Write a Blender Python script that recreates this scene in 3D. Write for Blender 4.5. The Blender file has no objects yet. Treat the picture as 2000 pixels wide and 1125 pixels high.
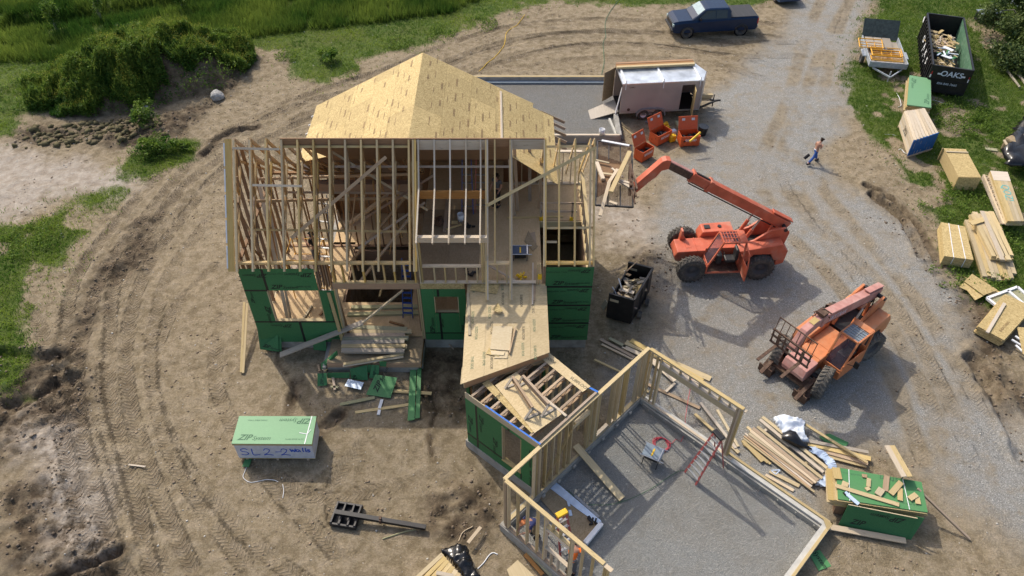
import bpy, math, random
import numpy as np
from mathutils import Vector, Matrix
random.seed(7); RNG = np.random.default_rng(7)
scene = bpy.context.scene
COL = scene.collection
R = math.radians
# ------------------------------------------------------------------ camera
CAM_H, PITCH, FPX = 25.5, R(44.6), 1525.0
cam_data = bpy.data.cameras.new('camera'); cam = bpy.data.objects.new('camera', cam_data); COL.objects.link(cam)
cam.location = (0, 0, CAM_H); cam.rotation_euler = (R(90) - PITCH, 0, 0)
cam_data.sensor_width = 36.0; cam_data.lens = 36.0 * FPX / 2000.0
cam_data.clip_start = 0.5; cam_data.clip_end = 8000
scene.camera = cam
# ------------------------------------------------------------------ sky and sun
SUN_EL, SUN_AZ = R(45), R(125)              # azimuth measured from +x towards +y
world = bpy.data.worlds.new('World'); scene.world = world; world.use_nodes = True
wn = world.node_tree.nodes; wl = world.node_tree.links
sky = wn.new('ShaderNodeTexSky'); sky.sky_type = 'NISHITA'; sky.sun_disc = False
sky.sun_elevation = SUN_EL; sky.sun_rotation = R(90) - SUN_AZ
sky.air_density = 1.0; sky.dust_density = 4.0
wl.new(sky.outputs[0], wn['Background'].inputs[0]); wn['Background'].inputs[1].default_value = 0.15
sun_data = bpy.data.lights.new('sun', 'SUN'); sun = bpy.data.objects.new('sun', sun_data); COL.objects.link(sun)
sun_data.energy = 2.6; sun_data.angle = R(0.7); sun_data.color = (1.0, 0.92, 0.79)
sdir = Vector((math.cos(SUN_EL)*math.cos(SUN_AZ), math.cos(SUN_EL)*math.sin(SUN_AZ), math.sin(SUN_EL)))
sun.rotation_euler = sdir.to_track_quat('Z', 'Y').to_euler(); sun.location = sdir*60
scene.view_settings.view_transform = 'Standard'; scene.view_settings.look = 'None'
scene.view_settings.exposure = 0.3; scene.view_settings.gamma = 1.0
scene.cycles.max_bounces = 6
# ------------------------------------------------------------------ surveying helpers
_s, _c = math.sin(PITCH), math.cos(PITCH)
def _ray(u, v):
    a = (562.0 - v)/FPX
    return Vector(((u-1000.0)/FPX, _c + a*_s, -_s + a*_c))
def G(u, v, z=0.0):
    d = _ray(u, v); t = (z-CAM_H)/d.z; return Vector((d.x*t, d.y*t, z))
def AtY(u, v, Y):
    d = _ray(u, v); t = Y/d.y; return Vector((d.x*t, Y, CAM_H + d.z*t))
def OnPl(u, v, p, n):
    d = _ray(u, v); o = Vector((0, 0, CAM_H)); p = Vector(p); n = Vector(n)
    t = (p-o).dot(n)/d.dot(n); return o + d*t
V = Vector
# ------------------------------------------------------------------ mesh builder
BASE = {}                                   # things whose parts are written in world coordinates -> the thing's base
def attach(o, parent):
    if parent is None: return
    o.parent = parent
    if parent.name in BASE: o.matrix_parent_inverse = Matrix.Translation(-BASE[parent.name])
class MB:
    def __init__(s): s.starts = []; s.v = []; s.f = []; s.loc = []; s.rnd = []; s.smooth = []
    def add(s, vs, fs, locs=None, rnd=None, smooth=False):
        b = len(s.v); s.starts.append(b); s.v += [tuple(x) for x in vs]
        if locs is None: locs = vs
        s.loc += [tuple(x) for x in locs]
        r = random.random() if rnd is None else rnd
        for q in fs: s.f.append([b+i for i in q]); s.rnd.append(r); s.smooth.append(smooth)
        return s
    def hexa(s, b4, t4, locs=None, rnd=None):
        fs = [(3,2,1,0), (4,5,6,7), (0,1,5,4), (1,2,6,5), (2,3,7,6), (3,0,4,7)]
        vs = list(b4)+list(t4)
        if locs is None:
            L = (V(b4[1])-V(b4[0])).length; W = (V(b4[3])-V(b4[0])).length; H = (V(t4[0])-V(b4[0])).length
            o = V((random.uniform(0, 50), random.uniform(0, 50), random.uniform(0, 50)))
            if W > L: locs = [o+V(x) for x in ((0,0,0),(0,L,0),(W,L,0),(W,0,0),(0,0,H),(0,L,H),(W,L,H),(W,0,H))]
            else: locs = [o+V(x) for x in ((0,0,0),(L,0,0),(L,W,0),(0,W,0),(0,0,H),(L,0,H),(L,W,H),(0,W,H))]
        return s.add(vs, fs, locs, rnd)
    def beam(s, p, q, w=.089, t=.038, up=(0, 0, 1), rnd=None):
        p, q, up = V(p), V(q), V(up); a = (q-p)
        if a.length < 1e-6: return s
        L = a.length; a = a/L
        if abs(a.dot(up)) > .985: up = V((0, 1, 0)) if abs(a.y) < .9 else V((1, 0, 0))
        sd = a.cross(up).normalized(); u = sd.cross(a).normalized()
        o = V((random.uniform(0, 50), random.uniform(0, 50), random.uniform(0, 50)))
        vs, lc = [], []
        for (i, j) in ((-1,-1), (1,-1), (1,1), (-1,1)):
            vs.append(p + sd*(w/2*i) + u*(t/2*j)); lc.append(o+V((0, w/2*i, t/2*j)))
        for (i, j) in ((-1,-1), (1,-1), (1,1), (-1,1)):
            vs.append(q + sd*(w/2*i) + u*(t/2*j)); lc.append(o+V((L, w/2*i, t/2*j)))
        return s.add(vs, [(0,3,2,1)[::-1], (4,7,6,5)[::-1], (0,4,5,1)[::-1], (1,5,6,2)[::-1], (2,6,7,3)[::-1], (3,7,4,0)[::-1]], lc, rnd)
    def box(s, c, d, rz=0.0, rnd=None):
        c = V(c); x = V((math.cos(rz), math.sin(rz), 0))*(d[0]/2); y = V((-math.sin(rz), math.cos(rz), 0))*(d[1]/2); z = V((0, 0, d[2]/2))
        return s.hexa([c-x-y-z, c+x-y-z, c+x+y-z, c-x+y-z], [c-x-y+z, c+x-y+z, c+x+y+z, c-x+y+z], None, rnd)
    def b2(s, x0, x1, y0, y1, z0, z1, rnd=None):
        return s.box(((x0+x1)/2, (y0+y1)/2, (z0+z1)/2), (abs(x1-x0), abs(y1-y0), abs(z1-z0)), 0, rnd)
    def slab(s, pts, th, n=None, rnd=None):
        """panel: top polygon pts, thickness th away from n (default the polygon's own up side)"""
        pts = [V(p) for p in pts]
        nn = V((0, 0, 0))
        for i in range(len(pts)): nn += (pts[i]-pts[0]).cross(pts[(i+1) % len(pts)]-pts[0])
        nn.normalize()
        if n is not None and nn.dot(V(n)) < 0: pts = pts[::-1]; nn = -nn
        elif n is None and nn.z < 0: pts = pts[::-1]; nn = -nn
        ax = (pts[1]-pts[0]).normalized(); ay = nn.cross(ax); o = V((random.uniform(0, 50), random.uniform(0, 50), 0))
        k = len(pts); lo = [p-nn*th for p in pts]
        lc = [o+V(((p-pts[0]).dot(ax), (p-pts[0]).dot(ay), 0)) for p in pts]
        fs = [tuple(range(k)), tuple(range(2*k-1, k-1, -1))] + [(i, k+i, k+(i+1) % k, (i+1) % k) for i in range(k)]
        return s.add(pts+lo, fs, lc+[l+V((0, 0, th)) for l in lc], rnd)
    def prism(s, pts, ext, rnd=None):
        pts = [V(p) for p in pts]; e = V(ext); k = len(pts)
        nn = V((0, 0, 0))
        for i in range(k): nn += (pts[i]-pts[0]).cross(pts[(i+1) % k]-pts[0])
        if nn.dot(e) > 0: pts = pts[::-1]
        q = [p+e for p in pts]
        return s.add(pts+q, [tuple(range(k)), tuple(range(2*k-1, k-1, -1))] + [(i, k+i, k+(i+1) % k, (i+1) % k) for i in range(k)], None, rnd)
    def cyl(s, p, q, r, n=14, r2=None, cap=True, rnd=None):
        p, q = V(p), V(q); a = (q-p).normalized(); r2 = r if r2 is None else r2
        e = V((0, 0, 1)) if abs(a.z) < .9 else V((1, 0, 0))
        x = a.cross(e).normalized(); y = a.cross(x)
        c = [(math.cos(2*math.pi*i/n), math.sin(2*math.pi*i/n)) for i in range(n)]
        vs = [p+x*(r*i)+y*(r*j) for i, j in c]+[q+x*(r2*i)+y*(r2*j) for i, j in c]
        s.add(vs, [(i, (i+1) % n, n+(i+1) % n, n+i) for i in range(n)], None, rnd, True)
        if cap: s.add(vs, [tuple(range(n))[::-1], tuple(range(n, 2*n))], None, rnd)
        return s
    def tube(s, pts, r, n=6, rnd=None):
        pts = [V(p) for p in pts]; rings = []
        for i, p in enumerate(pts):
            a = (pts[min(i+1, len(pts)-1)]-pts[max(i-1, 0)]).normalized()
            e = V((0, 0, 1)) if abs(a.z) < .9 else V((1, 0, 0))
            x = a.cross(e).normalized(); y = a.cross(x)
            rings += [p+x*(r*math.cos(2*math.pi*k/n))+y*(r*math.sin(2*math.pi*k/n)) for k in range(n)]
        fs = [(i*n+k, i*n+(k+1) % n, (i+1)*n+(k+1) % n, (i+1)*n+k) for i in range(len(pts)-1) for k in range(n)]
        return s.add(rings, fs, None, rnd, True)
    def lathe(s, prof, o, ax, n=28, rnd=None):
        """profile [(radius, along)] turned about the axis ax through o"""
        o, a = V(o), V(ax).normalized(); e = V((0, 0, 1)) if abs(a.z) < .9 else V((1, 0, 0))
        x = a.cross(e).normalized(); y = a.cross(x); vs = []
        for (r, h) in prof:
            vs += [o+a*h+x*(r*math.cos(2*math.pi*k/n))+y*(r*math.sin(2*math.pi*k/n)) for k in range(n)]
        m = len(prof)
        return s.add(vs, [(i*n+k, i*n+(k+1) % n, (i+1)*n+(k+1) % n, (i+1)*n+k) for i in range(m-1) for k in range(n)], None, rnd, True)
    def xf(s, M):
        s.v = [tuple(M @ V(p)) for p in s.v]; return s
    def build_each(s, name, mat, parent=None):
        'each box or beam added becomes an object of its own'
        st = s.starts+[len(s.v)]; k = 0; out = []
        for a, b in zip(st[:-1], st[1:]):
            m = MB(); m.v = s.v[a:b]; m.loc = s.loc[a:b]
            while k < len(s.f) and s.f[k][0] < b: m.f.append([i-a for i in s.f[k]]); m.rnd.append(s.rnd[k]); m.smooth.append(s.smooth[k]); k += 1
            out.append(m.build(name, mat, parent))
        return out
    def mesh(s, name):
        me = bpy.data.meshes.new(name); me.from_pydata(s.v, [], s.f); 
        a = me.attributes.new('loc', 'FLOAT_VECTOR', 'POINT'); a.data.foreach_set('vector', np.array(s.loc, dtype=np.float32).ravel())
        a = me.attributes.new('rnd', 'FLOAT', 'FACE'); a.data.foreach_set('value', np.array(s.rnd, dtype=np.float32))
        me.polygons.foreach_set('use_smooth', s.smooth); me.update(); return me
    def build(s, name, mat, parent=None, bevel=0.0):
        me = s.mesh(name); me.materials.append(M[mat] if isinstance(mat, str) else mat)
        o = bpy.data.objects.new(name, me); COL.objects.link(o)
        attach(o, parent)
        if bevel:
            b = o.modifiers.new('bevel', 'BEVEL'); b.width = bevel; b.segments = 2; b.limit_method = 'ANGLE'; b.angle_limit = R(40)
        return o
def tag(o, label, cat, group=None, kind=None):
    if label: o['label'] = label
    if cat: o['category'] = cat
    if group: o['group'] = group
    if kind: o['kind'] = kind
    return o
def thing(name, label, cat, loc=(0, 0, 0), rz=0.0, group=None):
    o = bpy.data.objects.new(name, None); COL.objects.link(o); o.location = loc; o.rotation_euler = (0, 0, rz)
    o.empty_display_size = .2
    return tag(o, label, cat, group)
def wthing(name, label, cat, loc, group=None):
    '''a thing whose parts are given in world coordinates'''
    o = thing(name, label, cat, loc, 0, group); BASE[o.name] = V(loc); return o
def copy_tree(o, parent=None):
    c = o.copy(); COL.objects.link(c)
    if parent is not None: c.parent = parent
    for ch in list(o.children): copy_tree(ch, c)
    return c
# lettering -----------------------------------------------------------
_fonts = {}
def letters(name, text, size, mat, parent, pos, xdir, ydir, shear=0.0, bold=0.0, align='CENTER', lift=.004):
    key = (text, shear, bold, align)
    if key not in _fonts:
        cu = bpy.data.curves.new('lettering', 'FONT'); cu.body = text; cu.size = 1.0; cu.shear = shear; cu.offset = bold
        cu.align_x = align; cu.align_y = 'CENTER'; cu.resolution_u = 3
        t = bpy.data.objects.new('lettering', cu); COL.objects.link(t)
        dg = bpy.context.evaluated_depsgraph_get(); me = bpy.data.meshes.new_from_object(t.evaluated_get(dg))
        bpy.data.objects.remove(t); me.name = 'lettering'; _fonts[key] = me
    me0 = _fonts[key]; mk = key+(mat,)
    if mk not in _fonts:
        me = me0.copy(); me.materials.clear(); me.materials.append(M[mat]); _fonts[mk] = me
    o = bpy.data.objects.new(name, _fonts[mk]); COL.objects.link(o)
    x = V(xdir).normalized(); z = x.cross(V(ydir)).normalized(); y = z.cross(x)
    p = V(pos)+z*lift
    o.matrix_basis = Matrix(((x.x*size, y.x*size, z.x, p.x), (x.y*size, y.y*size, z.y, p.y), (x.z*size, y.z*size, z.z, p.z), (0, 0, 0, 1)))
    attach(o, parent)
    return o
def zip_stamp(parent, pos, xdir, ydir, k=1.0, mat='stamp_black', small=True):
    """the sheet maker's mark: big slanted ZIP with a smaller System, plus the fine print lines"""
    x = V(xdir).normalized(); y = V(ydir).normalized(); p = V(pos)
    letters('printed_lettering', 'ZIP', .36*k, mat, parent, p-x*.24*k, x, y, .35, .022)
    letters('printed_lettering', 'System', .25*k, mat, parent, p+x*.42*k-y*.03*k, x, y, .35, .004)
# ------------------------------------------------------------------ materials
M = {}
def nodes(name):
    m = bpy.data.materials.new(name); m.use_nodes = True; M[name] = m
    return m.node_tree.nodes, m.node_tree.links, m.node_tree.nodes['Principled BSDF']
def rgb(r, g, b):
    f = lambda c: (c/255/12.92) if c <= 10 else ((c/255+.055)/1.055)**2.4
    return (f(r), f(g), f(b), 1)
def plain(name, col, rough=.6, metal=0.0, var=.12, scale=6.0, dirt=None, spec=.5):
    n, l, b = nodes(name)
    tc = n.new('ShaderNodeTexCoord'); no = n.new('ShaderNodeTexNoise'); no.inputs['Scale'].default_value = scale; no.inputs['Detail'].default_value = 6
    l.new(tc.outputs['Object'], no.inputs['Vector'])
    mp = n.new('ShaderNodeMapRange'); mp.inputs[1].default_value = .3; mp.inputs[2].default_value = .7; mp.inputs[3].default_value = 1-var; mp.inputs[4].default_value = 1+var
    l.new(no.outputs['Fac'], mp.inputs[0])
    mx = n.new('ShaderNodeVectorMath'); mx.operation = 'SCALE'; mx.inputs[0].default_value = col[:3]; l.new(mp.outputs[0], mx.inputs['Scale'])
    out = mx.outputs[0]
    if dirt:
        n2 = n.new('ShaderNodeTexNoise'); n2.inputs['Scale'].default_value = scale*.5; n2.inputs['Detail'].default_value = 8; n2.inputs['Roughness'].default_value = .7
        l.new(tc.outputs['Object'], n2.inputs['Vector'])
        r2 = n.new('ShaderNodeMapRange'); r2.inputs[1].default_value = .5; r2.inputs[2].default_value = .68; r2.inputs[4].default_value = dirt[1]; l.new(n2.outputs['Fac'], r2.inputs[0])
        mm = n.new('ShaderNodeMix'); mm.data_type = 'RGBA'; l.new(r2.outputs[0], mm.inputs['Factor']); l.new(out, mm.inputs['A']); mm.inputs['B'].default_value = dirt[0]; out = mm.outputs['Result']
    l.new(out, b.inputs['Base Color']); b.inputs['Roughness'].default_value = rough; b.inputs['Metallic'].default_value = metal
    b.inputs['Specular IOR Level'].default_value = spec
    return M[name]
def wood(name, c1, c2, rough=.72, grain=1.0, rv=.22, spec=.25):
    n, l, b = nodes(name)
    at = n.new('ShaderNodeAttribute'); at.attribute_name = 'loc'
    mp = n.new('ShaderNodeMapping'); mp.inputs['Scale'].default_value = (1.2, 22, 22); l.new(at.outputs['Vector'], mp.inputs['Vector'])
    no = n.new('ShaderNodeTexNoise'); no.inputs['Scale'].default_value = 1.6; no.inputs['Detail'].default_value = 5; no.inputs['Distortion'].default_value = .6
    l.new(mp.outputs[0], no.inputs['Vector'])
    rp = n.new('ShaderNodeMapRange'); rp.inputs[1].default_value = .3; rp.inputs[2].default_value = .72; l.new(no.outputs['Fac'], rp.inputs[0])
    mx = n.new('ShaderNodeMix'); mx.data_type = 'RGBA'; mx.inputs['A'].default_value = c1; mx.inputs['B'].default_value = c2
    l.new(rp.outputs[0], mx.inputs['Factor'])
    # knots and weather stains
    m2 = n.new('ShaderNodeMapping'); m2.inputs['Scale'].default_value = (1.7, 9, 9); l.new(at.outputs['Vector'], m2.inputs['Vector'])
    vo = n.new('ShaderNodeTexVoronoi'); vo.inputs['Scale'].default_value = 1.3; l.new(m2.outputs[0], vo.inputs['Vector'])
    kr = n.new('ShaderNodeMapRange'); kr.inputs[1].default_value = .06; kr.inputs[2].default_value = .16; kr.inputs[3].default_value = .55; kr.inputs[4].default_value = 1; l.new(vo.outputs['Distance'], kr.inputs[0])
    ra = n.new('ShaderNodeAttribute'); ra.attribute_name = 'rnd'
    oi = n.new('ShaderNodeObjectInfo')
    ad = n.new('ShaderNodeMath'); ad.operation = 'ADD'; l.new(ra.outputs['Fac'], ad.inputs[0]); l.new(oi.outputs['Random'], ad.inputs[1])
    rr = n.new('ShaderNodeMapRange'); rr.inputs[1].default_value = 0; rr.inputs[2].default_value = 2; rr.inputs[3].default_value = 1-rv*1.3; rr.inputs[4].default_value = 1+rv; l.new(ad.outputs[0], rr.inputs[0])
    mu = n.new('ShaderNodeMath'); mu.operation = 'MULTIPLY'; l.new(rr.outputs[0], mu.inputs[0]); l.new(kr.outputs[0], mu.inputs[1])
    sc = n.new('ShaderNodeVectorMath'); sc.operation = 'SCALE'; l.new(mx.outputs['Result'], sc.inputs[0]); l.new(mu.outputs[0], sc.inputs['Scale'])
    hs = n.new('ShaderNodeHueSaturation'); l.new(sc.outputs[0], hs.inputs['Color'])
    fr = n.new('ShaderNodeMath'); fr.operation = 'FRACT'; m7 = n.new('ShaderNodeMath'); m7.operation = 'MULTIPLY'; m7.inputs[1].default_value = 7.3
    l.new(ad.outputs[0], m7.inputs[0]); l.new(m7.outputs[0], fr.inputs[0])
    hr = n.new('ShaderNodeMapRange'); hr.inputs[3].default_value = .72; hr.inputs[4].default_value = 1.12; l.new(fr.outputs[0], hr.inputs[0]); l.new(hr.outputs[0], hs.inputs['Saturation'])
    l.new(hs.outputs[0], b.inputs['Base Color']); b.inputs['Roughness'].default_value = rough; b.inputs['Specular IOR Level'].default_value = spec
def osb(name, c1, c2, c3, scale=1.0, rough=.75):
    n, l, b = nodes(name)
    at = n.new('ShaderNodeAttribute'); at.attribute_name = 'loc'
    vo = n.new('ShaderNodeTexVoronoi'); vo.inputs['Scale'].default_value = 17*scale
    mp = n.new('ShaderNodeMapping'); mp.inputs['Scale'].default_value = (1, 1.8, 1); l.new(at.outputs['Vector'], mp.inputs['Vector'])
    l.new(mp.outputs[0], vo.inputs['Vector'])
    sp = n.new('ShaderNodeSeparateColor'); l.new(vo.outputs['Color'], sp.inputs[0])
    mx = n.new('ShaderNodeMix'); mx.data_type = 'RGBA'; mx.inputs['A'].default_value = c1; mx.inputs['B'].default_value = c2
    l.new(sp.outputs[0], mx.inputs['Factor'])
    no = n.new('ShaderNodeTexNoise'); no.inputs['Scale'].default_value = 1.1; no.inputs['Detail'].default_value = 7; l.new(at.outputs['Vector'], no.inputs['Vector'])
    rp = n.new('ShaderNodeMapRange'); rp.inputs[1].default_value = .42; rp.inputs[2].default_value = .75; rp.inputs[4].default_value = .55; l.new(no.outputs['Fac'], rp.inputs[0])
    m2 = n.new('ShaderNodeMix'); m2.data_type = 'RGBA'; l.new(rp.outputs[0], m2.inputs['Factor']); l.new(mx.outputs['Result'], m2.inputs['A']); m2.inputs['B'].default_value = c3
    ra = n.new('ShaderNodeAttribute'); ra.attribute_name = 'rnd'
    rr = n.new('ShaderNodeMapRange'); rr.inputs[3].default_value = .86; rr.inputs[4].default_value = 1.1; l.new(ra.outputs['Fac'], rr.inputs[0])
    sc = n.new('ShaderNodeVectorMath'); sc.operation = 'SCALE'; l.new(m2.outputs['Result'], sc.inputs[0]); l.new(rr.outputs[0], sc.inputs['Scale'])
    l.new(sc.outputs[0], b.inputs['Base Color']); b.inputs['Roughness'].default_value = rough; b.inputs['Specular IOR Level'].default_value = .25
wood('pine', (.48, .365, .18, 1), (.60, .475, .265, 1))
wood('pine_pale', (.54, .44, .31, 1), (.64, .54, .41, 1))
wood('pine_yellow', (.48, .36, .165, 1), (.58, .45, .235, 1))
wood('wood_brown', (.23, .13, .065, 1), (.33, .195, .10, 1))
wood('web_wood_shaded', (.38, .235, .105, 1), (.48, .315, .155, 1))  # pine darkened in colour for shaded rear chords and inner members
wood('pine_shade_gold', (.60, .405, .145, 1), (.72, .515, .225, 1))  # pine coloured more golden to offset blue shade on the house frame
wood('lvl', (.36, .18, .07, 1), (.46, .25, .1, 1))
wood('joist_wood', (.38, .27, .17, 1), (.5, .37, .25, 1))
wood('weathered', (.36, .31, .25, 1), (.47, .42, .35, 1))
wood('treated', (.30, .29, .16, 1), (.38, .36, .2, 1))
osb('osb', (.38, .275, .115, 1), (.64, .50, .245, 1), (.45, .34, .155, 1))
osb('osb_floor', (.52, .405, .23, 1), (.63, .505, .305, 1), (.47, .365, .21, 1), .8)
osb('osb_pink', (.52, .37, .20, 1), (.60, .44, .26, 1), (.43, .31, .17, 1), .8)
osb('osb_pale', (.62, .5, .32, 1), (.68, .57, .38, 1), (.55, .45, .28, 1), .8)
osb('ply_shaded', (.29, .21, .125, 1), (.36, .265, .165, 1), (.21, .155, .09, 1), .8)  # upper floor board, darkened in colour for the shaded loft
osb('osb_dull', (.28, .21, .12, 1), (.4, .31, .2, 1), (.25, .19, .12, 1))
osb('zip_green', (.042, .165, .062, 1), (.058, .205, .08, 1), (.055, .17, .07, 1), 2.0, .6)
osb('zip_sunlit', (.155, .32, .17, 1), (.18, .36, .19, 1), (.17, .33, .18, 1), 2.0, .5)  # same green sheet, with sun glare lightened into the colour
osb('zip_stack', (.075, .23, .085, 1), (.09, .265, .10, 1), (.13, .25, .12, 1), 2.0, .55)
plain('stamp_black', (.012, .02, .014), .7)
plain('stamp_brown', (.25, .165, .075), .8, var=.5, scale=9)
plain('stamp_green', (.05, .14, .07), .7)
plain('seam_tape', (.008, .012, .012), .5)
plain('concrete', (.33, .32, .29), .9, var=.25, scale=3, dirt=((.2, .17, .13, 1), .5))
plain('concrete_pale', (.5, .49, .45), .9, var=.15, scale=3)
plain('orange_paint', (.56, .12, .058), .55, var=.18, scale=2.2, dirt=((.42, .24, .17, 1), .75))
plain('orange_faded', (.52, .25, .21), .6, var=.18, scale=3, dirt=((.5, .36, .31, 1), .7))
plain('orange_bright', (.62, .22, .085), .55, var=.18, scale=3, dirt=((.38, .24, .15, 1), .7))
plain('jobbox_orange', (.58, .09, .02), .5, var=.1, dirt=((.35, .12, .06, 1), .4))
plain('tyre', (.075, .068, .06), .9, var=.3, scale=8, dirt=((.2, .17, .13, 1), .6))
plain('tyre_dust', (.12, .11, .095), .95, var=.3, scale=8, dirt=((.26, .22, .18, 1), .6))
plain('black_metal', (.018, .018, .02), .5, var=.3, dirt=((.07, .05, .04, 1), .4))
plain('black_paint', (.012, .012, .014), .45, var=.2, dirt=((.04, .035, .03, 1), .5))
plain('dark_grey', (.06, .06, .065), .6)
plain('rust', (.10, .055, .035), .8, var=.35, scale=9, dirt=((.2, .15, .1, 1), .5))
plain('steel', (.55, .56, .58), .35, metal=.9)
plain('steel_dull', (.3, .31, .32), .6, metal=.5)
plain('galvanised', (.42, .46, .5), .5, metal=.3, var=.2)
plain('trailer_side', (.40, .345, .31), .4, var=.16, scale=.8, dirt=((.34, .27, .24, 1), .6))
plain('trailer_roof', (.62, .66, .7), .32, metal=.5, var=.3, scale=1.5)
plain('white', (.75, .76, .78), .5, var=.06)
plain('white_foil', (.55, .66, .82), .35, var=.12, metal=.2)
plain('tarp_white', (.68, .74, .82), .45, var=.06)
plain('black_plastic', (.012, .012, .013), .22, var=.2)
plain('bundle_wrap', (.62, .62, .66), .5, var=.12)
plain('blue_wrap', (.01, .09, .3), .5)
plain('blue_ink', (.02, .09, .5), .6)
plain('blue_tape', (.01, .14, .55), .5)
plain('blue_paint', (.015, .07, .30), .45)
plain('teal_ink', (.05, .45, .45), .6)
plain('yellow', (.8, .5, .015), .45)
plain('scaffold_yellow', (.72, .36, .02), .5, dirt=((.3, .16, .03, 1), .4))
plain('red', (.5, .03, .03), .5)
plain('hose_red', (.6, .05, .08), .45)
plain('fibreglass_red', (.42, .1, .09), .5)
plain('saw_blue', (.03, .06, .12), .45)
plain('saw_grey', (.2, .25, .3), .45)
plain('cord_green', (.02, .12, .05), .5)
plain('truck_paint', (.006, .022, .06), .22, var=.05, spec=.35)
plain('truck_side', (.004, .006, .012), .22, var=.05)
plain('bed_cover', (.03, .032, .038), .7)
plain('glass_dark', (.02, .03, .035), .08)
plain('windscreen', (.3, .4, .42), .12)
plain('glass_cab', (.12, .1, .13), .15)
def glaze(name, t):
    n, l = M[name].node_tree.nodes, M[name].node_tree.links; o = n['Material Output']; tr = n.new('ShaderNodeBsdfTransparent'); ms = n.new('ShaderNodeMixShader'); ms.inputs[0].default_value = t
    l.new(n['Principled BSDF'].outputs[0], ms.inputs[1]); l.new(tr.outputs[0], ms.inputs[2]); l.new(ms.outputs[0], o.inputs[0])
glaze('glass_cab', .65)
plain('skin', (.45, .24, .16), .6)
plain('denim', (.025, .09, .34), .8)
plain('cloth_white', (.75, .77, .82), .8)
plain('cloth_black', (.015, .015, .018), .85)
plain('cloth_teal', (.04, .16, .15), .85)
plain('cloth_orange', (.8, .17, .02), .8)
plain('cloth_blue', (.04, .05, .15), .85)
plain('cloth_khaki', (.2, .16, .1), .85)
plain('cloth_grey', (.12, .12, .13), .85)
plain('hair', (.03, .018, .01), .7)
plain('light_red', (.5, .01, .01), .3)
plain('stone', (.38, .37, .35), .9, var=.25)
plain('bark', (.3, .27, .2), .9, var=.3)
plain('carpet_dark', (.07, .09, .08), .9, var=.3)
plain('scrap_paper', (.6, .6, .6), .8)
# ================================================================== GROUND
def vnoise(x, y, cell, seed):
    g = np.random.default_rng(seed).random((257, 257)); u = x/cell; v = y/cell
    i = np.floor(u).astype(int); j = np.floor(v).astype(int); fu = u-i; fv = v-j
    fu = fu*fu*(3-2*fu); fv = fv*fv*(3-2*fv); i &= 255; j &= 255
    return (g[i, j]*(1-fu)+g[i+1, j]*fu)*(1-fv)+(g[i, j+1]*(1-fu)+g[i+1, j+1]*fu)*fv
def fbm(x, y, cell, seed, o=4):
    a, t, s = 1.0, 0, 0
    for k in range(o): s = s+a*vnoise(x, y, cell/2**k, seed+k*17); t += a; a *= .55
    return s/t
def sdist(x, y, poly):
    """signed distance to a polygon, positive inside"""
    d = np.full(x.shape, 1e9); ins = np.zeros(x.shape, bool); n = len(poly)
    for k in range(n):
        x0, y0 = poly[k]; x1, y1 = poly[(k+1) % n]; ex, ey = x1-x0, y1-y0
        t = np.clip(((x-x0)*ex+(y-y0)*ey)/(ex*ex+ey*ey+1e-9), 0, 1)
        d = np.minimum(d, np.hypot(x-x0-t*ex, y-y0-t*ey))
        if abs(ey) > 1e-9: ins ^= ((y0 > y) != (y1 > y)) & (x < ex*(y-y0)/ey+x0)
    return np.where(ins, d, -d)
def W(pts, z=0.0): return [(G(u, v, z).x, G(u, v, z).y) for u, v in pts]
def sstep(a, b, x): t = np.clip((x-a)/(b-a), 0, 1); return t*t*(3-2*t)
def smooth_line(pts, n=8):
    P = [np.array(p, float) for p in pts]; P = [2*P[0]-P[1]]+P+[2*P[-1]-P[-2]]; out = []
    for i in range(1, len(P)-2):
        for k in range(n):
            t = k/n; a, b, c, d = P[i-1], P[i], P[i+1], P[i+2]
            out.append(.5*((2*b)+(-a+c)*t+(2*a-5*b+4*c-d)*t*t+(-a+3*b-3*c+d)*t**3))
    out.append(P[-2]); return out
GRAVEL = W([(1585,-60),(1730,-60),(1668,80),(1650,200),(1612,290),(1650,350),(1720,400),(1790,470),(1850,560),(1885,680),(1900,760),(2100,860),(2200,1130),(1985,1075),(1880,990),(1810,880),(1700,860),(1640,900),(1610,1010),(1560,1040),(1330,1090),(1200,900),(1180,720),(1290,650),(1305,560),(1285,480),(1275,400),(1300,330),(1370,300),(1390,240),(1400,180),(1450,130),(1530,70)])
GRASS = [W([(-300,265),(22,262),(40,235),(150,200),(300,150),(450,95),(560,100),(540,150),(640,165),(700,120),(840,85),(960,35),(1080,2),(1290,12),(1470,12),(1530,-30),(1560,-200),(-400,-200)]),
         W([(1745,-100),(1700,20),(1672,95),(1662,200),(1690,265),(1735,320),(1775,390),(1835,490),(1870,560),(1930,590),(2200,600),(2300,-100)]),
         W([(-300,425),(60,440),(150,378),(235,372),(215,440),(150,520),(90,560),(60,680),(20,760),(-300,800)]),
         W([(230,300),(370,280),(370,310),(280,350),(230,340)])]
PALE = [W([(-300,300),(50,290),(280,330),(230,380),(130,380),(30,430),(-300,430)]), W([(40,850),(160,850),(200,960),(190,1060),(130,1060),(80,960)]), W([(1160,390),(1260,400),(1290,480),(1180,480)])]
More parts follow.
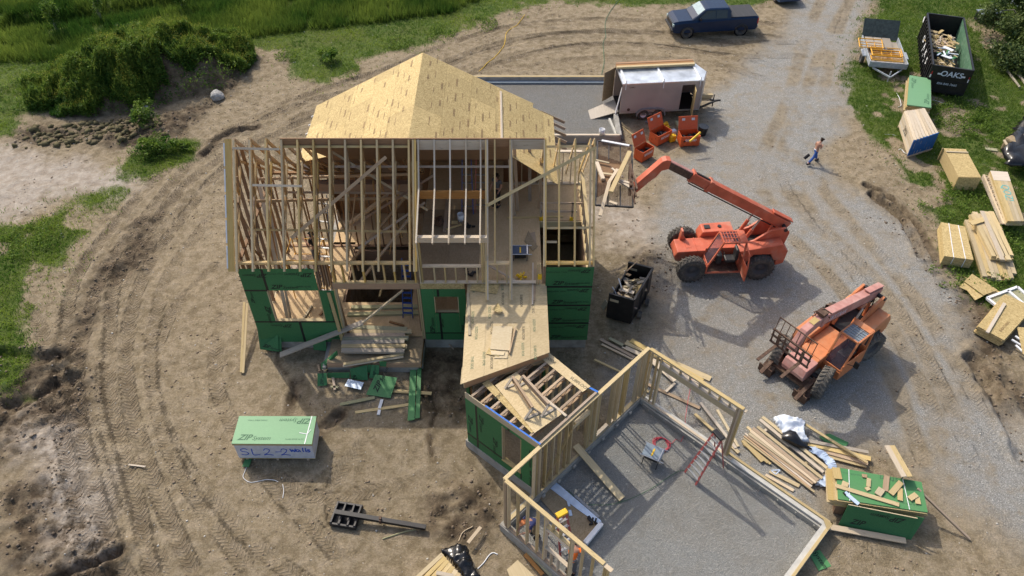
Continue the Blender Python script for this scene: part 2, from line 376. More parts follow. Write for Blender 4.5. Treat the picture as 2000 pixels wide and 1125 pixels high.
MUD = [W([(90,700),(180,560),(250,430),(330,400),(300,470),(230,560),(190,640),(175,760),(150,860),(60,860),(0,900),(-40,740)]), W([(0,950),(120,880),(150,1000),(200,1080),(240,1130),(-60,1130)]),
       W([(40,255),(300,235),(440,170),(470,150),(440,200),(300,290),(180,285),(60,290)]), W([(1720,360),(1800,470),(1850,560),(1830,560),(1760,450),(1690,380)]), W([(1880,560),(1960,640),(2060,790),(2060,900),(1900,730)]),
       W([(850,980),(930,970),(960,1030),(900,1070),(850,1040)]), W([(1250,480),(1300,480),(1320,560),(1270,560)]), W([(840,700),(900,690),(905,800),(850,840),(830,760)])]
TRK = [[(1560,95),(1430,95),(1300,78),(1180,72),(1060,85),(940,118),(820,165),(700,192),(600,215),(500,262),(400,330),(330,410),(262,500),(222,590),(200,690),(205,800),(230,900),(262,1000),(320,1140)],
       [(1500,140),(1400,112),(1280,100),(1150,100),(1030,115),(900,150),(760,205),(640,238),(540,285),(450,350),(380,420),(300,520),(262,620),(250,720),(262,830),(300,940),(360,1040),(430,1140)],
       [(1520,60),(1400,50),(1280,52),(1150,50),(1010,62),(880,100),(760,150),(620,195),(520,240),(420,292),(340,350),(260,440),(190,540),(170,660),(165,780),(190,900),(215,1010),(240,1140)],
       [(150,560),(120,640),(140,760),(190,880),(215,980),(235,1130)],
       [(500,900),(600,965),(720,960),(860,925)], [(430,620),(425,760),(520,930),(640,1060),(700,1140)], [(720,850),(650,960),(690,1120)], [(980,20),(1100,60),(1240,60),(1400,20)], [(60,600),(110,720),(100,800),(30,840)], [(420,520),(330,620),(300,740),(330,860),(400,960),(520,1080),(600,1140)],
       [(1720,1140),(1640,1080),(1560,1110)], [(1640,-20),(1600,80),(1570,200),(1520,330),(1560,430),(1680,560),(1780,720),(1850,900)],
       [(1700,-20),(1640,90),(1600,200),(1560,330),(1620,430),(1730,560),(1830,720),(1900,880)]]
xs = np.concatenate([-np.geomspace(3000, 40, 26), np.arange(-38, 38, .115), np.geomspace(40, 3000, 26)])
ys = np.concatenate([-np.geomspace(2000, 9, 20), np.arange(8, 62, .115), np.geomspace(63, 4000, 30)])
X, Y = np.meshgrid(xs, ys); nx, ny = len(xs), len(ys)
near = (np.abs(X) < 39) & (Y > 5) & (Y < 64)
wob = (fbm(X, Y, 3.0, 5)-.5)*3.2+(fbm(X, Y, .7, 9)-.5)*1.2
grass = np.full(X.shape, -9.0)
for p in GRASS: grass = np.maximum(grass, sdist(X, Y, p))
m_grass = sstep(-.5, .9, grass+wob*.9)
patch = fbm(X, Y, 2.2, 31)
rightg = sstep(14, 19, X)*(1-sstep(50, 56, Y)); m_grass = m_grass*(1-rightg*sstep(.54, .62, patch)*.95)
leftg = (1-sstep(-21, -16, X))*(1-sstep(30, 36, Y)); m_grass = m_grass*(1-leftg*sstep(.5, .62, patch)*.8)
gd = sdist(X, Y, GRAVEL); m_gravel = sstep(-.9, 1.0, gd+wob*.7)
pale = np.full(X.shape, -9.0)
for p in PALE: pale = np.maximum(pale, sdist(X, Y, p))
m_pale = sstep(-1, 1.5, pale+wob)
mud = np.full(X.shape, -9.0)
for p in MUD: mud = np.maximum(mud, sdist(X, Y, p))
m_mud = sstep(-.9, .9, mud+wob*1.1)
trk = np.zeros(X.shape); trs = np.zeros(X.shape); trd = np.full(X.shape, 9.0); zz = np.zeros(X.shape)
tz = np.zeros(X.shape); lane = np.zeros(X.shape)
for q, T in enumerate(TRK):
    ln = [np.array(p) for p in smooth_line(W(T))]
    for off in ((-.95, .95) if q < 3 or q > 9 else (0,)):
        pts = []
        for i, p in enumerate(ln):
            t = ln[min(i+1, len(ln)-1)]-ln[max(i-1, 0)]; t = t/(np.hypot(*t)+1e-9); pts.append(p+np.array((-t[1], t[0]))*off)
        s0 = 0; dmin = np.full(X.shape, 9.0); sm = np.zeros(X.shape)
        idx = np.where(near)
        x_, y_ = X[idx], Y[idx]; dm = np.full(x_.shape, 9.0); ss = np.zeros(x_.shape)
        for i in range(len(pts)-1):
            a, b = pts[i], pts[i+1]; e = b-a; L = np.hypot(*e)
            if L < 1e-6: continue
            lim = (x_ > min(a[0], b[0])-1) & (x_ < max(a[0], b[0])+1) & (y_ > min(a[1], b[1])-1) & (y_ < max(a[1], b[1])+1)
            if lim.any():
                xx, yy = x_[lim]-a[0], y_[lim]-a[1]; t = np.clip((xx*e[0]+yy*e[1])/(L*L), 0, 1)
                dd = np.hypot(xx-t*e[0], yy-t*e[1]); sg = np.sign(e[0]*yy-e[1]*xx); cur = dm[lim]; cs = ss[lim]
                better = dd < np.abs(cur); cur[better] = (dd*sg)[better]; cs[better] = (s0+t*L)[better]; dm[lim] = cur; ss[lim] = cs
            s0 += L
        dmin[idx] = dm; sm[idx] = ss; ad = np.abs(dmin)
        k = (1-sstep(.2, .34, ad))*(.3 if q > 9 else (1 if q in (0, 2) else .55)); better = k > trk
        lane = np.maximum(lane, 1-sstep(.25, .55, ad)) if q > 9 else lane; trs = np.where(better, sm, trs); trd = np.where(better, dmin, trd); trk = np.maximum(trk, k)
        amp = (.012+.045*vnoise(X, Y, 5, 60+q))*(0.25 if q > 9 else (1 if q in (0, 2) else .5))
        tz += -amp*(1-sstep(.16, .3, ad))+amp*.6*np.exp(-((ad-.38)/.10)**2)
m_gravel = m_gravel*(1-.75*lane*sstep(.4, .6, fbm(X, Y, 2.5, 501)))
H = (fbm(X, Y, 1.4, 71)-.5)*.10+(fbm(X, Y, .35, 77, 3)-.5)*.05
H = H+np.clip(m_mud, 0, 1)*((fbm(X, Y, .8, 81)-.5)*.55+(fbm(X, Y, .33, 83, 3)-.5)*.36)
H = H+tz*(1-.6*m_gravel)*(1-m_grass*.7)
H = H*(1-.75*m_gravel)
for T, wd, dp in (([(580,742),(572,772),(562,800),(556,815)], .16, .28), ([(660,812),(640,832),(618,850)], .2, .25), ([(90,1150),(150,1112),(200,1092),(232,1078)], .22, .35), ([(840,760),(850,800),(838,850),(848,900)], .06, .12), ([(570,640),(540,700),(560,730)], .05, .08), ([(0,690),(60,700),(130,690)], .3, .25), ([(20,790),(90,760),(150,740)], .3, .2), ([(500,250),(440,262),(400,300)], .2, .16), ([(1700,380),(1760,430),(1800,500)], .18, .25), ([(1690,360),(1740,390),(1790,440),(1835,520)], .15, .22), ([(1900,700),(1960,800),(2010,900)], .3, .25), ([(780,160),(720,190),(660,200)], .15, .14)):
    L_ = smooth_line(W(T), 6); dd = np.full(X.shape, 9.0)
    for a, b in zip(L_[:-1], L_[1:]):
        e = b-a; q = (X > min(a[0], b[0])-1.5) & (X < max(a[0], b[0])+1.5) & (Y > min(a[1], b[1])-1.5) & (Y < max(a[1], b[1])+1.5)
        xx, yy = X[q]-a[0], Y[q]-a[1]; t = np.clip((xx*e[0]+yy*e[1])/(e@e+1e-9), 0, 1); dd[q] = np.minimum(dd[q], np.hypot(xx-t*e[0], yy-t*e[1]))
    dd = dd+(vnoise(X, Y, .4, 400)-.5)*wd; k = 1-sstep(wd*.5, wd*1.3, dd); H = H-dp*k+dp*.4*np.exp(-((dd-wd*1.8)/(wd*.6))**2); m_mud = np.maximum(m_mud, (1-sstep(wd, wd*2.4, dd))*.9)
# keep the ground quiet under what stands on it
def flat(px, r):
    global H
    p = G(*px); k = 1-sstep(r*.7, r, np.hypot(X-p.x, Y-p.y)); H = H*(1-k)-.01*k
for px, r in (((540,870),2.6),((740,1010),2.2),((1720,990),3),((1230,570),2),((1410,520),3),((1600,720),3),((900,1110),1.6),((1800,260),2),((1880,340),1.6),((1870,480),2),((1960,640),2),((1940,480),2.2),((1740,100),3),((1850,120),4),((1390,30),4),((1300,210),3.5),((1290,280),2.5),((1590,310),.8)): flat(px, r)
HOUSE_FP = [(-11.2, 20.5), (3.6, 20.5), (3.6, 33), (-9.6, 33), (-9.6, 29), (-11.2, 29)]
k = sstep(-1.2, 0, sdist(X, Y, HOUSE_FP)); H = H*(1-k)-.02*k
k = sstep(0, .12, sdist(X, Y, [(-7.4, 24.4), (-4.15, 24.4), (-4.15, 27.8), (-7.4, 27.8)])); H = H-2.4*k  # pit sunk below the house floor, added to darken the room here
# weed covered spoil heap
ma, mb = G(70, 235), G(445, 150); mc = V(((ma.x+mb.x)/2, (ma.y+mb.y)/2+2.2, 0)); dx_, dy_ = mb.x-ma.x, mb.y-ma.y; ml = math.hypot(dx_, dy_)
ux, uy = dx_/ml, dy_/ml; mu_ = (X-mc.x)*ux+(Y-mc.y)*uy; mv_ = -(X-mc.x)*uy+(Y-mc.y)*ux
mr = np.sqrt((mu_/(ml*.56))**2+(mv_/3.5)**2)+(fbm(X, Y, 2, 91)-.5)*.35
MOUND = 1.9*(1-sstep(.35, 1.08, mr)); H = H+MOUND+(MOUND > .05)*(fbm(X, Y, .9, 95)-.5)*.4
m_grass = np.where((mr < 1.0), 0, m_grass); m_mud = np.maximum(m_mud, sstep(1.25, 1.0, mr)*.8)
# drainage trench behind the meadow
tl = W([(-200,62),(0,52),(180,28),(330,6),(520,-20)]); td = np.full(X.shape, 9.0)
for a, b in zip(tl[:-1], tl[1:]):
    e = (b[0]-a[0], b[1]-a[1]); t = np.clip(((X-a[0])*e[0]+(Y-a[1])*e[1])/(e[0]**2+e[1]**2), 0, 1); td = np.minimum(td, np.hypot(X-a[0]-t*e[0], Y-a[1]-t*e[1]))
H = H-1.0*(1-sstep(.3, 1.6, td))
# the slope that falls away to the far field
H = np.where(near, H, H*.3)
co = np.stack([X.ravel(), Y.ravel(), H.ravel()], 1).astype(np.float32)
i = np.arange(ny-1)[:, None]*nx+np.arange(nx-1)[None, :]; quads = np.stack([i, i+1, i+nx+1, i+nx], -1).reshape(-1, 4).astype(np.int32)
def np_mesh(name, co, faces, k=4):
    me = bpy.data.meshes.new(name); me.vertices.add(len(co)); me.vertices.foreach_set('co', co.astype(np.float32).ravel())
    me.loops.add(faces.size); me.loops.foreach_set('vertex_index', faces.astype(np.int32).ravel())
    me.polygons.add(len(faces)); me.polygons.foreach_set('loop_start', np.arange(0, faces.size, k, dtype=np.int32)); me.update(calc_edges=True); return me
gm = np_mesh('ground', co, quads); gm.polygons.foreach_set('use_smooth', np.ones(len(quads), bool))
for nm, arr in (('m_grass', m_grass), ('m_gravel', m_gravel), ('m_pale', m_pale), ('m_mud', m_mud), ('trk', trk), ('trs', trs), ('trd', trd)):
    a = gm.attributes.new(nm, 'FLOAT', 'POINT'); a.data.foreach_set('value', arr.ravel().astype(np.float32))
def hgt(x, y):
    i = np.clip(np.searchsorted(xs, x)-1, 0, nx-2); j = np.clip(np.searchsorted(ys, y)-1, 0, ny-2)
    fx = (x-xs[i])/(xs[i+1]-xs[i]); fy = (y-ys[j])/(ys[j+1]-ys[j])
    return (H[j, i]*(1-fx)+H[j, i+1]*fx)*(1-fy)+(H[j+1, i]*(1-fx)+H[j+1, i+1]*fx)*fy
def mval(A, x, y):
    i = np.clip(np.searchsorted(xs, x)-1, 0, nx-2); j = np.clip(np.searchsorted(ys, y)-1, 0, ny-2); return A[j, i]
# ground material ---------------------------------------------------------
def ground_mat(name, masks=True, base=None):
    n, l, b = nodes(name)
    def at(a): x = n.new('ShaderNodeAttribute'); x.attribute_name = a; return x.outputs['Fac']
    geo = n.new('ShaderNodeNewGeometry'); P = geo.outputs['Position']
    def noise(s, d=6, r=.6, w=0): x = n.new('ShaderNodeTexNoise'); x.inputs['Scale'].default_value = s; x.inputs['Detail'].default_value = d; x.inputs['Roughness'].default_value = r; x.inputs['Distortion'].default_value = w; l.new(P, x.inputs['Vector']); return x.outputs['Fac']
    def mr(x, a, c, lo=0, hi=1): m = n.new('ShaderNodeMapRange'); l.new(x, m.inputs[0]); m.inputs[1].default_value = a; m.inputs[2].default_value = c; m.inputs[3].default_value = lo; m.inputs[4].default_value = hi; return m.outputs[0]
    def mix(f, a, c, bt='MIX'):
        m = n.new('ShaderNodeMix'); m.data_type = 'RGBA'; m.blend_type = bt
        if isinstance(f, (int, float)): m.inputs['Factor'].default_value = f
        else: l.new(f, m.inputs['Factor'])
        for k, s in (('A', a), ('B', c)):
            if isinstance(s, tuple): m.inputs[k].default_value = s
            else: l.new(s, m.inputs[k])
        return m.outputs['Result']
    def ma(op, a, c):
        m = n.new('ShaderNodeMath'); m.operation = op
        for k, s in ((0, a), (1, c)):
            if isinstance(s, (int, float)): m.inputs[k].default_value = s
            else: l.new(s, m.inputs[k])
        return m.outputs[0]
    n1, n2, n3, n4 = noise(.35, 5), noise(2.2, 7, .65), noise(9, 6, .7), noise(34, 4, .7)
    dirt = mix(mr(n1, .35, .65), (.215, .172, .103, 1), (.31, .252, .16, 1))
    dirt = mix(mr(n2, .42, .7), dirt, (.40, .33, .235, 1))
    dirt = mix(mr(n2, .48, .34, 0, .42), dirt, (.13, .096, .062, 1))
    dirt = mix(mr(n3, .35, .72, .0, .5), dirt, (.12, .088, .058, 1))
    n5 = noise(17, 5, .75, .4)
    dirt = mix(mr(n5, .52, .68, 0, .5), dirt, (.085, .062, .040, 1)); dirt = mix(mr(n5, .44, .30, 0, .55), dirt, (.42, .35, .245, 1))
    # pebbles
    vo = n.new('ShaderNodeTexVoronoi'); vo.inputs['Scale'].default_value = 5.5; l.new(P, vo.inputs['Vector'])
    vs = n.new('ShaderNodeSeparateColor'); l.new(vo.outputs['Color'], vs.inputs[0])
    peb = ma('MULTIPLY', mr(vo.outputs['Distance'], .16, .1), mr(vs.outputs[0], .86, .88))
    dirt = mix(peb, dirt, (.5, .46, .4, 1))
    # gravel
    g1 = n.new('ShaderNodeTexVoronoi'); g1.inputs['Scale'].default_value = 38; l.new(P, g1.inputs['Vector'])
    gs = n.new('ShaderNodeSeparateColor'); l.new(g1.outputs['Color'], gs.inputs[0])
    gr = mix(mr(gs.outputs[0], 0, 1), (.215, .218, .208, 1), (.46, .455, .43, 1))
    gr = mix(mr(n2, .46, .68, 0, .4), gr, (.30, .265, .205, 1))
    gr = mix(mr(noise(.22, 4, .6, 1.5), .46, .58, 0, .45), gr, (.35, .31, .25, 1))
    gr = mix(mr(gs.outputs[1], .965, .975), gr, (.62, .6, .56, 1))
    gr = mix(mr(g1.outputs['Distance'], .35, .6, 0, .5), gr, (.12, .112, .10, 1))
    hgts = ma('ADD', ma('MULTIPLY', n3, .5), ma('MULTIPLY', n4, .35))
    if not masks:
        gr = mix(.35, gr, (.16, .165, .17, 1) if base == 'stone' else (.37, .385, .375, 1)); gr = mix(mr(noise(.9, 6, .7), .5, .62, 0, .35), gr, (.24, .225, .19, 1))
        l.new(gr, b.inputs['Base Color']); hh = ma('ADD', hgts, ma('MULTIPLY', mr(g1.outputs['Distance'], 0, .6, 1, 0), .7))
    else:
        pale = mix(mr(n2, .3, .7), (.30, .25, .20, 1), (.46, .41, .35, 1))
        col = mix(ma('MULTIPLY', at('m_pale'), mr(n3, .2, .6, .45, 1)), dirt, pale)
        pmask = ma('MULTIPLY', at('m_pale'), mr(noise(1.1, 7, .7), .42, .56))
        mudc = mix(mr(n2, .35, .65), (.045, .032, .021, 1), (.15, .112, .072, 1))
        col = mix(ma('MULTIPLY', at('m_mud'), mr(noise(1.3, 7, .7), .34, .54, .25, 1)), col, mudc)
        col = mix(pmask, col, pale)
        # wheel tracks: packed soil, darker in the lug prints
        sw = ma('ADD', ma('MULTIPLY', at('trs'), 37.0), ma('MULTIPLY', ma('ABSOLUTE', at('trd'), 0), 30.0))
        lug = mr(ma('SINE', ma('ADD', sw, ma('MULTIPLY', n3, 5.0)), 0), -.2, .7)
        tk = ma('MULTIPLY', at('trk'), mr(noise(.8, 5, .65), .40, .56, .05, 1))
        col = mix(ma('MULTIPLY', tk, ma('SUBTRACT', .62, ma('MULTIPLY', lug, .5))), col, (.12, .09, .06, 1))
        col = mix(ma('MULTIPLY', at('m_gravel'), mr(noise(1.2, 8, .7), .32, .5, .3, 1)), col, gr)
        gd_ = mix(mr(n2, .3, .7), (.06, .11, .02, 1), (.15, .19, .04, 1)); gd_ = mix(mr(n1, .45, .7, 0, .6), gd_, (.13, .135, .035, 1))
        gd_ = mix(mr(n3, .35, .75, 0, .8), gd_, (.018, .038, .008, 1))
        gf = ma('MULTIPLY', at('m_grass'), 1.0); gf = mr(ma('ADD', gf, ma('MULTIPLY', ma('SUBTRACT', n3, .5), 1.1)), .22, .8)
        col = mix(gf, col, gd_)
        l.new(col, b.inputs['Base Color'])
        lh = ma('MULTIPLY', ma('MULTIPLY', tk, lug), .9)
        hh = ma('ADD', ma('ADD', hgts, lh), ma('ADD', ma('MULTIPLY', n2, 1.1), ma('MULTIPLY', n5, .5))); hh = ma('ADD', hh, ma('MULTIPLY', peb, .5))
    bp = n.new('ShaderNodeBump'); bp.inputs['Strength'].default_value = .9; bp.inputs['Distance'].default_value = .07; l.new(hh, bp.inputs['Height']); l.new(bp.outputs[0], b.inputs['Normal'])
    b.inputs['Roughness'].default_value = .93; b.inputs['Specular IOR Level'].default_value = .2
ground_mat('ground_soil'); ground_mat('gravel_fill', False); ground_mat('stone_fill', False, 'stone')
gm.materials.append(M['ground_soil']); ground = bpy.data.objects.new('ground', gm); COL.objects.link(ground); ground['kind'] = 'structure'
# ================================================================== VEGETATION
def foliage_mat(name, c1, c2, tr=.45, c3=None):
    n, l, b = nodes(name)
    a = n.new('ShaderNodeAttribute'); a.attribute_name = 'tint'
    mx = n.new('ShaderNodeMix'); mx.data_type = 'RGBA'; mx.inputs['A'].default_value = c1; mx.inputs['B'].default_value = c2; l.new(a.outputs['Fac'], mx.inputs['Factor'])
    l.new(mx.outputs['Result'], b.inputs['Base Color']); b.inputs['Roughness'].default_value = .6; b.inputs['Specular IOR Level'].default_value = .25
    t = n.new('ShaderNodeBsdfTranslucent'); l.new(mx.outputs['Result'], t.inputs['Color'])
    ms = n.new('ShaderNodeMixShader'); ms.inputs[0].default_value = tr; out = n['Material Output']
    l.new(b.outputs[0], ms.inputs[1]); l.new(t.outputs[0], ms.inputs[2]); l.new(ms.outputs[0], out.inputs[0])
foliage_mat('grass_blades', (.08, .165, .022, 1), (.28, .36, .055, 1))
foliage_mat('meadow_blades', (.04, .10, .015, 1), (.20, .27, .045, 1))
foliage_mat('weed_leaves', (.045, .12, .016, 1), (.24, .34, .05, 1), .45)
foliage_mat('yellow_flowers', (.30, .34, .04, 1), (.5, .46, .05, 1), .2)
foliage_mat('willow_leaves', (.025, .06, .015, 1), (.13, .17, .04, 1), .2)
def tri_field(name, P, hgt_, wid, mat, lean=.5, tint=None, parent=None):
    """one leaning blade (a triangle) per point of P"""
    n = len(P); a = RNG.random(n)*2*np.pi; ca, sa = np.cos(a), np.sin(a); h = hgt_*(.6+.8*RNG.random(n)); w = wid*(.6+.8*RNG.random(n))
    b = RNG.random(n)*2*np.pi; ln = lean*h*RNG.random(n)
    p0 = P+np.stack([ca*w, sa*w, 0*w], 1); p1 = P-np.stack([ca*w, sa*w, 0*w], 1); p2 = P+np.stack([np.cos(b)*ln, np.sin(b)*ln, h], 1)
    co = np.stack([p0, p1, p2], 1).reshape(-1, 3); me = np_mesh(name, co, np.arange(3*n).reshape(-1, 3), 3)
    t = np.repeat(RNG.random(n) if tint is None else tint, 3).astype(np.float32)
    at = me.attributes.new('tint', 'FLOAT', 'POINT'); at.data.foreach_set('value', t); me.materials.append(M[mat])
    o = bpy.data.objects.new(name, me); COL.objects.link(o); attach(o, parent); return o
def leaf_field(name, P, size, mat, tint=None, parent=None):
    n = len(P); d = RNG.normal(size=(n, 3)); d[:, 2] = np.abs(d[:, 2])+.3; d /= np.linalg.norm(d, axis=1)[:, None]
    r = RNG.normal(size=(n, 3)); x = np.cross(d, r); x /= np.linalg.norm(x, axis=1)[:, None]; y = np.cross(d, x); s = (size*(.5+RNG.random(n)))[:, None]
    co = np.stack([P-x*s*.5, P-y*s, P+x*s*.5, P+y*s], 1).reshape(-1, 3); me = np_mesh(name, co, np.arange(4*n).reshape(-1, 4), 4)
    t = np.repeat(RNG.random(n) if tint is None else tint, 4).astype(np.float32)
    at = me.attributes.new('tint', 'FLOAT', 'POINT'); at.data.foreach_set('value', t); me.materials.append(M[mat])
    o = bpy.data.objects.new(name, me); COL.objects.link(o); attach(o, parent); return o
def scatter(poly, dens, mask=None, thr=.5, clump=0):
    P = np.array(poly); lo, hi = P.min(0), P.max(0); n = int((hi[0]-lo[0])*(hi[1]-lo[1])*dens)
    x = lo[0]+RNG.random(n)*(hi[0]-lo[0]); y = lo[1]+RNG.random(n)*(hi[1]-lo[1]); k = sdist(x, y, poly) > -1.2
    k &= np.abs(x) < .75*(y+18)
    if mask is not None: k &= (mval(mask, x, y)+RNG.normal(size=n)*.3) > thr
    if clump: k &= fbm(x, y, .9, 123) > clump+RNG.normal(size=n)*.05
    x, y = x[k], y[k]; return x, y
def P3(x, y, dz=0): return np.stack([x, y, hgt(x, y)+dz], 1)
def tn(x, y, s=1.6, seed=140): return np.clip((fbm(x, y, s, seed)-.3)*2.2+RNG.normal(size=len(x))*.12, 0, 1)
vx = [scatter(W([(-60,300),(22,262),(40,235),(150,200),(300,150),(450,95),(560,100),(540,165),(640,175),(700,125),(840,90),(960,40),(1080,8),(1290,16),(1470,16),(1540,-20),(-60,-20)]), 55, m_grass, .55),
      scatter(W([(1745,-20),(1700,20),(1665,95),(1655,200),(1700,275),(1750,330),(1780,420),(1840,520),(1880,580),(1930,610),(2050,610),(2050,-20)]), 90, m_grass, .5),
      scatter(W([(-40,425),(60,440),(150,370),(245,365),(215,450),(150,530),(90,570),(60,690),(20,770),(-40,790)]), 110, m_grass, .5), scatter(W([(225,295),(375,275),(375,315),(280,355),(225,345)]), 110, m_grass, .5)]
x = np.concatenate([a for a, b in vx]); y = np.concatenate([b for a, b in vx]); x4 = np.repeat(x, 3)+RNG.normal(size=3*len(x))*.06; y4 = np.repeat(y, 3)+RNG.normal(size=3*len(x))*.06
o = tri_field('grass', P3(x4, y4, -.01), .13, .018, 'grass_blades', .8, tn(x4, y4)*np.where(x4 > 10, .45, .9)); o['kind'] = 'stuff'
x, y = scatter(W([(-80,56),(330,8),(900,-30),(960,-30),(860,14),(700,34),(500,56),(430,70),(200,104),(-80,122)]), 70, None, 0, .38)
x2, y2 = scatter(W([(-120,50),(320,2),(520,-25),(-120,-60)]), 60, None, 0, .38); x = np.concatenate([x, x2]); y = np.concatenate([y, y2])
x4 = np.repeat(x, 3)+RNG.normal(size=3*len(x))*.1; y4 = np.repeat(y, 3)+RNG.normal(size=3*len(x))*.1
o = tri_field('meadow_grass', P3(x4, y4, -.02), .62, .03, 'meadow_blades', .7, tn(x4, y4, 3.0, 150)); o['kind'] = 'stuff'
# weeds all over the heap: clumps of leaves at uneven heights
def heap_points(n, dz):
    u = (RNG.random(n)*2-1)*ml*.62; v = (RNG.random(n)*2-1)*4.2; x = mc.x+u*ux-v*uy; y = mc.y+u*uy+v*ux
    r = mval(mr, x, y); side = v < np.where(u < 1.2, -3.2, -1.7)+.5*np.sin(u*1.9)
    k = (r < 1.12) & ~(side & (RNG.random(n) > .04)); x, y = x[k], y[k]
    c = fbm(x, y, 1.1, 160); z = hgt(x, y)+dz*np.clip((c-.22)*2.2, .2, 1)*RNG.random(len(x))**.5; return x, y, z, c
x, y, z, c_ = heap_points(230000, 1.3)
o = leaf_field('weeds', np.stack([x, y, z], 1), .075, 'weed_leaves', np.clip(c_*1.2-.3+RNG.normal(size=len(x))*.2, 0, 1)); o['kind'] = 'stuff'
x, y, z, c_ = heap_points(16000, .1); k = c_ > .42; x, y, c_ = x[k], y[k], c_[k]
o = tri_field('tall_weeds', np.stack([x, y, hgt(x, y)+1.0*np.clip((c_-.22)*2.2, .2, 1)], 1), .5, .022, 'meadow_blades', .7); o['kind'] = 'stuff'
x, y, z, c_ = heap_points(42000, .15); k = fbm(x, y, 1.1, 170)+.1*(y > mc.y+.5)+RNG.normal(size=len(x))*.06 > .56; x, y, c_ = x[k], y[k], c_[k]
z = hgt(x, y)+1.3*np.clip((c_-.22)*2.2, .2, 1)+RNG.random(len(x))*.3
o = leaf_field('wildflowers', np.stack([x, y, z], 1), .022, 'yellow_flowers'); o['kind'] = 'stuff'
# broad-leaved weeds in patches
wp = [(300,290,1.4),(345,285,.7),(300,245,.8),(1950,570,1.2),(1965,470,1.0),(1900,395,1.6),(1830,410,1.0),(1880,230,2.2),(1930,250,1.6),(1850,540,.9),(670,140,1.1),(560,110,.8),(1700,130,.8),(1700,45,1.0),(50,185,2.2), (110,150,2.2), (170,125,2.0), (240,100,1.6), (940,48,1.2),(860,65,1.2),(780,85,1.0),(60,470,1.5)]
xx, yy, zz_ = [], [], []
for (u, v, r) in wp:
    p = G(u, v); n = int(900*r*r); a = RNG.random(n)*6.283; q = np.sqrt(RNG.random(n))*r; x = p.x+np.cos(a)*q; y = p.y+np.sin(a)*q; k = fbm(x, y, .6, 180) > .45
    xx.append(x[k]); yy.append(y[k]); zz_.append(hgt(x[k], y[k])+.3*RNG.random(k.sum()))
x, y, z = map(np.concatenate, (xx, yy, zz_)); o = leaf_field('ground_cover', np.stack([x, y, z], 1), .05, 'weed_leaves', np.clip(.5+RNG.normal(size=len(x))*.25, 0, 1)); o['kind'] = 'stuff'
# clods and stones strewn over the soil
def rocks(name, x, y, r, mat):
    base = np.array([(1,0,0),(0,1,0),(-1,0,0),(0,-1,0),(.3,.2,.8),(-.2,.1,-.6)]); fs = np.array([(0,1,4),(1,2,4),(2,3,4),(3,0,4),(1,0,5),(2,1,5),(3,2,5),(0,3,5)])
    n = len(x); a = RNG.random(n)*6.283; s = r*(.4+RNG.random(n)**2*1.6); P = base[None]*(1+RNG.normal(size=(n, 6, 1))*.22)*s[:, None, None]
    ca, sa = np.cos(a)[:, None], np.sin(a)[:, None]; co = np.stack([P[..., 0]*ca-P[..., 1]*sa+x[:, None], P[..., 0]*sa+P[..., 1]*ca+y[:, None], P[..., 2]*.75+(hgt(x, y)+s*.15)[:, None]], -1)
    me = np_mesh(name, co.reshape(-1, 3), (fs[None]+np.arange(n)[:, None, None]*6).reshape(-1, 3), 3); me.materials.append(M[mat]); o = bpy.data.objects.new(name, me); COL.objects.link(o); o['kind'] = 'stuff'; return o
plain('clod', (.25, .19, .13), .95, var=.35, scale=2); plain('pebble', (.48, .45, .4), .9, var=.3, scale=2); plain('dark_clod', (.17, .13, .092), .95, var=.4, scale=2)
x = RNG.random(16000)*56-30; y = RNG.random(16000)*48+9; k = (mval(m_gravel, x, y) < .4) & (mval(m_grass, x, y) < .4) & (sdist(x, y, HOUSE_FP) < -.2) & (fbm(x, y, 2.5, 190) > .47); rocks('soil_clods', x[k], y[k], .035, 'clod')
x = RNG.random(2600)*60-32; y = RNG.random(2600)*48+9; k = (sdist(x, y, HOUSE_FP) < -.2); rocks('pebbles', x[k], y[k], .028, 'pebble')
x = RNG.random(42000)*60-34; y = RNG.random(42000)*50+9; k = (mval(m_mud, x, y) > .5) & (sdist(x, y, HOUSE_FP) < -.2); rocks('mud_clods', x[k], y[k], .045, 'dark_clod')
u_ = RNG.random(260); v_ = RNG.random(260); a_, b__ = G(75, 268), G(290, 250); x = a_.x+(b__.x-a_.x)*u_+RNG.normal(size=260)*.7; y = a_.y+(b__.y-a_.y)*u_+(v_-.5)*2.2
plain('sod', (.13, .11, .05), .95, var=.5, scale=3, dirt=((.06, .045, .03, 1), .8)); rocks('sod_clods', x, y, .15, 'sod')
# ================================================================== THE HOUSE
XL, XR, YF, YB, YRI = -10.72, 3.18, 22.2, 28.2, 25.2
ZE, ZR, ZD1, ZD2 = 4.95, 8.6, .6, 3.75
house = wthing('house_frame', 'large open timber house frame with unsheathed front roof trusses and a bare board roof behind', 'house', ((XL+XR)/2, YF, 0))
def part(name, mb, mat, parent=None): return mb.build(name, mat, house if parent is None else parent)
# foundation and floors
m = MB(); m.b2(XL+.02, -7.17, YF+.02, YF+.27, -.3, .36); m.b2(-3.72, 3.16, YF+.02, YF+.27, -.3, .5); m.b2(XL+.02, XL+.27, YF+.27, YB, -.3, .36); m.b2(XR-.27, XR-.02, YF+.27, YB+.8, -.3, .5)
m.b2(XL+.27, -8.7, YB-.25, YB, -.3, .36); m.b2(-8.9, -8.65, YB, 32.2, -.3, .36); m.b2(-8.65, 3.1, 32, 32.25, -.3, .36)
m.b2(-7.75, -3.9, 20.85, 21.05, -.3, .3); m.b2(-7.9, -7.7, 20.85, YF, -.3, .3); m.b2(-3.92, -3.74, 21.05, YF, -.3, .3)
m.build_each('foundation_wall', 'concrete', house)
m = MB()
for i in range(9):
    for j in range(3):
        x0, y0 = XL+.1+i*1.54, YF+.12+j*2.03
        if j >= 1 and i in (2, 3): continue
        m.b2(x0, min(x0+1.535, XR-.1), y0, y0+2.025, ZD1-.03, ZD1)
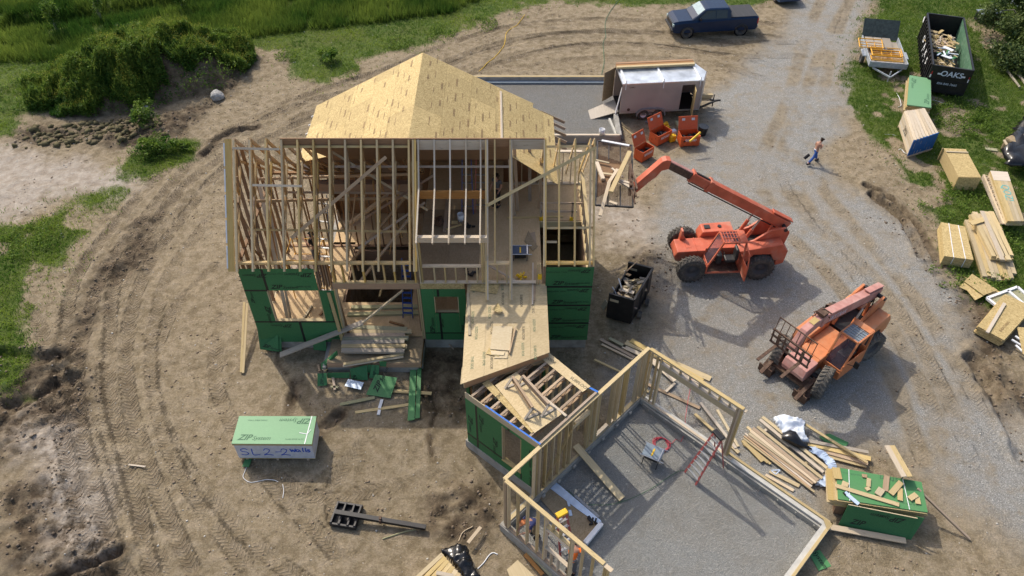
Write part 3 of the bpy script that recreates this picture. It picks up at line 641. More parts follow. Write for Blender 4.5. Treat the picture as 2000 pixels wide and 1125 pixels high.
m.b2(-8.6, 3.0, 28.25, 32, ZD1-.03, ZD1); part('floor_deck', m, 'osb_pink')
m = MB(); m.b2(-7.55, -7.45, 24.3, 27.9, -2.3, ZD1-.035); m.b2(-4.1, -4.0, 24.3, 27.9, -2.3, ZD1-.035); m.b2(-7.45, -4.1, 24.25, 24.35, -2.3, ZD1-.035); m.b2(-7.45, -4.1, 27.8, 27.9, -2.3, ZD1-.035); m.build_each('dark_pit_wall', 'wood_brown', house)  # brown pit walls, added so the gap in the floor turns dark
m = MB(); m.b2(-7.68, -3.78, 20.87, YF+.1, .52, .55); part('porch_deck', m, 'osb_dull')
m = MB(); m.b2(-7.68, -3.78, 20.84, 20.88, .3, .52); m.b2(-3.8, -3.76, 20.88, YF, .3, .52); part('porch_rim', m, 'lvl')
m = MB(); m.b2(XL+.02, -7.17, YF+.03, YF+.1, .36, .57); m.b2(XL+.02, XL+.08, YF+.1, YB, .36, .57); part('rim_joist', m, 'pine')
# upper floor with the stair opening
m = MB()
for (x0, x1, y0, y1) in ((-1.35, -.1, YF+.1, 24.6), (-.1, 1.2, YF+.1, 24.6), (-1.35, -.1, 24.6, 27), (-.1, 1.2, 24.6, 27.0), (1.2, 3.1, 26.25, 27.0), (-3.85, -1, 27, 29), (-1, 1.2, 27, 29), (1.2, 3.1, 27, 29), (-3.85, -.4, 29, 31.8)):
    m.b2(x0+.002, x1-.002, y0+.002, y1-.002, ZD2-.03, ZD2)
m.build_each('upper_floor', 'osb_pink', house)
m = MB()
for i in range(13):
    y0 = 22.8+i*.5
    m.b2(-3.85, 1.15 if y0 < 26.2 else 3.1, y0, y0+.05, ZD2-.32, ZD2-.032)
m.b2(1.15, 1.2, YF+.1, 26.2, ZD2-.32, ZD2-.001); m.b2(1.2, 3.1, 26.2, 26.24, ZD2-.32, ZD2-.001); m.build_each('floor_joist', 'wood_brown', house)
m = MB(); m.b2(1.15, 3.1, 26.14, 26.195, ZD2-.32, ZD2+.005); part('opening_header', m, 'pine')
m = MB(); m.b2(-3.85, -2.602, YF+.1, 24.598, ZD2-.03, ZD2); m.b2(-2.6, -1.352, YF+.1, 24.598, ZD2-.03, ZD2); m.b2(-3.85, -2.602, 24.6, 26.998, ZD2-.03, ZD2); m.b2(-2.6, -1.352, 24.6, 26.998, ZD2-.03, ZD2); m.build_each('upper_floor', 'ply_shaded', house)
# front walls --------------------------------------------------------------
def stud(x, y, z0, z1, mat='pine_shade_gold', w=.055, d=.14): 
    m = MB(); m.b2(x-w/2, x+w/2, y, y+d, z0, z1); part('stud', m, mat)
m = MB(); m.b2(XL, XR, YF, YF+.14, ZE-.04, ZE); m.b2(XL, -3.65, YF+.001, YF+.139, ZE-.08, ZE-.041); m.b2(-.95, XR, YF+.001, YF+.139, ZE-.08, ZE-.041)
m2 = MB(); m2.b2(XL, -3.7, YF-.003, YF+.143, ZE-.08, ZE+.001); m2.b2(1.2, XR, YF-.003, YF+.143, ZE-.08, ZE+.001); m2.b2(-1.0, -.05, YF-.003, YF+.143, ZE-.08, ZE+.001); m2.build_each('top_plate', 'pine_shade_gold', house)
# upper wall above the porch
for i in range(9): stud(-7.05+i*.405, YF, ZD2+.15, ZE-.08)
m = MB(); m.b2(-7.12, -3.72, YF-.002, YF+.142, ZD2+.11, ZD2+.149); part('bottom_plate', m, 'pine')
m = MB(); m.b2(-7.15, -3.68, YF-.01, YF+.15, 3.55, ZD2+.108); part('porch_beam', m, 'lvl')
for x in (-7.12, -7.05, -3.78, -3.71):
    stud(x, YF, .57, 3.55, 'pine_yellow')
for x in (-7.62, -7.5, -7.38, -7.3, -7.2): stud(x, YF+.02, ZD2-.1, ZE-.08, 'wood_brown')
m = MB(); m.beam((-7.2, YF-.15, .6), (-7.35, YF-.05, 3.4), .14, .04); part('porch_post', m, 'pine_yellow')
m = MB(); m.beam((-6.95, YF+.1, .6), (-7.2, YF+.3, 3.5), .14, .05); part('porch_post', m, 'wood_brown')
# sheathing on the front -----------------------------------------------------
def panel(x0, x1, z0, z1, y=YF, mat='zip_green', th=.012, parent=None):
    m = MB(); m.slab([(x0, y-th, z0), (x1, y-th, z0), (x1, y-th, z1), (x0, y-th, z1)], th, n=(0, -1, 0)); return m.build('sheathing_panel', mat, parent or house)
F = (1, 0, 0); U3 = (0, 0, 1)
yl = YF-.016
p1 = panel(XL, -9.78, 3.475, 4.66); zip_stamp(p1, (-9.99, yl, 4.3), (-1, 0, 0), (0, 0, -1), .75)
p2 = panel(-9.775, -7.75, 3.475, 4.66)
zip_stamp(p2, (-8.25, yl, 4.35), (-1, 0, 0), (0, 0, -1), .85); zip_stamp(p2, (-9.2, yl, 3.68), F, U3, .85)
letters('printed_lettering', 'PANEL EDGE', .1, 'stamp_black', p2, (-8.3, yl, 3.7), F, U3); letters('printed_lettering', 'WALL SHEATHING', .09, 'stamp_black', p2, (-9.35, yl, 4.4), (-1, 0, 0), (0, 0, -1))
p3 = panel(XL, -9.84, 1.65, 3.47); zip_stamp(p3, (-10.02, yl, 2.2), (0, 0, -1), F, .8); zip_stamp(p3, (-10.5, yl, 3.0), (0, 0, 1), (-1, 0, 0), .5)
p4 = panel(-7.74, -7.15, 1.65, 3.47); zip_stamp(p4, (-7.35, yl, 2.3), (0, 0, -1), F, .8)
p5 = panel(XL, -8.85, .38, 1.645); zip_stamp(p5, (-9.55, yl, 1.4), (-1, 0, 0), (0, 0, -1), .7)
p6 = panel(-8.845, -7.15, .38, 1.645); zip_stamp(p6, (-7.9, yl, .7), F, U3, .7)
m = MB()
for (x0, x1, z0, z1) in ((XL, -9.8, 3.43, 3.52), (XL, -7.15, 1.6, 1.68), (-9.83, -9.73, 3.48, 4.64), (-8.9, -8.8, .4, 1.6)): m.b2(x0, x1, YF-.016, YF-.0125, z0, z1)
m.build_each('seam_tape', 'seam_tape', house)
m = MB()   # window opening, left
m.b2(-9.84, -9.8, YF-.012, YF+.14, 1.65, 3.47); m.b2(-7.78, -7.745, YF-.012, YF+.14, 1.65, 3.47); m.b2(-9.8, -7.78, YF-.012, YF+.14, 1.65, 1.69); part('window_opening_frame', m, 'pine')
m = MB(); m.b2(-9.8, -7.78, YF, YF+.14, 3.47, 3.76); part('window_header', m, 'lvl')
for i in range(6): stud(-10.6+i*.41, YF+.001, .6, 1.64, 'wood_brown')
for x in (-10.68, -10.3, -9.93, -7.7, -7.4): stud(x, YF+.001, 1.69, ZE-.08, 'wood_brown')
for x in (-9.5, -9.1, -8.7, -8.3, -7.95): stud(x, YF+.001, 3.76, ZE-.08, 'wood_brown')
# middle green wall with its small window
q1 = panel(-3.66, -3.16, .95, 3.55); q2 = panel(-3.155, -1.87, 3.12, 3.55); q3 = panel(-2.17, -1.87, .95, 3.115); q4 = panel(-3.155, -2.175, .95, 2.2); q5 = panel(-3.66, -1.87, .52, .945)
zip_stamp(q1, (-3.33, yl, 1.3), (0, 0, 1), (-1, 0, 0), .75); zip_stamp(q3, (-2.0, yl, 1.4), (0, 0, 1), (-1, 0, 0), .75); zip_stamp(q4, (-2.9, yl, 1.5), (0, 0, 1), (-1, 0, 0), .4)
m = MB(); m.b2(-3.02, -2.93, YF-.016, YF-.0125, .55, 2.18); m.b2(-3.02, -2.93, YF-.016, YF-.0125, 3.14, 3.54); m.b2(-3.66, -1.87, YF-.0165, YF-.0125, .92, .98); m.build_each('seam_tape', 'seam_tape', house)
m = MB(); m.b2(-3.15, -2.18, YF-.012, YF+.14, 2.16, 2.2); m.b2(-3.155, -3.12, YF-.01, YF+.14, 2.2, 3.12); m.b2(-2.2, -2.172, YF-.01, YF+.14, 2.2, 3.12); part('window_opening_frame', m, 'pine_yellow')
m = MB(); m.b2(-3.7, -1.8, YF+.16, YF+.2, .6, 3.5); part('interior_backing', m, 'wood_brown') if False else None
m = MB(); m.b2(-3.66, -1.9, YF-.004, YF+.04, 3.56, ZD2+.1); part('rim_board', m, 'osb')
# right green wall: four courses
yr = YF-.016
for k in range(4):
    z1 = 4.75-k*1.0625; z0 = z1-1.058
    pr = panel(1.33, XR+.02, z0, z1)
    zip_stamp(pr, (2.0, yr, z0+.2), F, U3, .8); zip_stamp(pr, (2.75, yr, z1-.2), (-1, 0, 0), (0, 0, -1), .7)
    letters('printed_lettering', 'WALL SHEATHING', .1, 'stamp_black', pr, (1.75, yr, z1-.25), (-1, 0, 0), (0, 0, -1)); letters('printed_lettering', 'PANEL EDGE', .09, 'stamp_black', pr, (2.85, yr, z0+.2), F, U3)
m = MB()
for k in range(1, 4): m.b2(1.33, XR+.02, YF-.017, YF-.0125, 4.75-k*1.0625-.045, 4.75-k*1.0625+.045)
m.build_each('seam_tape', 'seam_tape', house)
for x in (1.22, 1.29): stud(x, YF-.02, 3.9, ZE-.1, 'wood_brown')
m = MB(); m.b2(XR-.16, XR, YF+.15, 29.0, ZD2, ZD2+.04); m.b2(XR-.14, XR-.001, YF+.15, 29.0, ZE-.1, ZE-.02); m.build_each('side_plate', 'pine', house)
m = MB(); m.b2(XR+.004, XR+.016, YF, 29.0, .5, ZD2); part('side_sheathing', m, 'zip_green')
for i in range(9): stud(XR-.07, YF+.7+i*.61, ZD2+.04, ZE-.1, 'joist_wood', .12, .04)
# dormer wall
m = MB(); m.b2(-3.62, -.95, YF-.01, YF+.15, 6.02, 6.26); part('dormer_header', m, 'pine_pale')
for x in (-3.62, -3.54, -1.16, -1.08, -1.0): 
    stud(x, YF, ZD2+.15, 6.02, 'pine')
m = MB(); m.b2(-3.5, -1.2, YF-.003, YF+.143, 4.72, 4.78); part('window_sill_plate', m, 'pine_pale')
for i in range(5): stud(-3.05+i*.42, YF, ZD2+.15, 4.72, 'pine')
m = MB(); m.b2(-3.66, .95, YF-.002, YF+.142, ZD2+.11, ZD2+.149); part('bottom_plate', m, 'pine_pale')
# studs of the framed part behind the link deck
for x in (-.58, -.2): stud(x, YF, ZD2, ZE-.08, 'pine')
# trusses --------------------------------------------------------------------
SL = (ZR-ZE)/(YRI-YF)
def truss_mb(x, front=True, scissor=True, rear=True, k=1.0, single=False, only=None):
    m = MB(); w = .07
    def ch(y0, z0, y1, z1, d=.13, mat=0, dx=0): m.beam((x+dx, y0, z0), (x+dx, y1, z1), w, d, up=(0, -(z1-z0), (y1-y0)))
    if only == 'front': ch(YF-.25, ZE-.25*SL+.1, YRI, ZR); ch(YF+.1, ZE+.06, YRI, ZR-1.0, .09); return m
    if rear: ch(YRI, ZR, YB+.25, ZE-.25*SL+.1)
    if scissor:
        ch(YRI, ZR-1.0, YB-.1, ZE+.06, .09)
        m.b2(x-.02, x+.02, YRI-.05, YRI+.05, ZR-1.0, ZR-.08)
        ch(YF+1.0, ZE+.9, YF+1.05, ZE+1.2, .09); ch(YF+1.1, ZE+1.3, YF+1.9, ZE+1.75, .09); ch(YF+1.95, ZE+2.35, YF+2.0, ZE+1.8, .09); ch(YRI-.1, ZR-.3, YF+2.0, ZE+1.9, .09)
    return m
xt = [XL+.1+.607*i for i in range(12)]
for i, x in enumerate(xt): tr_ = part('roof_truss', truss_mb(x, only='front'), 'pine_shade_gold'); truss_mb(x).build_each('web_member', 'web_wood_shaded', tr_)
part('roof_truss', truss_mb(-3.78, only='front'), 'pine_shade_gold'); part('roof_truss', truss_mb(-3.70, only='front'), 'pine_shade_gold')
for x in (1.24, 1.29, 1.81, 2.42, 3.0, XR-.03): 
    mm = MB(); mm.beam((x, YF-.12, ZE-.12*SL+.1), (x, YRI, ZR), .065, .13, up=(0, -SL, 1)); mm.beam((x, YRI, ZR), (x, YB+.4, ZE-.4*SL+.1), .042, .13, up=(0, SL, 1)); part('rafter', mm, 'pine_shade_gold')
# doubled rafters that run down to the link deck
tt = (ZD2+.1-ZR)/-SL
for x, nn in ((-1.0, 2), (-.07, 2), (-.66, 1)):
    for k in range(nn):
        mm = MB(); bot = tt if nn == 2 else 3.0
        mm.beam((x+.06*k, YRI-bot, ZR-bot*SL), (x+.06*k, YRI, ZR), .058, .15, up=(0, -SL, 1)); part('rafter', mm, 'pine_pale' if k else 'pine_shade_gold')
# dormer rafters: steep above the purlin, shallow below
for x in (-3.58, -2.97, -2.37, -1.76, -1.2):
    mm = MB(); mm.beam((x, 24.0, ZR-1.2*SL), (x, YRI, ZR), .055, .13, up=(0, -SL, 1)); mm.beam((x, 24.02, ZR-1.2*SL+.02), (x, YF-.3, 6.22), .055, .13, up=(0, -.4, 1)); part('dormer_rafter', mm, 'pine_pale')
m = MB(); m.b2(-3.66, -.98, 23.96, 24.03, ZR-1.2*SL-.42, ZR-1.2*SL-.06); part('dormer_beam', m, 'lvl')
m = MB(); m.b2(-8.85, 1.24, YRI-.02, YRI+.02, ZR-.3, ZR+.07); part('ridge_board', m, 'wood_brown')
m = MB(); m.b2(-3.66, -1.0, YRI-.06, YRI-.025, ZR-.42, ZR-.0); m.b2(-.02, 1.22, YRI-.06, YRI-.025, ZR-.4, ZR+.02); part('ridge_cap_board', m, 'pine_pale')
def brace(p, q, mat='pine_shade_gold', w=.089, t=.038, name='brace'): mm = MB(); mm.beam(p, q, w, t, up=(0, -SL, 1)); part(name, mm, mat)
nrm = (0, -SL, 1); P0 = (0, YRI, ZR+.12)
def onroof(u, v): return OnPl(u, v, P0, nrm)
brace(onroof(569, 465), onroof(754, 306), 'joist_wood', .13); brace(onroof(951, 401), onroof(1164, 287), 'pine', .12)
brace(onroof(454, 289), onroof(545, 291), 'pine_pale'); brace(onroof(493, 361), onroof(590, 363), 'pine_pale')
P1 = (0, YRI, ZR-.15)
def under(u, v): return OnPl(u, v, P1, nrm)
for (a, b_) in (((545, 286), (800, 286)), ((1066, 286), (1162, 285)), ((1068, 445), (1160, 444)), ((1066, 472), (1088, 472))): brace(under(*a), under(*b_), 'pine')
P2 = (0, YRI, ZR-1.05)
def low(u, v): return OnPl(u, v, P2, nrm)
for (a, b_, mt) in (((560, 375), (800, 377), 'joist_wood'), ((485, 448), (795, 452), 'pine'), ((650, 325), (1000, 325), 'joist_wood'), ((642, 292), (835, 410), 'pine'), ((700, 484), (830, 395), 'joist_wood'), ((690, 440), (850, 340), 'wood_brown')): brace(low(*a), low(*b_), mt)
m = MB(); m.beam((XL-.12, YF-.25, ZE-.2), (XL-.12, YRI, ZR+.03), .26, .04, up=(0, -SL, 1)); part('gable_overhang', m, 'pine_shade_gold')
m = MB()
for k in range(5):
    a = k/5+.01; b_ = (k+1)/5-.012
    m.beam((XL-.27, YF-.2+3.15*a, ZE-.15+3.75*a), (XL-.27, YF-.2+3.15*b_, ZE-.15+3.75*b_), .05, .07, up=(0, -SL, 1))
part('rake_trim', m, 'white')
# gable end frame on the left
for k in range(9):
    y = YF+.35+k*.62; zt = min(ZE+(y-YF)*SL, ZE+(YB-y)*SL)-.2
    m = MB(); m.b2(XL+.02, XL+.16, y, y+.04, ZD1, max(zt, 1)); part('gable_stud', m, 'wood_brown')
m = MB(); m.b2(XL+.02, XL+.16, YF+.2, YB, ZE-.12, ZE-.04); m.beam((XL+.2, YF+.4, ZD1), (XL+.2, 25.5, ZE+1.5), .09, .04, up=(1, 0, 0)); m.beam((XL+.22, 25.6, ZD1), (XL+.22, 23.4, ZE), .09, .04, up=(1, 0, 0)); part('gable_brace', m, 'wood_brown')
m = MB(); m.beam((-9.75, 23.2, ZD1), (-10.45, 26.0, 5.9), .14, .05); m.beam((-9.65, 23.3, ZD1), (-10.3, 26.2, 5.8), .1, .05); part('leaning_prop', m, 'pine_pale')
for k in range(12):
    x = -10.3+k*.55+random.uniform(-.1, .1); y = random.choice((24.0, 25.4, 26.6)); m = MB(); m.beam((x, y, random.uniform(1.5, 4)), (x+random.uniform(-.9, .9), y+random.uniform(-.2, .9), random.uniform(6.0, 6.6)), .05, .09, up=(0, 1, 0)); part('interior_brace', m, 'web_wood_shaded')
for y in (24.6, 26.2): m = MB(); m.beam((XL+.2, y, 6.1 if y < 25 else 6.0), (-3.9, y+.1, 6.2), .05, .12); part('interior_beam', m, 'web_wood_shaded')
for (a, b) in (((-6.8, 24.3, 3.1), (-4.1, 26.2, 5.6)), ((-6.4, 23.6, 2.6), (-4.0, 25.4, 5.0)), ((-7.6, 26.5, 3.0), (-5.0, 24.8, 6.2))): m = MB(); m.beam(a, b, .09, .24, up=(0, -1, 1)); part('interior_brace', m, 'web_wood_shaded')
# rear wall of the tall room
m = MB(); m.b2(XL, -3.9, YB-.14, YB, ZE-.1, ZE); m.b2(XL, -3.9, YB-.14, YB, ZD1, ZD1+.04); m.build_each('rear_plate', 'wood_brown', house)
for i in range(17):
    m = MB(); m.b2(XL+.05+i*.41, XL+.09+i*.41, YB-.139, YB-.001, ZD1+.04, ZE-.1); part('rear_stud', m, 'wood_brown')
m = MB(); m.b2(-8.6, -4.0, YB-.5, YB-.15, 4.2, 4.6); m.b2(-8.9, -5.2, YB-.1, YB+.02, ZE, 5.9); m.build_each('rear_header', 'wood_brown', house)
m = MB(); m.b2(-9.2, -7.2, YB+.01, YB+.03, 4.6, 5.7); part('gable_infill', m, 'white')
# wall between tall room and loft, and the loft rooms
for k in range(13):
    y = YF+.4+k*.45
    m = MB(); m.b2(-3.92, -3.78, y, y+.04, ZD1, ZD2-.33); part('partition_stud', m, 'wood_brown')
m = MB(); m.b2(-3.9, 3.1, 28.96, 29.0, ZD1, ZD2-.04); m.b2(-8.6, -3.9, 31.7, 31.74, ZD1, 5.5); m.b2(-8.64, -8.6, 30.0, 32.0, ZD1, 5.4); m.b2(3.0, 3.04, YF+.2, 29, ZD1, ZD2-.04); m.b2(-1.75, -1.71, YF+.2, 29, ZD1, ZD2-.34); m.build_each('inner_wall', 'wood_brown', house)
m = MB(); m.prism([(-8.6, 30.6, ZD1), (1.7, 30.6, ZD1), (1.7, 30.6, 5.35), (-3.95, 30.6, 8.25), (-8.6, 30.6, 5.85)], (0, .04, 0)); part('rear_inner_wall', m, 'wood_brown')
m = MB(); zs_ = lambda t: (25.2+t, ZR-t*SL-.12)
a_, b_ = zs_(.12), zs_(1.5); m.slab([(-7.4, b_[0], b_[1]), (-.1, b_[0], b_[1]), (-.1, a_[0], a_[1]), (-8.3, a_[0], a_[1])], .02); part('rear_roof_dark_boards', m, 'wood_brown')  # brown panel added under the rear slope to make it dark there
# low wall and its studs at the back of the loft
m = MB(); m.b2(.0, 3.1, 28.8, 28.94, ZD2, ZD2+.06); m.b2(.0, 3.1, 28.8, 28.94, ZD2+1.75, ZD2+1.81); m.b2(-.5, 3.1, 28.8, 28.94, ZD2+1.2, ZD2+1.24) if False else None; m.build_each('knee_wall_plate', 'pine_pale', house)
for i in range(9):
    m = MB(); m.b2(.05+i*.37, .09+i*.37, 28.81, 28.93, ZD2+.06, ZD2+1.75); part('knee_wall_stud', m, 'pine')
for (a, b_) in (((1.2, 27.1, ZD2), (1.25, 27.3, 6.3)), ((.1, 26.6, ZD2), (-.15, 26.9, 7.3)), ((.25, 26.9, ZD2), (.1, 27.1, 6.9)), ((.8, 27.6, ZD2), (.75, 27.9, 6.4)), ((-.05, 27.0, ZD2), (-.1, 27.2, 7.2))):
    m = MB(); m.beam(a, b_, .14, .05); part('loft_post', m, 'joist_wood')
m = MB(); m.beam((1.25, 26.3, ZD2+.9), (3.0, 26.3, ZD2+.9), .04, .09); m.beam((1.25, 26.3, ZD2+.45), (2.8, 26.3, ZD2+.45), .04, .09)
for x in (1.25, 2.6): m.b2(x-.045, x+.045, 26.28, 26.32, ZD2, ZD2+.95)
part('guard_rail', m, 'joist_wood')
m = MB(); m.b2(1.19, 1.34, 26.2, 26.33, ZD2+.02, ZD2+.16); m.b2(2.5, 2.65, 26.2, 26.33, ZD2+.02, ZD2+.16); m.b2(1.02, 1.17, YF-.03, YF+.05, ZD2+.35, ZD2+.6); m.build_each('rail_bracket', 'yellow', house)
for x in (1.1, 1.0):
    m = MB(); m.beam((x, YF+.1, ZD2), (x, YF+.1, ZE-.1), .04, .14); part('stud', m, 'pine')
# rear wing roof ----------------------------------------------------------------
WX = -3.95; ps = .52
def wz(x): return ZR-abs(x-WX)*ps+.03
def wy(x): return YRI+(abs(x-WX)*ps)/SL+.02
xl_, xr_ = -9.13, 1.93
roofL = MB(); n = 4
def clip(poly, ax, lim, keep):
    out = []
    for i in range(len(poly)):
        a, b = poly[i], poly[(i+1) % len(poly)]; fa, fb = (a[ax]-lim)*keep, (b[ax]-lim)*keep
        if fa >= 0: out.append(a)
        if fa*fb < 0: t = fa/(fa-fb); out.append(tuple(a[k]+(b[k]-a[k])*t for k in range(3)))
    return out
def panels(mb, poly, sgn):
    for r in range(6):
        xa, xb = WX+sgn*r*1.08, WX+sgn*(r+1)*1.08
        for k in range(-1, 5):
            ya = 25.2+k*2.44+(1.22 if r % 2 else 0); p = clip(clip(poly, 0, xa, sgn), 0, xb-sgn*.006, -sgn)
            p = clip(clip(p, 1, ya, 1), 1, ya+2.434, -1) if len(p) > 2 else p
            if len(p) > 2: mb.slab(p, .013)
pl = [(WX, YRI, wz(WX)), (WX, 31.95, wz(WX)), (xl_, 31.95, wz(xl_)), (xl_, wy(xl_), wz(xl_))]
panels(roofL, pl, -1); rl = roofL.build('roof_sheathing', 'osb', house)
xs1 = .97
pr_ = [(WX, YRI, wz(WX)), (-.1, 27.0, wz(-.1)), (xr_, 26.4, wz(xr_)), (xr_, 31.6, wz(xr_)), (xs1, 31.6, wz(xs1)), (xs1, 31.95, wz(xs1)), (WX, 31.95, wz(WX))]
roofR = MB(); panels(roofR, pr_, 1); rr_ = roofR.build('roof_sheathing', 'osb', house)
def stamps(parent, sgn, x_end, nmul):
    m = MB(); 
    for r in range(1, 20):
        s = r*.33+(.1 if sgn > 0 else .22)
        x = WX+sgn*s*.887
        if abs(x-WX) > abs(x_end-WX)-.12: break
        for k in range(12):
            y = YRI-.6+k*1.22+((r*37) % 11)*.11+random.uniform(-.03, .03)
            if y < wy(x)+.2 or y > 31.6-(.7 if x > xs1 else 0): continue
            if random.random() < .3: continue
            w = .10; L = random.choice((.55, .62, .66, .45)); z = wz(x)
            # four broken text lines make one mark
            for q in range(2 if r % 2 else 1):
                dx = (q-1)*.04*sgn; dz = -(abs(x+dx-WX))*ps+ZR+.036
                a = random.uniform(0, .06)
                m.slab([(x+dx-.014, y+a, dz+.014*ps*sgn), (x+dx+.014, y+a, dz-.014*ps*sgn), (x+dx+.014, y+L-a, dz-.014*ps*sgn), (x+dx-.014, y+L-a, dz+.014*ps*sgn)], .002)
    m.build('printed_stamp', 'stamp_brown', parent)['kind'] = 'stuff'
stamps(rl, -1, xl_, 1); stamps(rr_, 1, xr_, 1)
m = MB(); m.b2(xl_, xl_+.02, 27.5, 31.9, wz(xl_)-.2, wz(xl_)-.02); m.beam((WX, 31.97, wz(WX)-.08), (xl_, 31.97, wz(xl_)-.08), .03, .14, up=(0, 0, 1)); m.beam((WX, 31.97, wz(WX)-.08), (xs1, 31.97, wz(xs1)-.08), .03, .14); part('wing_fascia', m, 'pine')
for k in range(5):
    y = 29.5+k*.55; m = MB(); m.beam((xr_-.6, y, wz(xr_-.6)-.09), (xr_+.55, y, wz(xr_+.55)-.09), .04, .13); part('rafter_tail', m, 'joist_wood')
for k in range(5):
    y = 28.3+k*.72; m = MB(); m.beam((xl_+.3, y, wz(xl_+.3)-.08), (xl_-.1, y, wz(xl_-.1)-.08), .04, .12); part('rafter_tail', m, 'white')
m = MB()
for k in range(10):
    y = 26.2+k*.58
    m.beam((WX, y, wz(WX)-.1), (max(xl_+.2, WX-(y-YRI)*SL/ps+.3) if y < 28 else xl_+.2, y, wz(max(xl_+.2, WX-(y-YRI)*SL/ps+.3) if y < 28 else xl_+.2)-.1), .04, .14)
    xe = min(xr_-.1, WX+(y-YRI)*SL/ps-.3) if y < 28 else xr_-.1
    m.beam((WX, y, wz(WX)-.1), (xe, y, wz(xe)-.1), .04, .14)
m.build_each('wing_rafter', 'wood_brown', house)
a, b_ = OnPl(978, 178, (WX, YRI, wz(WX)+.03), (ps, 0, 1)), OnPl(980, 271, (WX, YRI, wz(WX)+.03), (ps, 0, 1))
m = MB(); m.beam(a, b_, .09, .038, up=(ps, 0, 1)); tag(m.build('loose_board', 'pine_pale'), 'pale pink stud lying straight down the right slope of the board roof', 'board')
# link deck -----------------------------------------------------------------------
ZL = ZD2
d1, d2 = G(910, 558, ZL), G(1068, 556, ZL); e1, e2, e3, e4 = G(905, 738, ZL), G(897, 730, ZL), G(899, 750, ZL), G(1073, 688, ZL)
m = MB(); cols = 3
LX0, LX1 = (d1.x+e1.x)/2, (d2.x+e4.x)/2
ycut = lambda x: e3.y+(e4.y-e3.y)*(x-e3.x)/(e4.x-e3.x)
xk = [LX0, LX0+.78, LX0+1.62, LX0+2.46, LX1]
for i in range(4):
    x0, x1 = xk[i], xk[i+1]; ym = 20.9 if i % 2 else 20.2
    m.slab([(x0+.003, ym, ZL), (x1-.003, ym, ZL), (x1-.003, YF+.1, ZL), (x0+.003, YF+.1, ZL)], .02)
    m.slab([(x0+.003, ycut(x0), ZL), (x1-.003, ycut(x1), ZL), (x1-.003, ym-.005, ZL), (x0+.003, ym-.005, ZL)], .02)
m.slab([(e3.x, ycut(e3.x), ZL+.002), (LX0, ycut(LX0), ZL+.002), (LX0, e1.y+.55, ZL+.002), (e3.x+.02, e1.y+.45, ZL+.002)], .02)
deck = m.build('link_deck', 'osb_floor', house)
for (u, v, k) in ((925, 560, 1), (945, 700, 1), (956, 610, 1), (960, 640, 0), (981, 555, 1), (982, 583, 0), (1018, 587, 0), (1022, 650, 0), (1041, 600, 0), (1043, 635, 1), (1021, 682, 1), (1045, 688, 1), (923, 620, 1), (930, 650, 1), (922, 708, 1), (960, 706, 0)):
    p = G(u, v, ZL); letters('printed_lettering', random.choice(('SUBFLOOR', 'SIZED FOR', 'THIS SIDE', 'T&G 23/32')), .14, 'stamp_green' if k else 'stamp_black', deck, p, (0, -1, 0), (1, 0, 0))
m = MB(); m.b2(LX0, LX0+.04, 18.4, YF, ZL-.32, ZL-.022); m.b2(LX1-.04, LX1, 19.2, YF, ZL-.32, ZL-.022); m.beam((LX0+.1, ycut(LX0)+.06, ZL-.17), (LX1-.04, ycut(LX1)+.06, ZL-.17), .04, .29); m.build_each('link_rim', 'lvl', house)
m = MB(); m.b2(LX1-.16, LX1-.05, 19.3, YF, .3, ZL-.33); m.b2(LX0+.05, LX0+.16, 18.3, YF, .3, ZL-.33); m.build_each('link_wall', 'zip_green', house)
# things resting on the link deck
def loose(name, pts, z, th, mat, label, cat='board', group=None, n=None):
    m = MB(); m.slab([G(u, v, z) for u, v in pts], th); o = m.build(name, mat); return tag(o, label, cat, group)
loose('subfloor_sheet', [(963, 636), (1001, 637), (996, 684), (957, 681)], ZL+.07, .03, 'osb_pale', 'square board offcut on top of the small pile on the link deck', 'board offcut')
loose('wood_scrap', [(949, 690), (974, 696), (980, 688), (955, 679)], ZL+.04, .025, 'osb', 'small board scrap poking out below the square offcut on the link deck', 'board offcut')
loose('wood_scrap', [(965, 699), (991, 699), (993, 684), (970, 684)], ZL+.03, .02, 'osb_pale', 'board scrap at the lower end of the pile on the link deck', 'board offcut')
loose('wood_scrap', [(960, 692), (984, 693), (986, 686), (958, 684)], ZL+.06, .02, 'osb_pale', 'thin board strip between the scraps of the link deck pile', 'board offcut')
def lboard(name, a, b, z, mat, label, w=.089, t=.038, z2=None, cat='board', group=None):
    m = MB(); z2 = z if z2 is None else z2; m.beam(G(a[0], a[1], z), G(b[0], b[1], z2), w, t); return tag(m.build(name, mat), label, cat, group)
lboard('plank', (1007, 641), (995, 690), ZL+.06, 'joist_wood', 'narrow dark edged plank standing beside the square offcut on the link deck', .04, .12)
lboard('stud_board', (1041, 513), (1040, 594), ZL+.03, 'pine_pale', 'long white stud lying on the upper deck near its right edge', .06)
lboard('stud_board', (1046, 525), (1043, 587), ZL+.02, 'joist_wood', 'tan stud lying just right of the white one on the upper deck')
lboard('stud_board', (914, 572), (917, 654), ZL+.03, 'pine', 'short board lying along the left edge of the link deck', .1)
lboard('stud_board', (921, 557), (973, 564), ZL+.04, 'osb', 'wide board strip lying at the head of the link deck', .55, .02)
loose('wood_scrap', [(962, 604), (972, 590), (982, 606), (975, 612)], ZL+.15, .012, 'osb', 'small tent shaped board scrap in the stripes of light on the link deck', 'board offcut')
lboard('stud_board', (953, 517), (1012, 551), ZL+.55, 'joist_wood', 'slanted brace board between the doubled rafters at the head of the link deck', .09, .04, ZL+.05)
loose('board_offcut', [(1024, 470), (1032, 450), (1050, 480), (1041, 490)], ZL+.03, .02, 'osb_dull', 'angular board offcut lying on the upper floor above the table saw', 'board offcut')
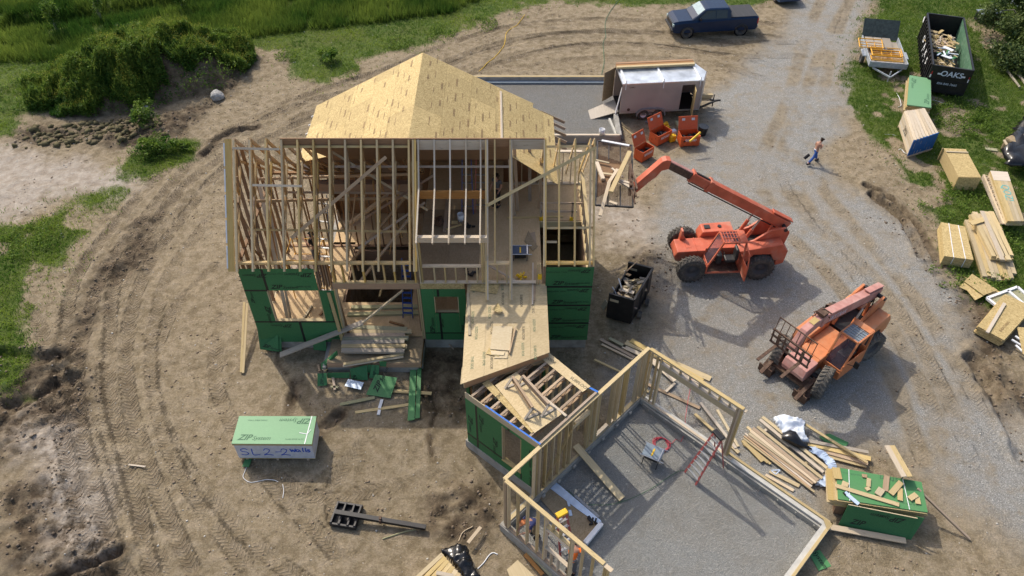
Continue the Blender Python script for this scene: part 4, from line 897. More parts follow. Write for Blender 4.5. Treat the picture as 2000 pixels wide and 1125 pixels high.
loose('board_offcut', [(1033, 455), (1045, 452), (1048, 478), (1040, 480)], ZL+.012, .011, 'joist_wood', 'second offcut half under the angular one on the upper floor', 'board offcut')
lboard('stud_board', (990, 425), (1100, 422), ZL+.03, 'pine', 'long board lying across the upper floor behind the table saw')
lboard('plank', (874, 386), (868, 452), ZL+.04, 'joist_wood', 'plank lying on the loft floor between the dormer rafters', .14)
lboard('plank', (870, 448), (901, 438), ZL+.04, 'pine', 'short yellow offcut on the loft floor beside the bucket', .09)
lboard('plank', (882, 434), (894, 434), ZL+.04, 'pine', 'small block on the loft floor left of the bucket', .2)
def bucket(u, v, z, label, r=.15, h=.36, mat='white'):
    p = G(u, v, z); t = wthing('bucket', label, 'bucket', p); m = MB(); m.lathe([(0, .01), (r*.85, .01), (r, h), (r*.93, h), (r*.8, .05), (0, .05)], p, (0, 0, 1), 20); m.build('bucket_body', mat, t)
    m = MB(); m.tube([p+V((r*math.cos(a), r*math.sin(a)*.3, h-.02-.12*math.sin(a))) for a in np.linspace(0, math.pi, 9)], .006, 5); m.build('handle', 'steel_dull', t); return t
bucket(900, 430, ZD2, 'white bucket standing on the loft floor')
m = MB(); m.add([G(847, 425, ZD2+.05), G(862, 420, ZD2+.1), G(868, 432, ZD2+.05), G(860, 443, ZD2+.2), G(848, 440, ZD2+.05), G(857, 432, ZD2+.35)], [(0, 1, 5), (1, 2, 5), (2, 3, 5), (3, 4, 5), (4, 0, 5)]); tag(m.build('tool_bag', 'rust'), 'brown leather tool bag lying on the loft floor', 'tool bag')
def tools_heap(name, u, v, z, r, label, mat='cloth_black', cat='tool'):
    m = MB(); p = G(u, v, z)
    for k in range(7):
        a = random.random()*6.28; q = p+V((math.cos(a)*r*random.random(), math.sin(a)*r*random.random(), .04+.06*random.random())); b = random.random()*6.28
        m.beam(q, q+V((math.cos(b)*r*.9, math.sin(b)*r*.9, random.uniform(-.02, .1))), .06, .07)
    return tag(m.build(name, mat), label, cat)
tools_heap('nail_gun', 918, 443, ZD2, .16, 'black nail gun on the loft floor in front of the bucket', 'black_metal', 'nail gun')
tools_heap('nail_gun', 1018, 543, ZD2, .16, 'black and yellow nail gun on the upper deck by the doubled rafter', 'yellow', 'nail gun')
tools_heap('nail_gun', 922, 533, ZD2, .25, 'black tool lying behind the low dormer studs', 'black_metal', 'tool')
# ladders inside
def ladder(label, p, q, w, mat, rung, cat='ladder', n=8):
    p, q = V(p), V(q); t = wthing('ladder', label, cat, p); a = (q-p).normalized(); s = V((1, 0, 0)) if abs(a.x) < .7 else V((0, 1, 0)); s = (s-a*s.dot(a)).normalized()*w/2
    for sg in (-1, 1): m = MB(); m.beam(p+s*sg, q+s*sg*.75, .03, .08, up=(0, -1, .3)); m.build('side_rail', mat, t)
    for k in range(1, n+1):
        f_ = k/(n+1); c = p.lerp(q, f_); m = MB(); m.beam(c-s*(1-.25*f_), c+s*(1-.25*f_), .08, .03); m.build('rung', rung, t)
    return t
ladder('blue step ladder leaning in the dark of the loft', (-1.95, 26.7, ZD2), (-1.9, 27.1, 6.4), .5, 'blue_paint', 'steel', n=6)
ladder('red step ladder leaning in the dark loft, right of the blue one', (-1.35, 26.8, ZD2), (-1.3, 27.2, 6.3), .55, 'fibreglass_red', 'steel', n=6)
ladder('tall silver ladder standing in the open room on the left', (-8.3, 24.6, ZD1), (-8.0, 26.2, 5.2), .5, 'steel_dull', 'steel', n=11)
ladder('bright blue ladder leaning against the upper wall beside the porch', (-4.55, 23.4, ZD1), (-4.15, 22.5, 4.9), .42, 'blue_paint', 'blue_paint', n=10)
# scaffold in the tall room
sc_ = wthing('scaffold', 'yellow rolling scaffold standing in the tall open room on the left', 'scaffold', (-8.9, 25, ZD1))
for (x, y) in ((-9.7, 24.6), (-8.3, 24.6), (-9.7, 26), (-8.3, 26)): m = MB(); m.cyl((x, y, ZD1), (x, y, 3.0), .025, 8); m.build('post', 'scaffold_yellow', sc_)
m = MB()
for z in (1.2, 2.0, 2.9):
    for y in (24.6, 26): m.cyl((-9.7, y, z), (-8.3, y, z), .02, 6)
    for x in (-9.7, -8.3): m.cyl((x, 24.6, z+.1), (x, 26, z+.1), .02, 6)
m.build('rail', 'scaffold_yellow', sc_); m = MB(); m.b2(-9.7, -8.3, 24.7, 25.2, 2.1, 2.14); m.b2(-9.7, -8.3, 25.3, 25.8, 2.1, 2.14); m.build('platform', 'joist_wood', sc_)
# lumber and scraps on the floor inside, seen through the openings
for k, (x, y, L, a, mt, lb) in enumerate(((-9.0, 23.6, 1.0, 75, 'pine_yellow', 'short yellow board on the floor seen through the left window opening'), (-8.2, 23.9, .9, 60, 'wood_brown', 'thin dark batten on the floor seen through the left window opening'),
        (-5.6, 23.6, 3.2, 2, 'treated', 'long greenish beam lying across the floor behind the porch'), (-5.6, 24.0, 3.0, 1, 'treated', 'second greenish beam behind the porch, farther from the opening'), (-5.0, 23.0, .7, -20, 'wood_brown', 'small dark offcut on the floor behind the porch'), (-5.9, 25.2, 1.1, 85, 'pine_yellow', 'yellow block on the floor under the porch beam'))):
    dx, dy = math.cos(R(a))*L/2, math.sin(R(a))*L/2; m = MB(); m.beam((x-dx, y-dy, ZD1+.05), (x+dx, y+dy, ZD1+.05), .2 if mt == 'treated' else .09, .09 if mt == 'treated' else .05); tag(m.build('floor_board', mt), lb, 'board')
t = MB(); t.cyl((-8.2, 22.95, ZD1+.05), (-6.9, 22.75, ZD1+.05), .04, 8); t.cyl((-8.1, 22.85, ZD1+.05), (-7.0, 22.68, ZD1+.05), .03, 8); tag(t.build('metal_pole', 'steel'), 'shiny metal poles lying on the floor behind the left window opening', 'pole')
m = MB(); m.b2(-9.35, -8.9, 22.5, 22.53, ZD1, ZD1+.4); tag(m.build('sheathing_offcut', 'zip_green'), 'small green offcut standing inside the left window opening', 'board offcut')
# ================================================================== GARAGE AND ENTRY ROOM
ZT, ZF = 3.35, .5
A_, B_, C_, D_ = G(985, 935, ZT), G(1268, 678, ZT), G(1180, 1108, ZT), G(1447, 805, ZT)
E_, F_ = G(1603, 1028, ZF+.1), G(1520, 1125, ZF+.1)
ud = (B_-A_); ud.z = 0; GLW = ud.length; ud.normalize(); vd = V((ud.y, -ud.x, 0))        # ud: north-east wall direction, vd: towards the lower right
garage = wthing('garage_frame', 'open stud garage frame set at an angle on a gravel filled foundation', 'garage frame', (A_.x, A_.y, 0))
def gp(a, b, z): return V((A_.x, A_.y, 0))+ud*a+vd*b+V((0, 0, z))
def gpart(n, m, mat): return m.build(n, mat, garage)
LV = 8.15
# foundation: poured walls with a form ledge on the inside
def gwall(a0, b0, a1, b1, w, z0, z1, name, mat, off=0, inward=None):
    p, q = gp(a0, b0, (z0+z1)/2), gp(a1, b1, (z0+z1)/2)
    m = MB(); d = (q-p).normalized(); n_ = V((-d.y, d.x, 0)); m.beam(p+n_*off, q+n_*off, w, z1-z0); return gpart(name, m, mat)
gwall(-.1, 0, GLW+.1, 0, .26, -.3, ZF-.06, 'foundation_wall', 'concrete')
gwall(0, -.13, 0, LV, .26, -.3, ZF-.1, 'foundation_wall', 'concrete')
gwall(GLW, .13, GLW, LV+.13, .26, -.3, ZF-.06, 'foundation_wall', 'concrete_pale')
gwall(GLW-.13, LV, -.2, LV, .26, -.3, ZF-.06, 'foundation_wall', 'concrete_pale')
gwall(GLW-.2, .3, GLW-.2, LV-.1, .07, .1, ZF-.14, 'foundation_ledge', 'concrete')
m = MB()
for k in range(11): p = gp(GLW-.26, .6+k*.72, .26); m.beam(p, p+vd*.05, .05, .08)
for k in range(9): p = gp(.9+k*.85, .19, .3); m.beam(p, p+ud*.14, .08, .1)
m.build_each('form_bracket', 'concrete', garage)
# gravel inside
gf = MB(); gf.slab([gp(.1, .1, .13), gp(GLW-.1, .1, .13), gp(GLW-.1, LV-.1, .13), gp(.1, LV-.1, .13)], .02); o = gf.build('gravel', 'gravel_fill'); o['kind'] = 'structure'
# sill plates
zs = ZF-.055
def plate(a0, b0, a1, b1, z, mat='pine', w=.14, t=.04, name='sill_plate', off=0):
    p, q = gp(a0, b0, z), gp(a1, b1, z); d = (q-p).normalized(); n_ = V((-d.y, d.x, 0)); m = MB(); m.beam(p+n_*off, q+n_*off, w, t); return gpart(name, m, mat)
plate(0, 0, GLW+.07, 0, zs+.02, 'pine'); plate(0, .07, 0, 4.4, zs-.02, 'joist_wood'); plate(GLW, .07, GLW, 4.3, zs+.02, 'pine_pale', .1, off=-.05)
plate(GLW+.09, 3.9, GLW+.09, LV+.15, zs+.02, 'pine_yellow', .1, .06); plate(GLW+.14, LV+.09, 2.0, LV+.09, zs+.02, 'pine_yellow', .1, .06)
m = MB(); m.slab([gp(GLW+.1, LV+.12, zs+.052), gp(GLW-.25, LV+.12, zs+.052), gp(GLW+.1, LV-.25, zs+.052)], .02); gpart('corner_gusset', m, 'pine_yellow')
# top plates
zp = ZT-.02
plate(0, 0, GLW, 0, zp, 'pine', name='top_plate'); plate(.03, 0, GLW-.03, 0, zp-.042, 'pine', name='top_plate', w=.138)
plate(0, .07, 0, 4.15, zp, 'pine', name='top_plate'); plate(0, .07, 0, 4.45, zp-.042, 'pine_pale', name='top_plate', w=.138)
plate(GLW, .07, GLW, 4.1, zp, 'pine_yellow', name='top_plate'); plate(GLW, .07, GLW, 4.22, zp-.042, 'pine_pale', name='top_plate', w=.138)
def gs(a, b, z0=None, z1=None, along='u', w=.04, d=.138, mat='pine', name='stud'):
    z0 = zs+.04 if z0 is None else z0; z1 = zp-.063 if z1 is None else z1
    m = MB(); ax = ud if along == 'u' else vd; p = gp(a, b, z0); q = gp(a, b, z1); m.beam(p, q, w if along == 'u' else w, d, up=tuple(vd if along == 'u' else ud)); return gpart(name, m, mat)
MA0 = (G(1055, 868, ZT)-A_).dot(ud); MA1 = (G(1168, 765, ZT)-A_).dot(ud)
# north-west wall: corner, gap, shared wall of the entry room, gap, studs to the far corner
for a in (.03, .1): gs(a, 0)
for k in range(6): gs(MA0-.32+k*.05, 0, mat=('pine', 'pine_yellow', 'pine', 'joist_wood', 'pine', 'pine')[k])
for a in (MA0+.25, MA0+.62, MA0+.98, MA0+1.35, MA0+1.6): gs(a, 0)
m = MB(); m.beam(gp(MA0+.2, .02, .7), gp(MA0+1.75, .02, 2.9), .04, .1, up=tuple(vd)); gpart('wall_brace', m, 'pine')
for a in (MA1-.5, MA1-.44, MA1-.38, MA1-.12, MA1-.06, MA1, MA1+.06): gs(a, 0, mat='pine_yellow' if a < MA1-.2 else 'pine')
m = MB(); m.beam(gp(MA0+1.6, 0, 2.75), gp(MA1-.5, 0, 2.75), .13, .2); gpart('door_header', m, 'pine')
for a in (MA1+.85, MA1+.95, MA1+1.2, MA1+1.32, MA1+1.62, MA1+1.75, GLW-.5, GLW-.38, GLW-.1, GLW-.03): gs(min(a, GLW-.03), 0)
m = MB(); m.beam(gp(MA1+.08, 0, .6), gp(MA1+.85, 0, .6), .135, .1); m.beam(gp(MA1+1.0, .0, .56), gp(MA1+1.25, 0, .56), .1, .06); m.build_each('sill_block', 'pine_pale', garage)
# north-east wall with the long header
gs(GLW, .2, along='v'); gs(GLW, .45, along='v'); gs(GLW, .07, along='v', mat='pine_yellow'); 
gs(GLW, .62, along='v'); gs(GLW, .67, along='v', mat='pine_yellow', z1=zp-.4)
m = MB(); m.beam(gp(GLW, .65, zp-.5), gp(GLW, 3.85, zp-.5), .13, .28); gpart('garage_header', m, 'pine_yellow')
m = MB(); m.beam(gp(GLW, .64, zp-.34), gp(GLW, 3.86, zp-.34), .138, .038); gpart('header_plate', m, 'pine_pale')
for k in range(7): gs(GLW, 1.05+k*.42, zp-.32, zp-.063, 'v', name='cripple_stud', mat='pine')
for k in range(5): gs(GLW, 3.88+k*.05, mat=('pine', 'joist_wood', 'pine_pale', 'pine', 'pine_yellow')[k], along='v')
# south-west wall with a window opening
for b in (.2, .62, 1.05, 1.5, 3.35, 3.75, 4.2, 4.26, 4.32): gs(0, b, along='v')
for b in (.07, .12): gs(0, b, along='v', mat='joist_wood')
gs(0, 1.83, along='v'); gs(0, 1.88, along='v', mat='pine_pale'); gs(0, 2.9, along='v'); gs(0, 2.95, along='v')
for z, mt in ((2.75, 'pine'), (2.55, 'pine_pale'), (1.35, 'pine_pale')):
    m = MB(); m.beam(gp(0, 1.9, z), gp(0, 2.9, z), .138, .04); gpart('window_plate', m, mt)
for b in (2.15, 2.45): gs(0, b, z1=1.33, along='v', name='cripple_stud', mat='pine_pale'); gs(0, b, z0=2.77, along='v', name='cripple_stud')
# entry room -----------------------------------------------------------------
ZM = 3.42
er = wthing('entry_room_frame', 'small green sheathed room with bare floor trusses between the house deck and the garage', 'room frame', (-.3, 17.0, 0))
Wc, M1, M2 = G(908, 765, ZM), G(1055, 868, ZM), G(1168, 765, ZM)
Nc, Tc = G(1152, 757, ZM), G(1070, 692, ZM); Wt = G(905, 748, ZM)
def er_part(n, m, mat): return m.build(n, mat, er)
ax_ = (M1-Wc); ax_.z = 0; WLn = ax_.length; ax_.normalize(); an = V((ax_.y, -ax_.x, 0))    # an: outward from the south-west wall
if an.dot(V((-1, -1, 0))) < 0: an = -an
zf = .42
def wp(s, z, o=0): return V((Wc.x, Wc.y, 0))+ax_*s+an*o+V((0, 0, z))
W0, W1, Z0w, Z1w = 1.72, 2.62, .85, 2.95       # window in the green wall
def wpanel(s0, s1, z0, z1): m = MB(); m.slab([wp(s0, z0, .013), wp(s1, z0, .013), wp(s1, z1, .013), wp(s0, z1, .013)], .012, n=an); return er_part('sheathing_panel', m, 'zip_green')
c1 = wpanel(0, .52, .95, ZM-.32); c2 = wpanel(.525, W0, .95, ZM-.32); c0 = wpanel(0, W0, zf, .945); c3 = wpanel(W0, W1, Z1w, ZM-.32); c4 = wpanel(W0, W1, zf, Z0w); c5 = wpanel(W1, WLn, zf, ZM-.32)
for c, s, z in ((c1, .2, 1.8), (c2, .75, 2.3), (c2, 1.4, 1.5), (c5, WLn-.35, 2.3), (c5, WLn-.3, 1.1)): zip_stamp(c, wp(s, z, .014), (0, 0, -1), ax_, .8)
m = MB()
for s in (.52, 2.05): m.beam(wp(s, .45 if s < 1 else Z1w, .015), wp(s, ZM-.33, .015), .09, .003, up=tuple(an))
m.beam(wp(0, .945, .0155), wp(W0, .945, .0155), .09, .003, up=tuple(an)); m.beam(wp(W1+.02, .5, .0155), wp(W1+.02, .84, .0155), .06, .003, up=tuple(an)); m.build_each('seam_tape', 'seam_tape', er)
m = MB(); m.beam(wp(-.1, .05, -.08), wp(WLn+.1, .05, -.08), .25, .75); er_part('foundation_wall', m, 'concrete')
m = MB(); m.beam(wp(0, ZM-.16, 0), wp(WLn, ZM-.16, 0), .03, .32); er_part('rim_board', m, 'lvl' if False else 'pine')
m = MB(); m.beam(wp(.95, ZM+.004, -.02), wp(WLn, ZM+.004, -.02), .06, .006); m.beam(Nc+V((0, 0, .005)), M2+V((0, 0, .005)), .08, .006); m.build_each('blue_membrane', 'blue_tape', er)
m = MB(); m.beam(wp(W0+.02, Z0w, -.06), wp(W0+.02, Z1w, -.06), .14, .04, up=tuple(ax_)); m.beam(wp(W1-.02, Z0w, -.06), wp(W1-.02, Z1w, -.06), .14, .04, up=tuple(ax_)); m.beam(wp(W0, Z0w+.01, -.05), wp(W1, Z0w+.01, -.05), .17, .05); er_part('window_opening_frame', m, 'pine_yellow')
m = MB()
for k in range(10):
    s = .1+k*.4
    if W0 < s < W1 or s > WLn: continue
    m.beam(wp(s, zf, -.08), wp(s, ZM-.32, -.08), .04, .13, up=tuple(an))
m.build_each('inner_stud', 'wood_brown', er)
m = MB(); m.slab([wp(0, .5, -.1), wp(WLn, .5, -.1), V((M2.x, M2.y, .5)), V((Nc.x, Nc.y, .5)), V((Tc.x, Tc.y, .5)), V((Wt.x+.1, Wt.y, .5))], .03); er_part('floor_deck', m, 'osb_dull')
# far walls
m = MB(); m.beam(V((Nc.x, Nc.y, 0))+V((0, 0, ZM-.17)), V((Tc.x, Tc.y, 0))+V((0, 0, ZM-.17)), .03, .3); m.beam(V((Wt.x, Wt.y+.05, ZM-.17)), V((Tc.x, Tc.y-.05, ZM-.17)), .03, .3); m.beam(V((Nc.x, Nc.y, ZM-.17)), V((M2.x, M2.y, ZM-.17)), .03, .3); m.build_each('rim_board', 'pine', er)
for k in range(7):
    p = V((Nc.x, Nc.y, 0)).lerp(V((Tc.x, Tc.y, 0)), k/6); m = MB(); m.beam(p+V((0, 0, .5)), p+V((0, 0, ZM-.33)), .04, .13, up=(1, 1, 0)); er_part('stud', m, 'pine')
for k in range(6):
    p = V((Wt.x, Wt.y, 0)).lerp(V((Tc.x, Tc.y, 0)), (k+.5)/6); m = MB(); m.beam(p+V((0, 0, .5)), p+V((0, 0, ZM-.33)), .04, .13, up=(0, 1, 0)); er_part('stud', m, 'wood_brown')
m = MB(); m.beam(wp(WLn, ZM-.22, 0), V((M2.x, M2.y, ZM-.22)), .06, .1); er_part('wall_plate', m, 'joist_wood')
# open-web floor trusses
def web_truss(p, q, mat='joist_wood', H=.3):
    m = MB(); p, q = V(p), V(q); L = (q-p).length; d = (q-p)/L; dz = V((0, 0, 1))
    m.beam(p-dz*.02, q-dz*.02, .088, .038); m.beam(p-dz*(H-.02), q-dz*(H-.02), .088, .038)
    n_ = max(2, int(L/.5))
    for k in range(n_):
        a = p+d*(L*k/n_); b = p+d*(L*(k+.5)/n_); c = p+d*(L*(k+1)/n_)
        m.beam(a-dz*.04, b-dz*(H-.04), .07, .04); m.beam(b-dz*(H-.04), c-dz*.04, .07, .04)
    return m
far = [V((Wt.x, Wt.y, ZM)), V((Tc.x, Tc.y, ZM)), V((Nc.x, Nc.y, ZM)), V((M2.x, M2.y, ZM))]
def hit(p, d):
    best = None
    for a, b in zip(far[:-1], far[1:]):
        e = b-a; den = d.x*e.y-d.y*e.x
        if abs(den) < 1e-6: continue
        t = ((a.x-p.x)*e.y-(a.y-p.y)*e.x)/den; s = ((a.x-p.x)*d.y-(a.y-p.y)*d.x)/den
        if t > .05 and -.01 <= s <= 1.01 and (best is None or t < best): best = t
    return best
nt = 8
for k in range(nt):
    p = wp(.3+k*(WLn-.35)/(nt-1), ZM, -.03); t_ = hit(p, ud)
    if t_: er_part('floor_truss', web_truss(p, p+ud*(t_-.04), H=.3), 'joist_wood')
def ep(u, v, z=0): return G(u, v, ZM+.02+z)
def eq(x, y): return (880+x/5, 660+y/5)
def osbsheet(pts, z, label, mat='osb_floor'):
    m = MB(); m.slab([ep(*eq(*p), z) for p in pts], .02); return tag(m.build('subfloor_sheet', mat), label, 'board sheet')
s1 = osbsheet([(435, 460), (640, 330), (1085, 740), (820, 925)], .03, 'large board sheet across the floor trusses carrying two wooden trestles')
letters('printed_lettering', 'SUBFLOOR', .17, 'stamp_black', s1, ep(*eq(510, 530), .03), tuple(-ud), tuple(-vd)); BASE[s1.name] = V((0, 0, 0))
s2 = osbsheet([(310, 440), (370, 405), (835, 905), (790, 925)], .0, 'narrow board strip on the trusses below the sheet with the trestles', 'osb')
s3 = osbsheet([(828, 150), (955, 135), (1368, 470), (1290, 525)], .0, 'long board strip along the far edge of the floor trusses')
letters('printed_lettering', 'SUBFLOOR', .17, 'stamp_black', s3, ep(*eq(945, 190), .0), tuple(vd), tuple(ud)); letters('printed_lettering', 'SUBFLOOR', .17, 'stamp_black', s3, ep(*eq(1260, 445), 0), tuple(vd), tuple(ud))
m = MB(); m.beam(ep(*eq(905, 575), .02), ep(*eq(1130, 760), .02), .089, .04); tag(m.build('stud_board', 'pine_pale'), 'pale board along the right edge of the sheet with the trestles', 'board')
def trestle(a, b, label):
    a, b = ep(*a, .03), ep(*b, .03); c = (a+b)/2; t = wthing('trestle', label, 'trestle', c); d = (b-a).normalized(); n_ = V((-d.y, d.x, 0)); h = .5; up_ = V((0, 0, h))
    m = MB(); m.beam(a+up_, b+up_, .09, .04); m.beam(a+up_-V((0, 0, .2)), b+up_-V((0, 0, .2)), .09, .04); m.beam(a+up_-V((0, 0, .1)), b+up_-V((0, 0, .1)), .02, .18); m.build('beam', 'joist_wood', t)
    for p in (a, b):
        m = MB()
        for sg in (-1, 1): m.beam(p+up_*.9, p+n_*sg*.3, .09, .04)
        m.beam(p-n_*.32+V((0, 0, .02)), p+n_*.32+V((0, 0, .02)), .09, .04); m.build('foot', 'weathered', t)
trestle((1001, 752), (1040, 812), 'left of the two wooden trestles on the sheet over the floor trusses'); trestle((1021, 750), (1071, 805), 'right of the two wooden trestles on the sheet over the floor trusses')
# things inside the garage ---------------------------------------------------
ZG = .15
def board(a, b, label, mat='pine', w=.14, t=.04, za=.04, zb=None, name='stud_board', group=None, cat='board'):
    zb = za if zb is None else zb; m = MB(); m.beam(G(a[0], a[1], za), G(b[0], b[1], zb), w, t); return tag(m.build(name, mat), label, cat, group)
board((1124, 869), (1215, 974), 'wide plank sloping from the entry room doorway down to the garage gravel', 'pine', .28, .05, .62, .2, 'ramp_plank')
def gz(x, y): return (880+x/5, 840+y/5)
m = MB(); m.slab([G(*gz(850, 640), ZG+.03), G(*gz(1000, 530), ZG+.03), G(*gz(1460, 900), ZG+.03), G(*gz(1290, 1130), ZG+.03)], .02); tag(m.build('board_sheet', 'osb_dull'), 'brown board sheet on the garage gravel ringed by white foam strips', 'board sheet')
m = MB(); m.slab([G(*gz(950, 548), ZG+.06), G(*gz(1025, 500), ZG+.06), G(*gz(1475, 885), ZG+.06), G(*gz(1440, 910), ZG+.06), G(*gz(1240, 770), ZG+.06)], .02); tag(m.build('foam_strip', 'white_foil'), 'tapering white foam sheet along the top edge of the brown board', 'foam board')
m = MB(); m.beam(G(*gz(1478, 915), ZG+.12), G(*gz(1320, 1110), ZG+.12), .12, .16); m.beam(G(*gz(1455, 905), ZG+.1), G(*gz(1300, 1090), ZG+.1), .05, .1); tag(m.build('foam_strip', 'white'), 'white ribbed trim length at the lower right edge of the brown board', 'trim')
m = MB(); m.beam(G(*gz(1215, 640), ZG+.05), G(*gz(1450, 850), ZG+.05), .1, .05); tag(m.build('metal_strip', 'steel_dull'), 'grey metal strip on the gravel beside the white foam', 'metal strip')
m = MB(); m.slab([G(*gz(1135, 690), ZG+.07), G(*gz(1160, 690), ZG+.07), G(*gz(1172, 740), ZG+.07), G(*gz(1147, 740), ZG+.07)], .02); tag(m.build('foam_offcut', 'white_foil'), 'upper small white strip on the brown board', 'foam offcut')
m = MB(); m.slab([G(*gz(1150, 778), ZG+.07), G(*gz(1178, 776), ZG+.07), G(*gz(1190, 832), ZG+.07), G(*gz(1160, 834), ZG+.07)], .02); tag(m.build('foam_offcut', 'white_foil'), 'lower small white strip on the brown board', 'foam offcut')
tools_heap('nail_gun', 1156, 1022, ZG, .16, 'black nail gun lying on the brown board near the white trim', 'black_metal', 'nail gun')
# step ladders (A-frames)
def stepladder(label, foot, top, back, w, h, rail, rung, cap, nr=6):
    """foot: centre of the climbing feet, back: centre of the rear feet, top: height of the cap"""
    f, bk, tp = V(foot), V(back), V(top); t = wthing('step_ladder', label, 'ladder', (f+bk)/2); s = (bk-f).cross(V((0, 0, 1))).normalized()
    for sg in (-1, 1):
        m = MB(); m.beam(f+s*sg*w/2, tp+s*sg*w*.3, .03, .075, up=tuple(s)); m.build('side_rail', rail, t)
        m = MB(); m.beam(bk+s*sg*w*.42, tp+s*sg*w*.27, .025, .05, up=tuple(s)); m.build('rear_leg', rail, t)
    for k in range(1, nr+1):
        q = k/(nr+1); ww = w/2*(1-q)+w*.3*q; c = f.lerp(tp, q); m = MB(); m.beam(c-s*ww, c+s*ww, .09, .03); m.build('rung', rung, t)
    m = MB()
    for k in range(1, 4): q = k/4.5; ww = w*.42*(1-q)+w*.27*q; c = bk.lerp(tp, q); m.beam(c-s*ww, c+s*ww, .03, .03)
    m.build('rear_brace', rung, t)
    m = MB(); m.box(tp+V((0, 0, .03)), (w*.75, .2, .1), math.atan2(s.y, s.x)); m.build('ladder_cap', cap, t, .02)
stepladder('tall red step ladder with black cap standing on the garage gravel by the right wall', G(1348, 934, ZG), G(1403, 850, 2.75), G(1404, 903, ZG), .62, 2.6, 'fibreglass_red', 'steel_dull', 'black_paint', 8)
stepladder('red step ladder with bright yellow cap standing inside the lower left garage wall', G(1108, 1082, ZG), G(1097, 1003, 1.9), G(1080, 1040, ZG), .55, 1.8, 'fibreglass_red', 'steel', 'yellow', 5)
def table_saw(u, v, z, rz, label, mat, stand=.55, k=1.0):
    p = G(u, v, z); t = thing('table_saw', label, 'table saw', p, rz); h = stand
    m = MB(); m.box((0, 0, h), (.72*k, .55*k, .04)); m.build('saw_table', mat, t, .01); m = MB(); m.box((0, 0, h-.16), (.5*k, .42*k, .26)); m.build('saw_body', 'black_metal', t, .02)
    m = MB(); m.b2(-.03, .03, -.2, .14, h+.02, h+.035); m.build('throat_plate', 'yellow', t)
    m = MB(); m.cyl((-.42*k, -.29*k, h), (.5*k, -.29*k, h), .018, 8); m.cyl((-.42*k, .29*k, h), (.5*k, .29*k, h), .018, 8); m.beam((.3*k, -.3*k, h+.03), (.3*k, .3*k, h+.03), .04, .03); m.build('fence_rail', 'steel', t)
    if stand > .3:
        for x in (-.28, .28):
            m = MB(); m.beam((x, -.28, 0), (x, 0, h-.1), .03, .03); m.beam((x, .28, 0), (x, 0, h-.1), .03, .03); m.build('leg', 'black_metal', t)
    return t
table_saw(1272, 900, ZG, R(-28), 'grey table saw on a folding stand in the middle of the garage gravel', 'saw_grey', .6)
table_saw(1016, 500, ZD2, R(0), 'dark blue table saw on the upper house floor', 'saw_blue', .35, .95)
def coil(name, u, v, z, r, mat, label, turns=6, cat='hose', tail=None):
    p = G(u, v, z); pts = []
    for k in range(turns*22):
        a = k/22*6.283; rr = r*(1+.1*math.sin(k*.37)+.08*random.uniform(-1, 1)); pts.append(p+V((math.cos(a)*rr+.04*math.sin(k*.05), math.sin(a)*rr, .02+.006*(k/22))))
    if tail: pts += [G(a, b, z+.02) for a, b in tail]
    m = MB(); m.tube(pts, .011, 5); return tag(m.build(name, mat), label, cat)
coil('air_hose', 1291, 868, ZG, .3, 'hose_red', 'coiled red air hose on the gravel above the table saw', 5, 'hose', [(1300, 862), (1312, 866), (1320, 857), (1330, 862), (1340, 840), (1338, 820), (1344, 780), (1352, 740)])
def line(name, pts, r, mat, label, cat='cord', z=.02):
    P = smooth_line(pts, 6); m = MB(); q = []
    for p in P:
        g = G(p[0], p[1], z); q.append(V((g.x, g.y, z+(float(hgt(np.array([g.x]), np.array([g.y]))[0]) if z < .1 else 0))))
    m.tube(q, r, 5); return tag(m.build(name, mat), label, cat)
line('power_cord', [(1070, 965), (1090, 962), (1110, 958), (1135, 985), (1150, 985), (1190, 985), (1230, 974), (1270, 955), (1300, 935), (1325, 920), (1340, 918)], .01, 'cord_green', 'dark extension cord winding across the garage gravel', z=.17)
line('garden_hose', [(1025, 28), (1010, 48), (990, 62), (985, 85), (972, 105), (950, 125), (935, 138)], .02, 'plastic_yellow' if False else 'yellow', 'yellow line snaking over the tracked dirt behind the roof', 'hose')
line('garden_hose', [(1208, 0), (1190, 25), (1182, 45), (1183, 70), (1178, 85), (1180, 120), (1175, 145)], .02, 'cord_green', 'green hose running down the dirt to the rear foundation', 'hose')
# rear foundation pad --------------------------------------------------------
pad = wthing('rear_foundation', 'low concrete foundation rectangle filled with grey stone behind the house', 'foundation', (1.5, 41, 0))
y1, y0 = G(1050, 148, .5).y, G(1150, 262, .5).y; x1 = G(1210, 262, .5).x; x0 = -5.2
for (a, b) in (((x0, y1), (6.6, y1)), ((x0, y0), (x1, y0)), ((x1, y0), (x1, y0+2.2))):
    m = MB(); m.beam((a[0], a[1], .12), (b[0], b[1], .12), .25, .7); m.build('foundation_wall', 'concrete', pad)
for (a, b) in (((x0, y1), (6.6, y1)), ((x0, y0), (x1, y0))): m = MB(); m.beam((a[0], a[1]-.02, .485), (b[0], b[1]-.02, .485), .13, .04); m.build('sill_plate', 'pine_yellow' if a[1] > 40 else 'pine_pale', pad)
m = MB(); m.b2(x0, 6.0, y1-.38, y1-.13, .0, .26); m.build('foundation_ledge', 'saw_grey', pad)
m = MB(); m.b2(x0, 6.4, y0+.1, y1-.1, .0, .14); o = m.build('stone_bed', 'stone_fill'); o['kind'] = 'structure'
m = MB(); m.beam(G(1190, 232, .2), G(1203, 262, .2), .12, .12); m.beam(G(1197, 215, .2), G(1212, 260, .3), .12, .12); m.build_each('form_board', 'concrete_pale', pad)
bucket(1175, 262, .5, 'white bucket on the low wall of the rear foundation', .17, .36)
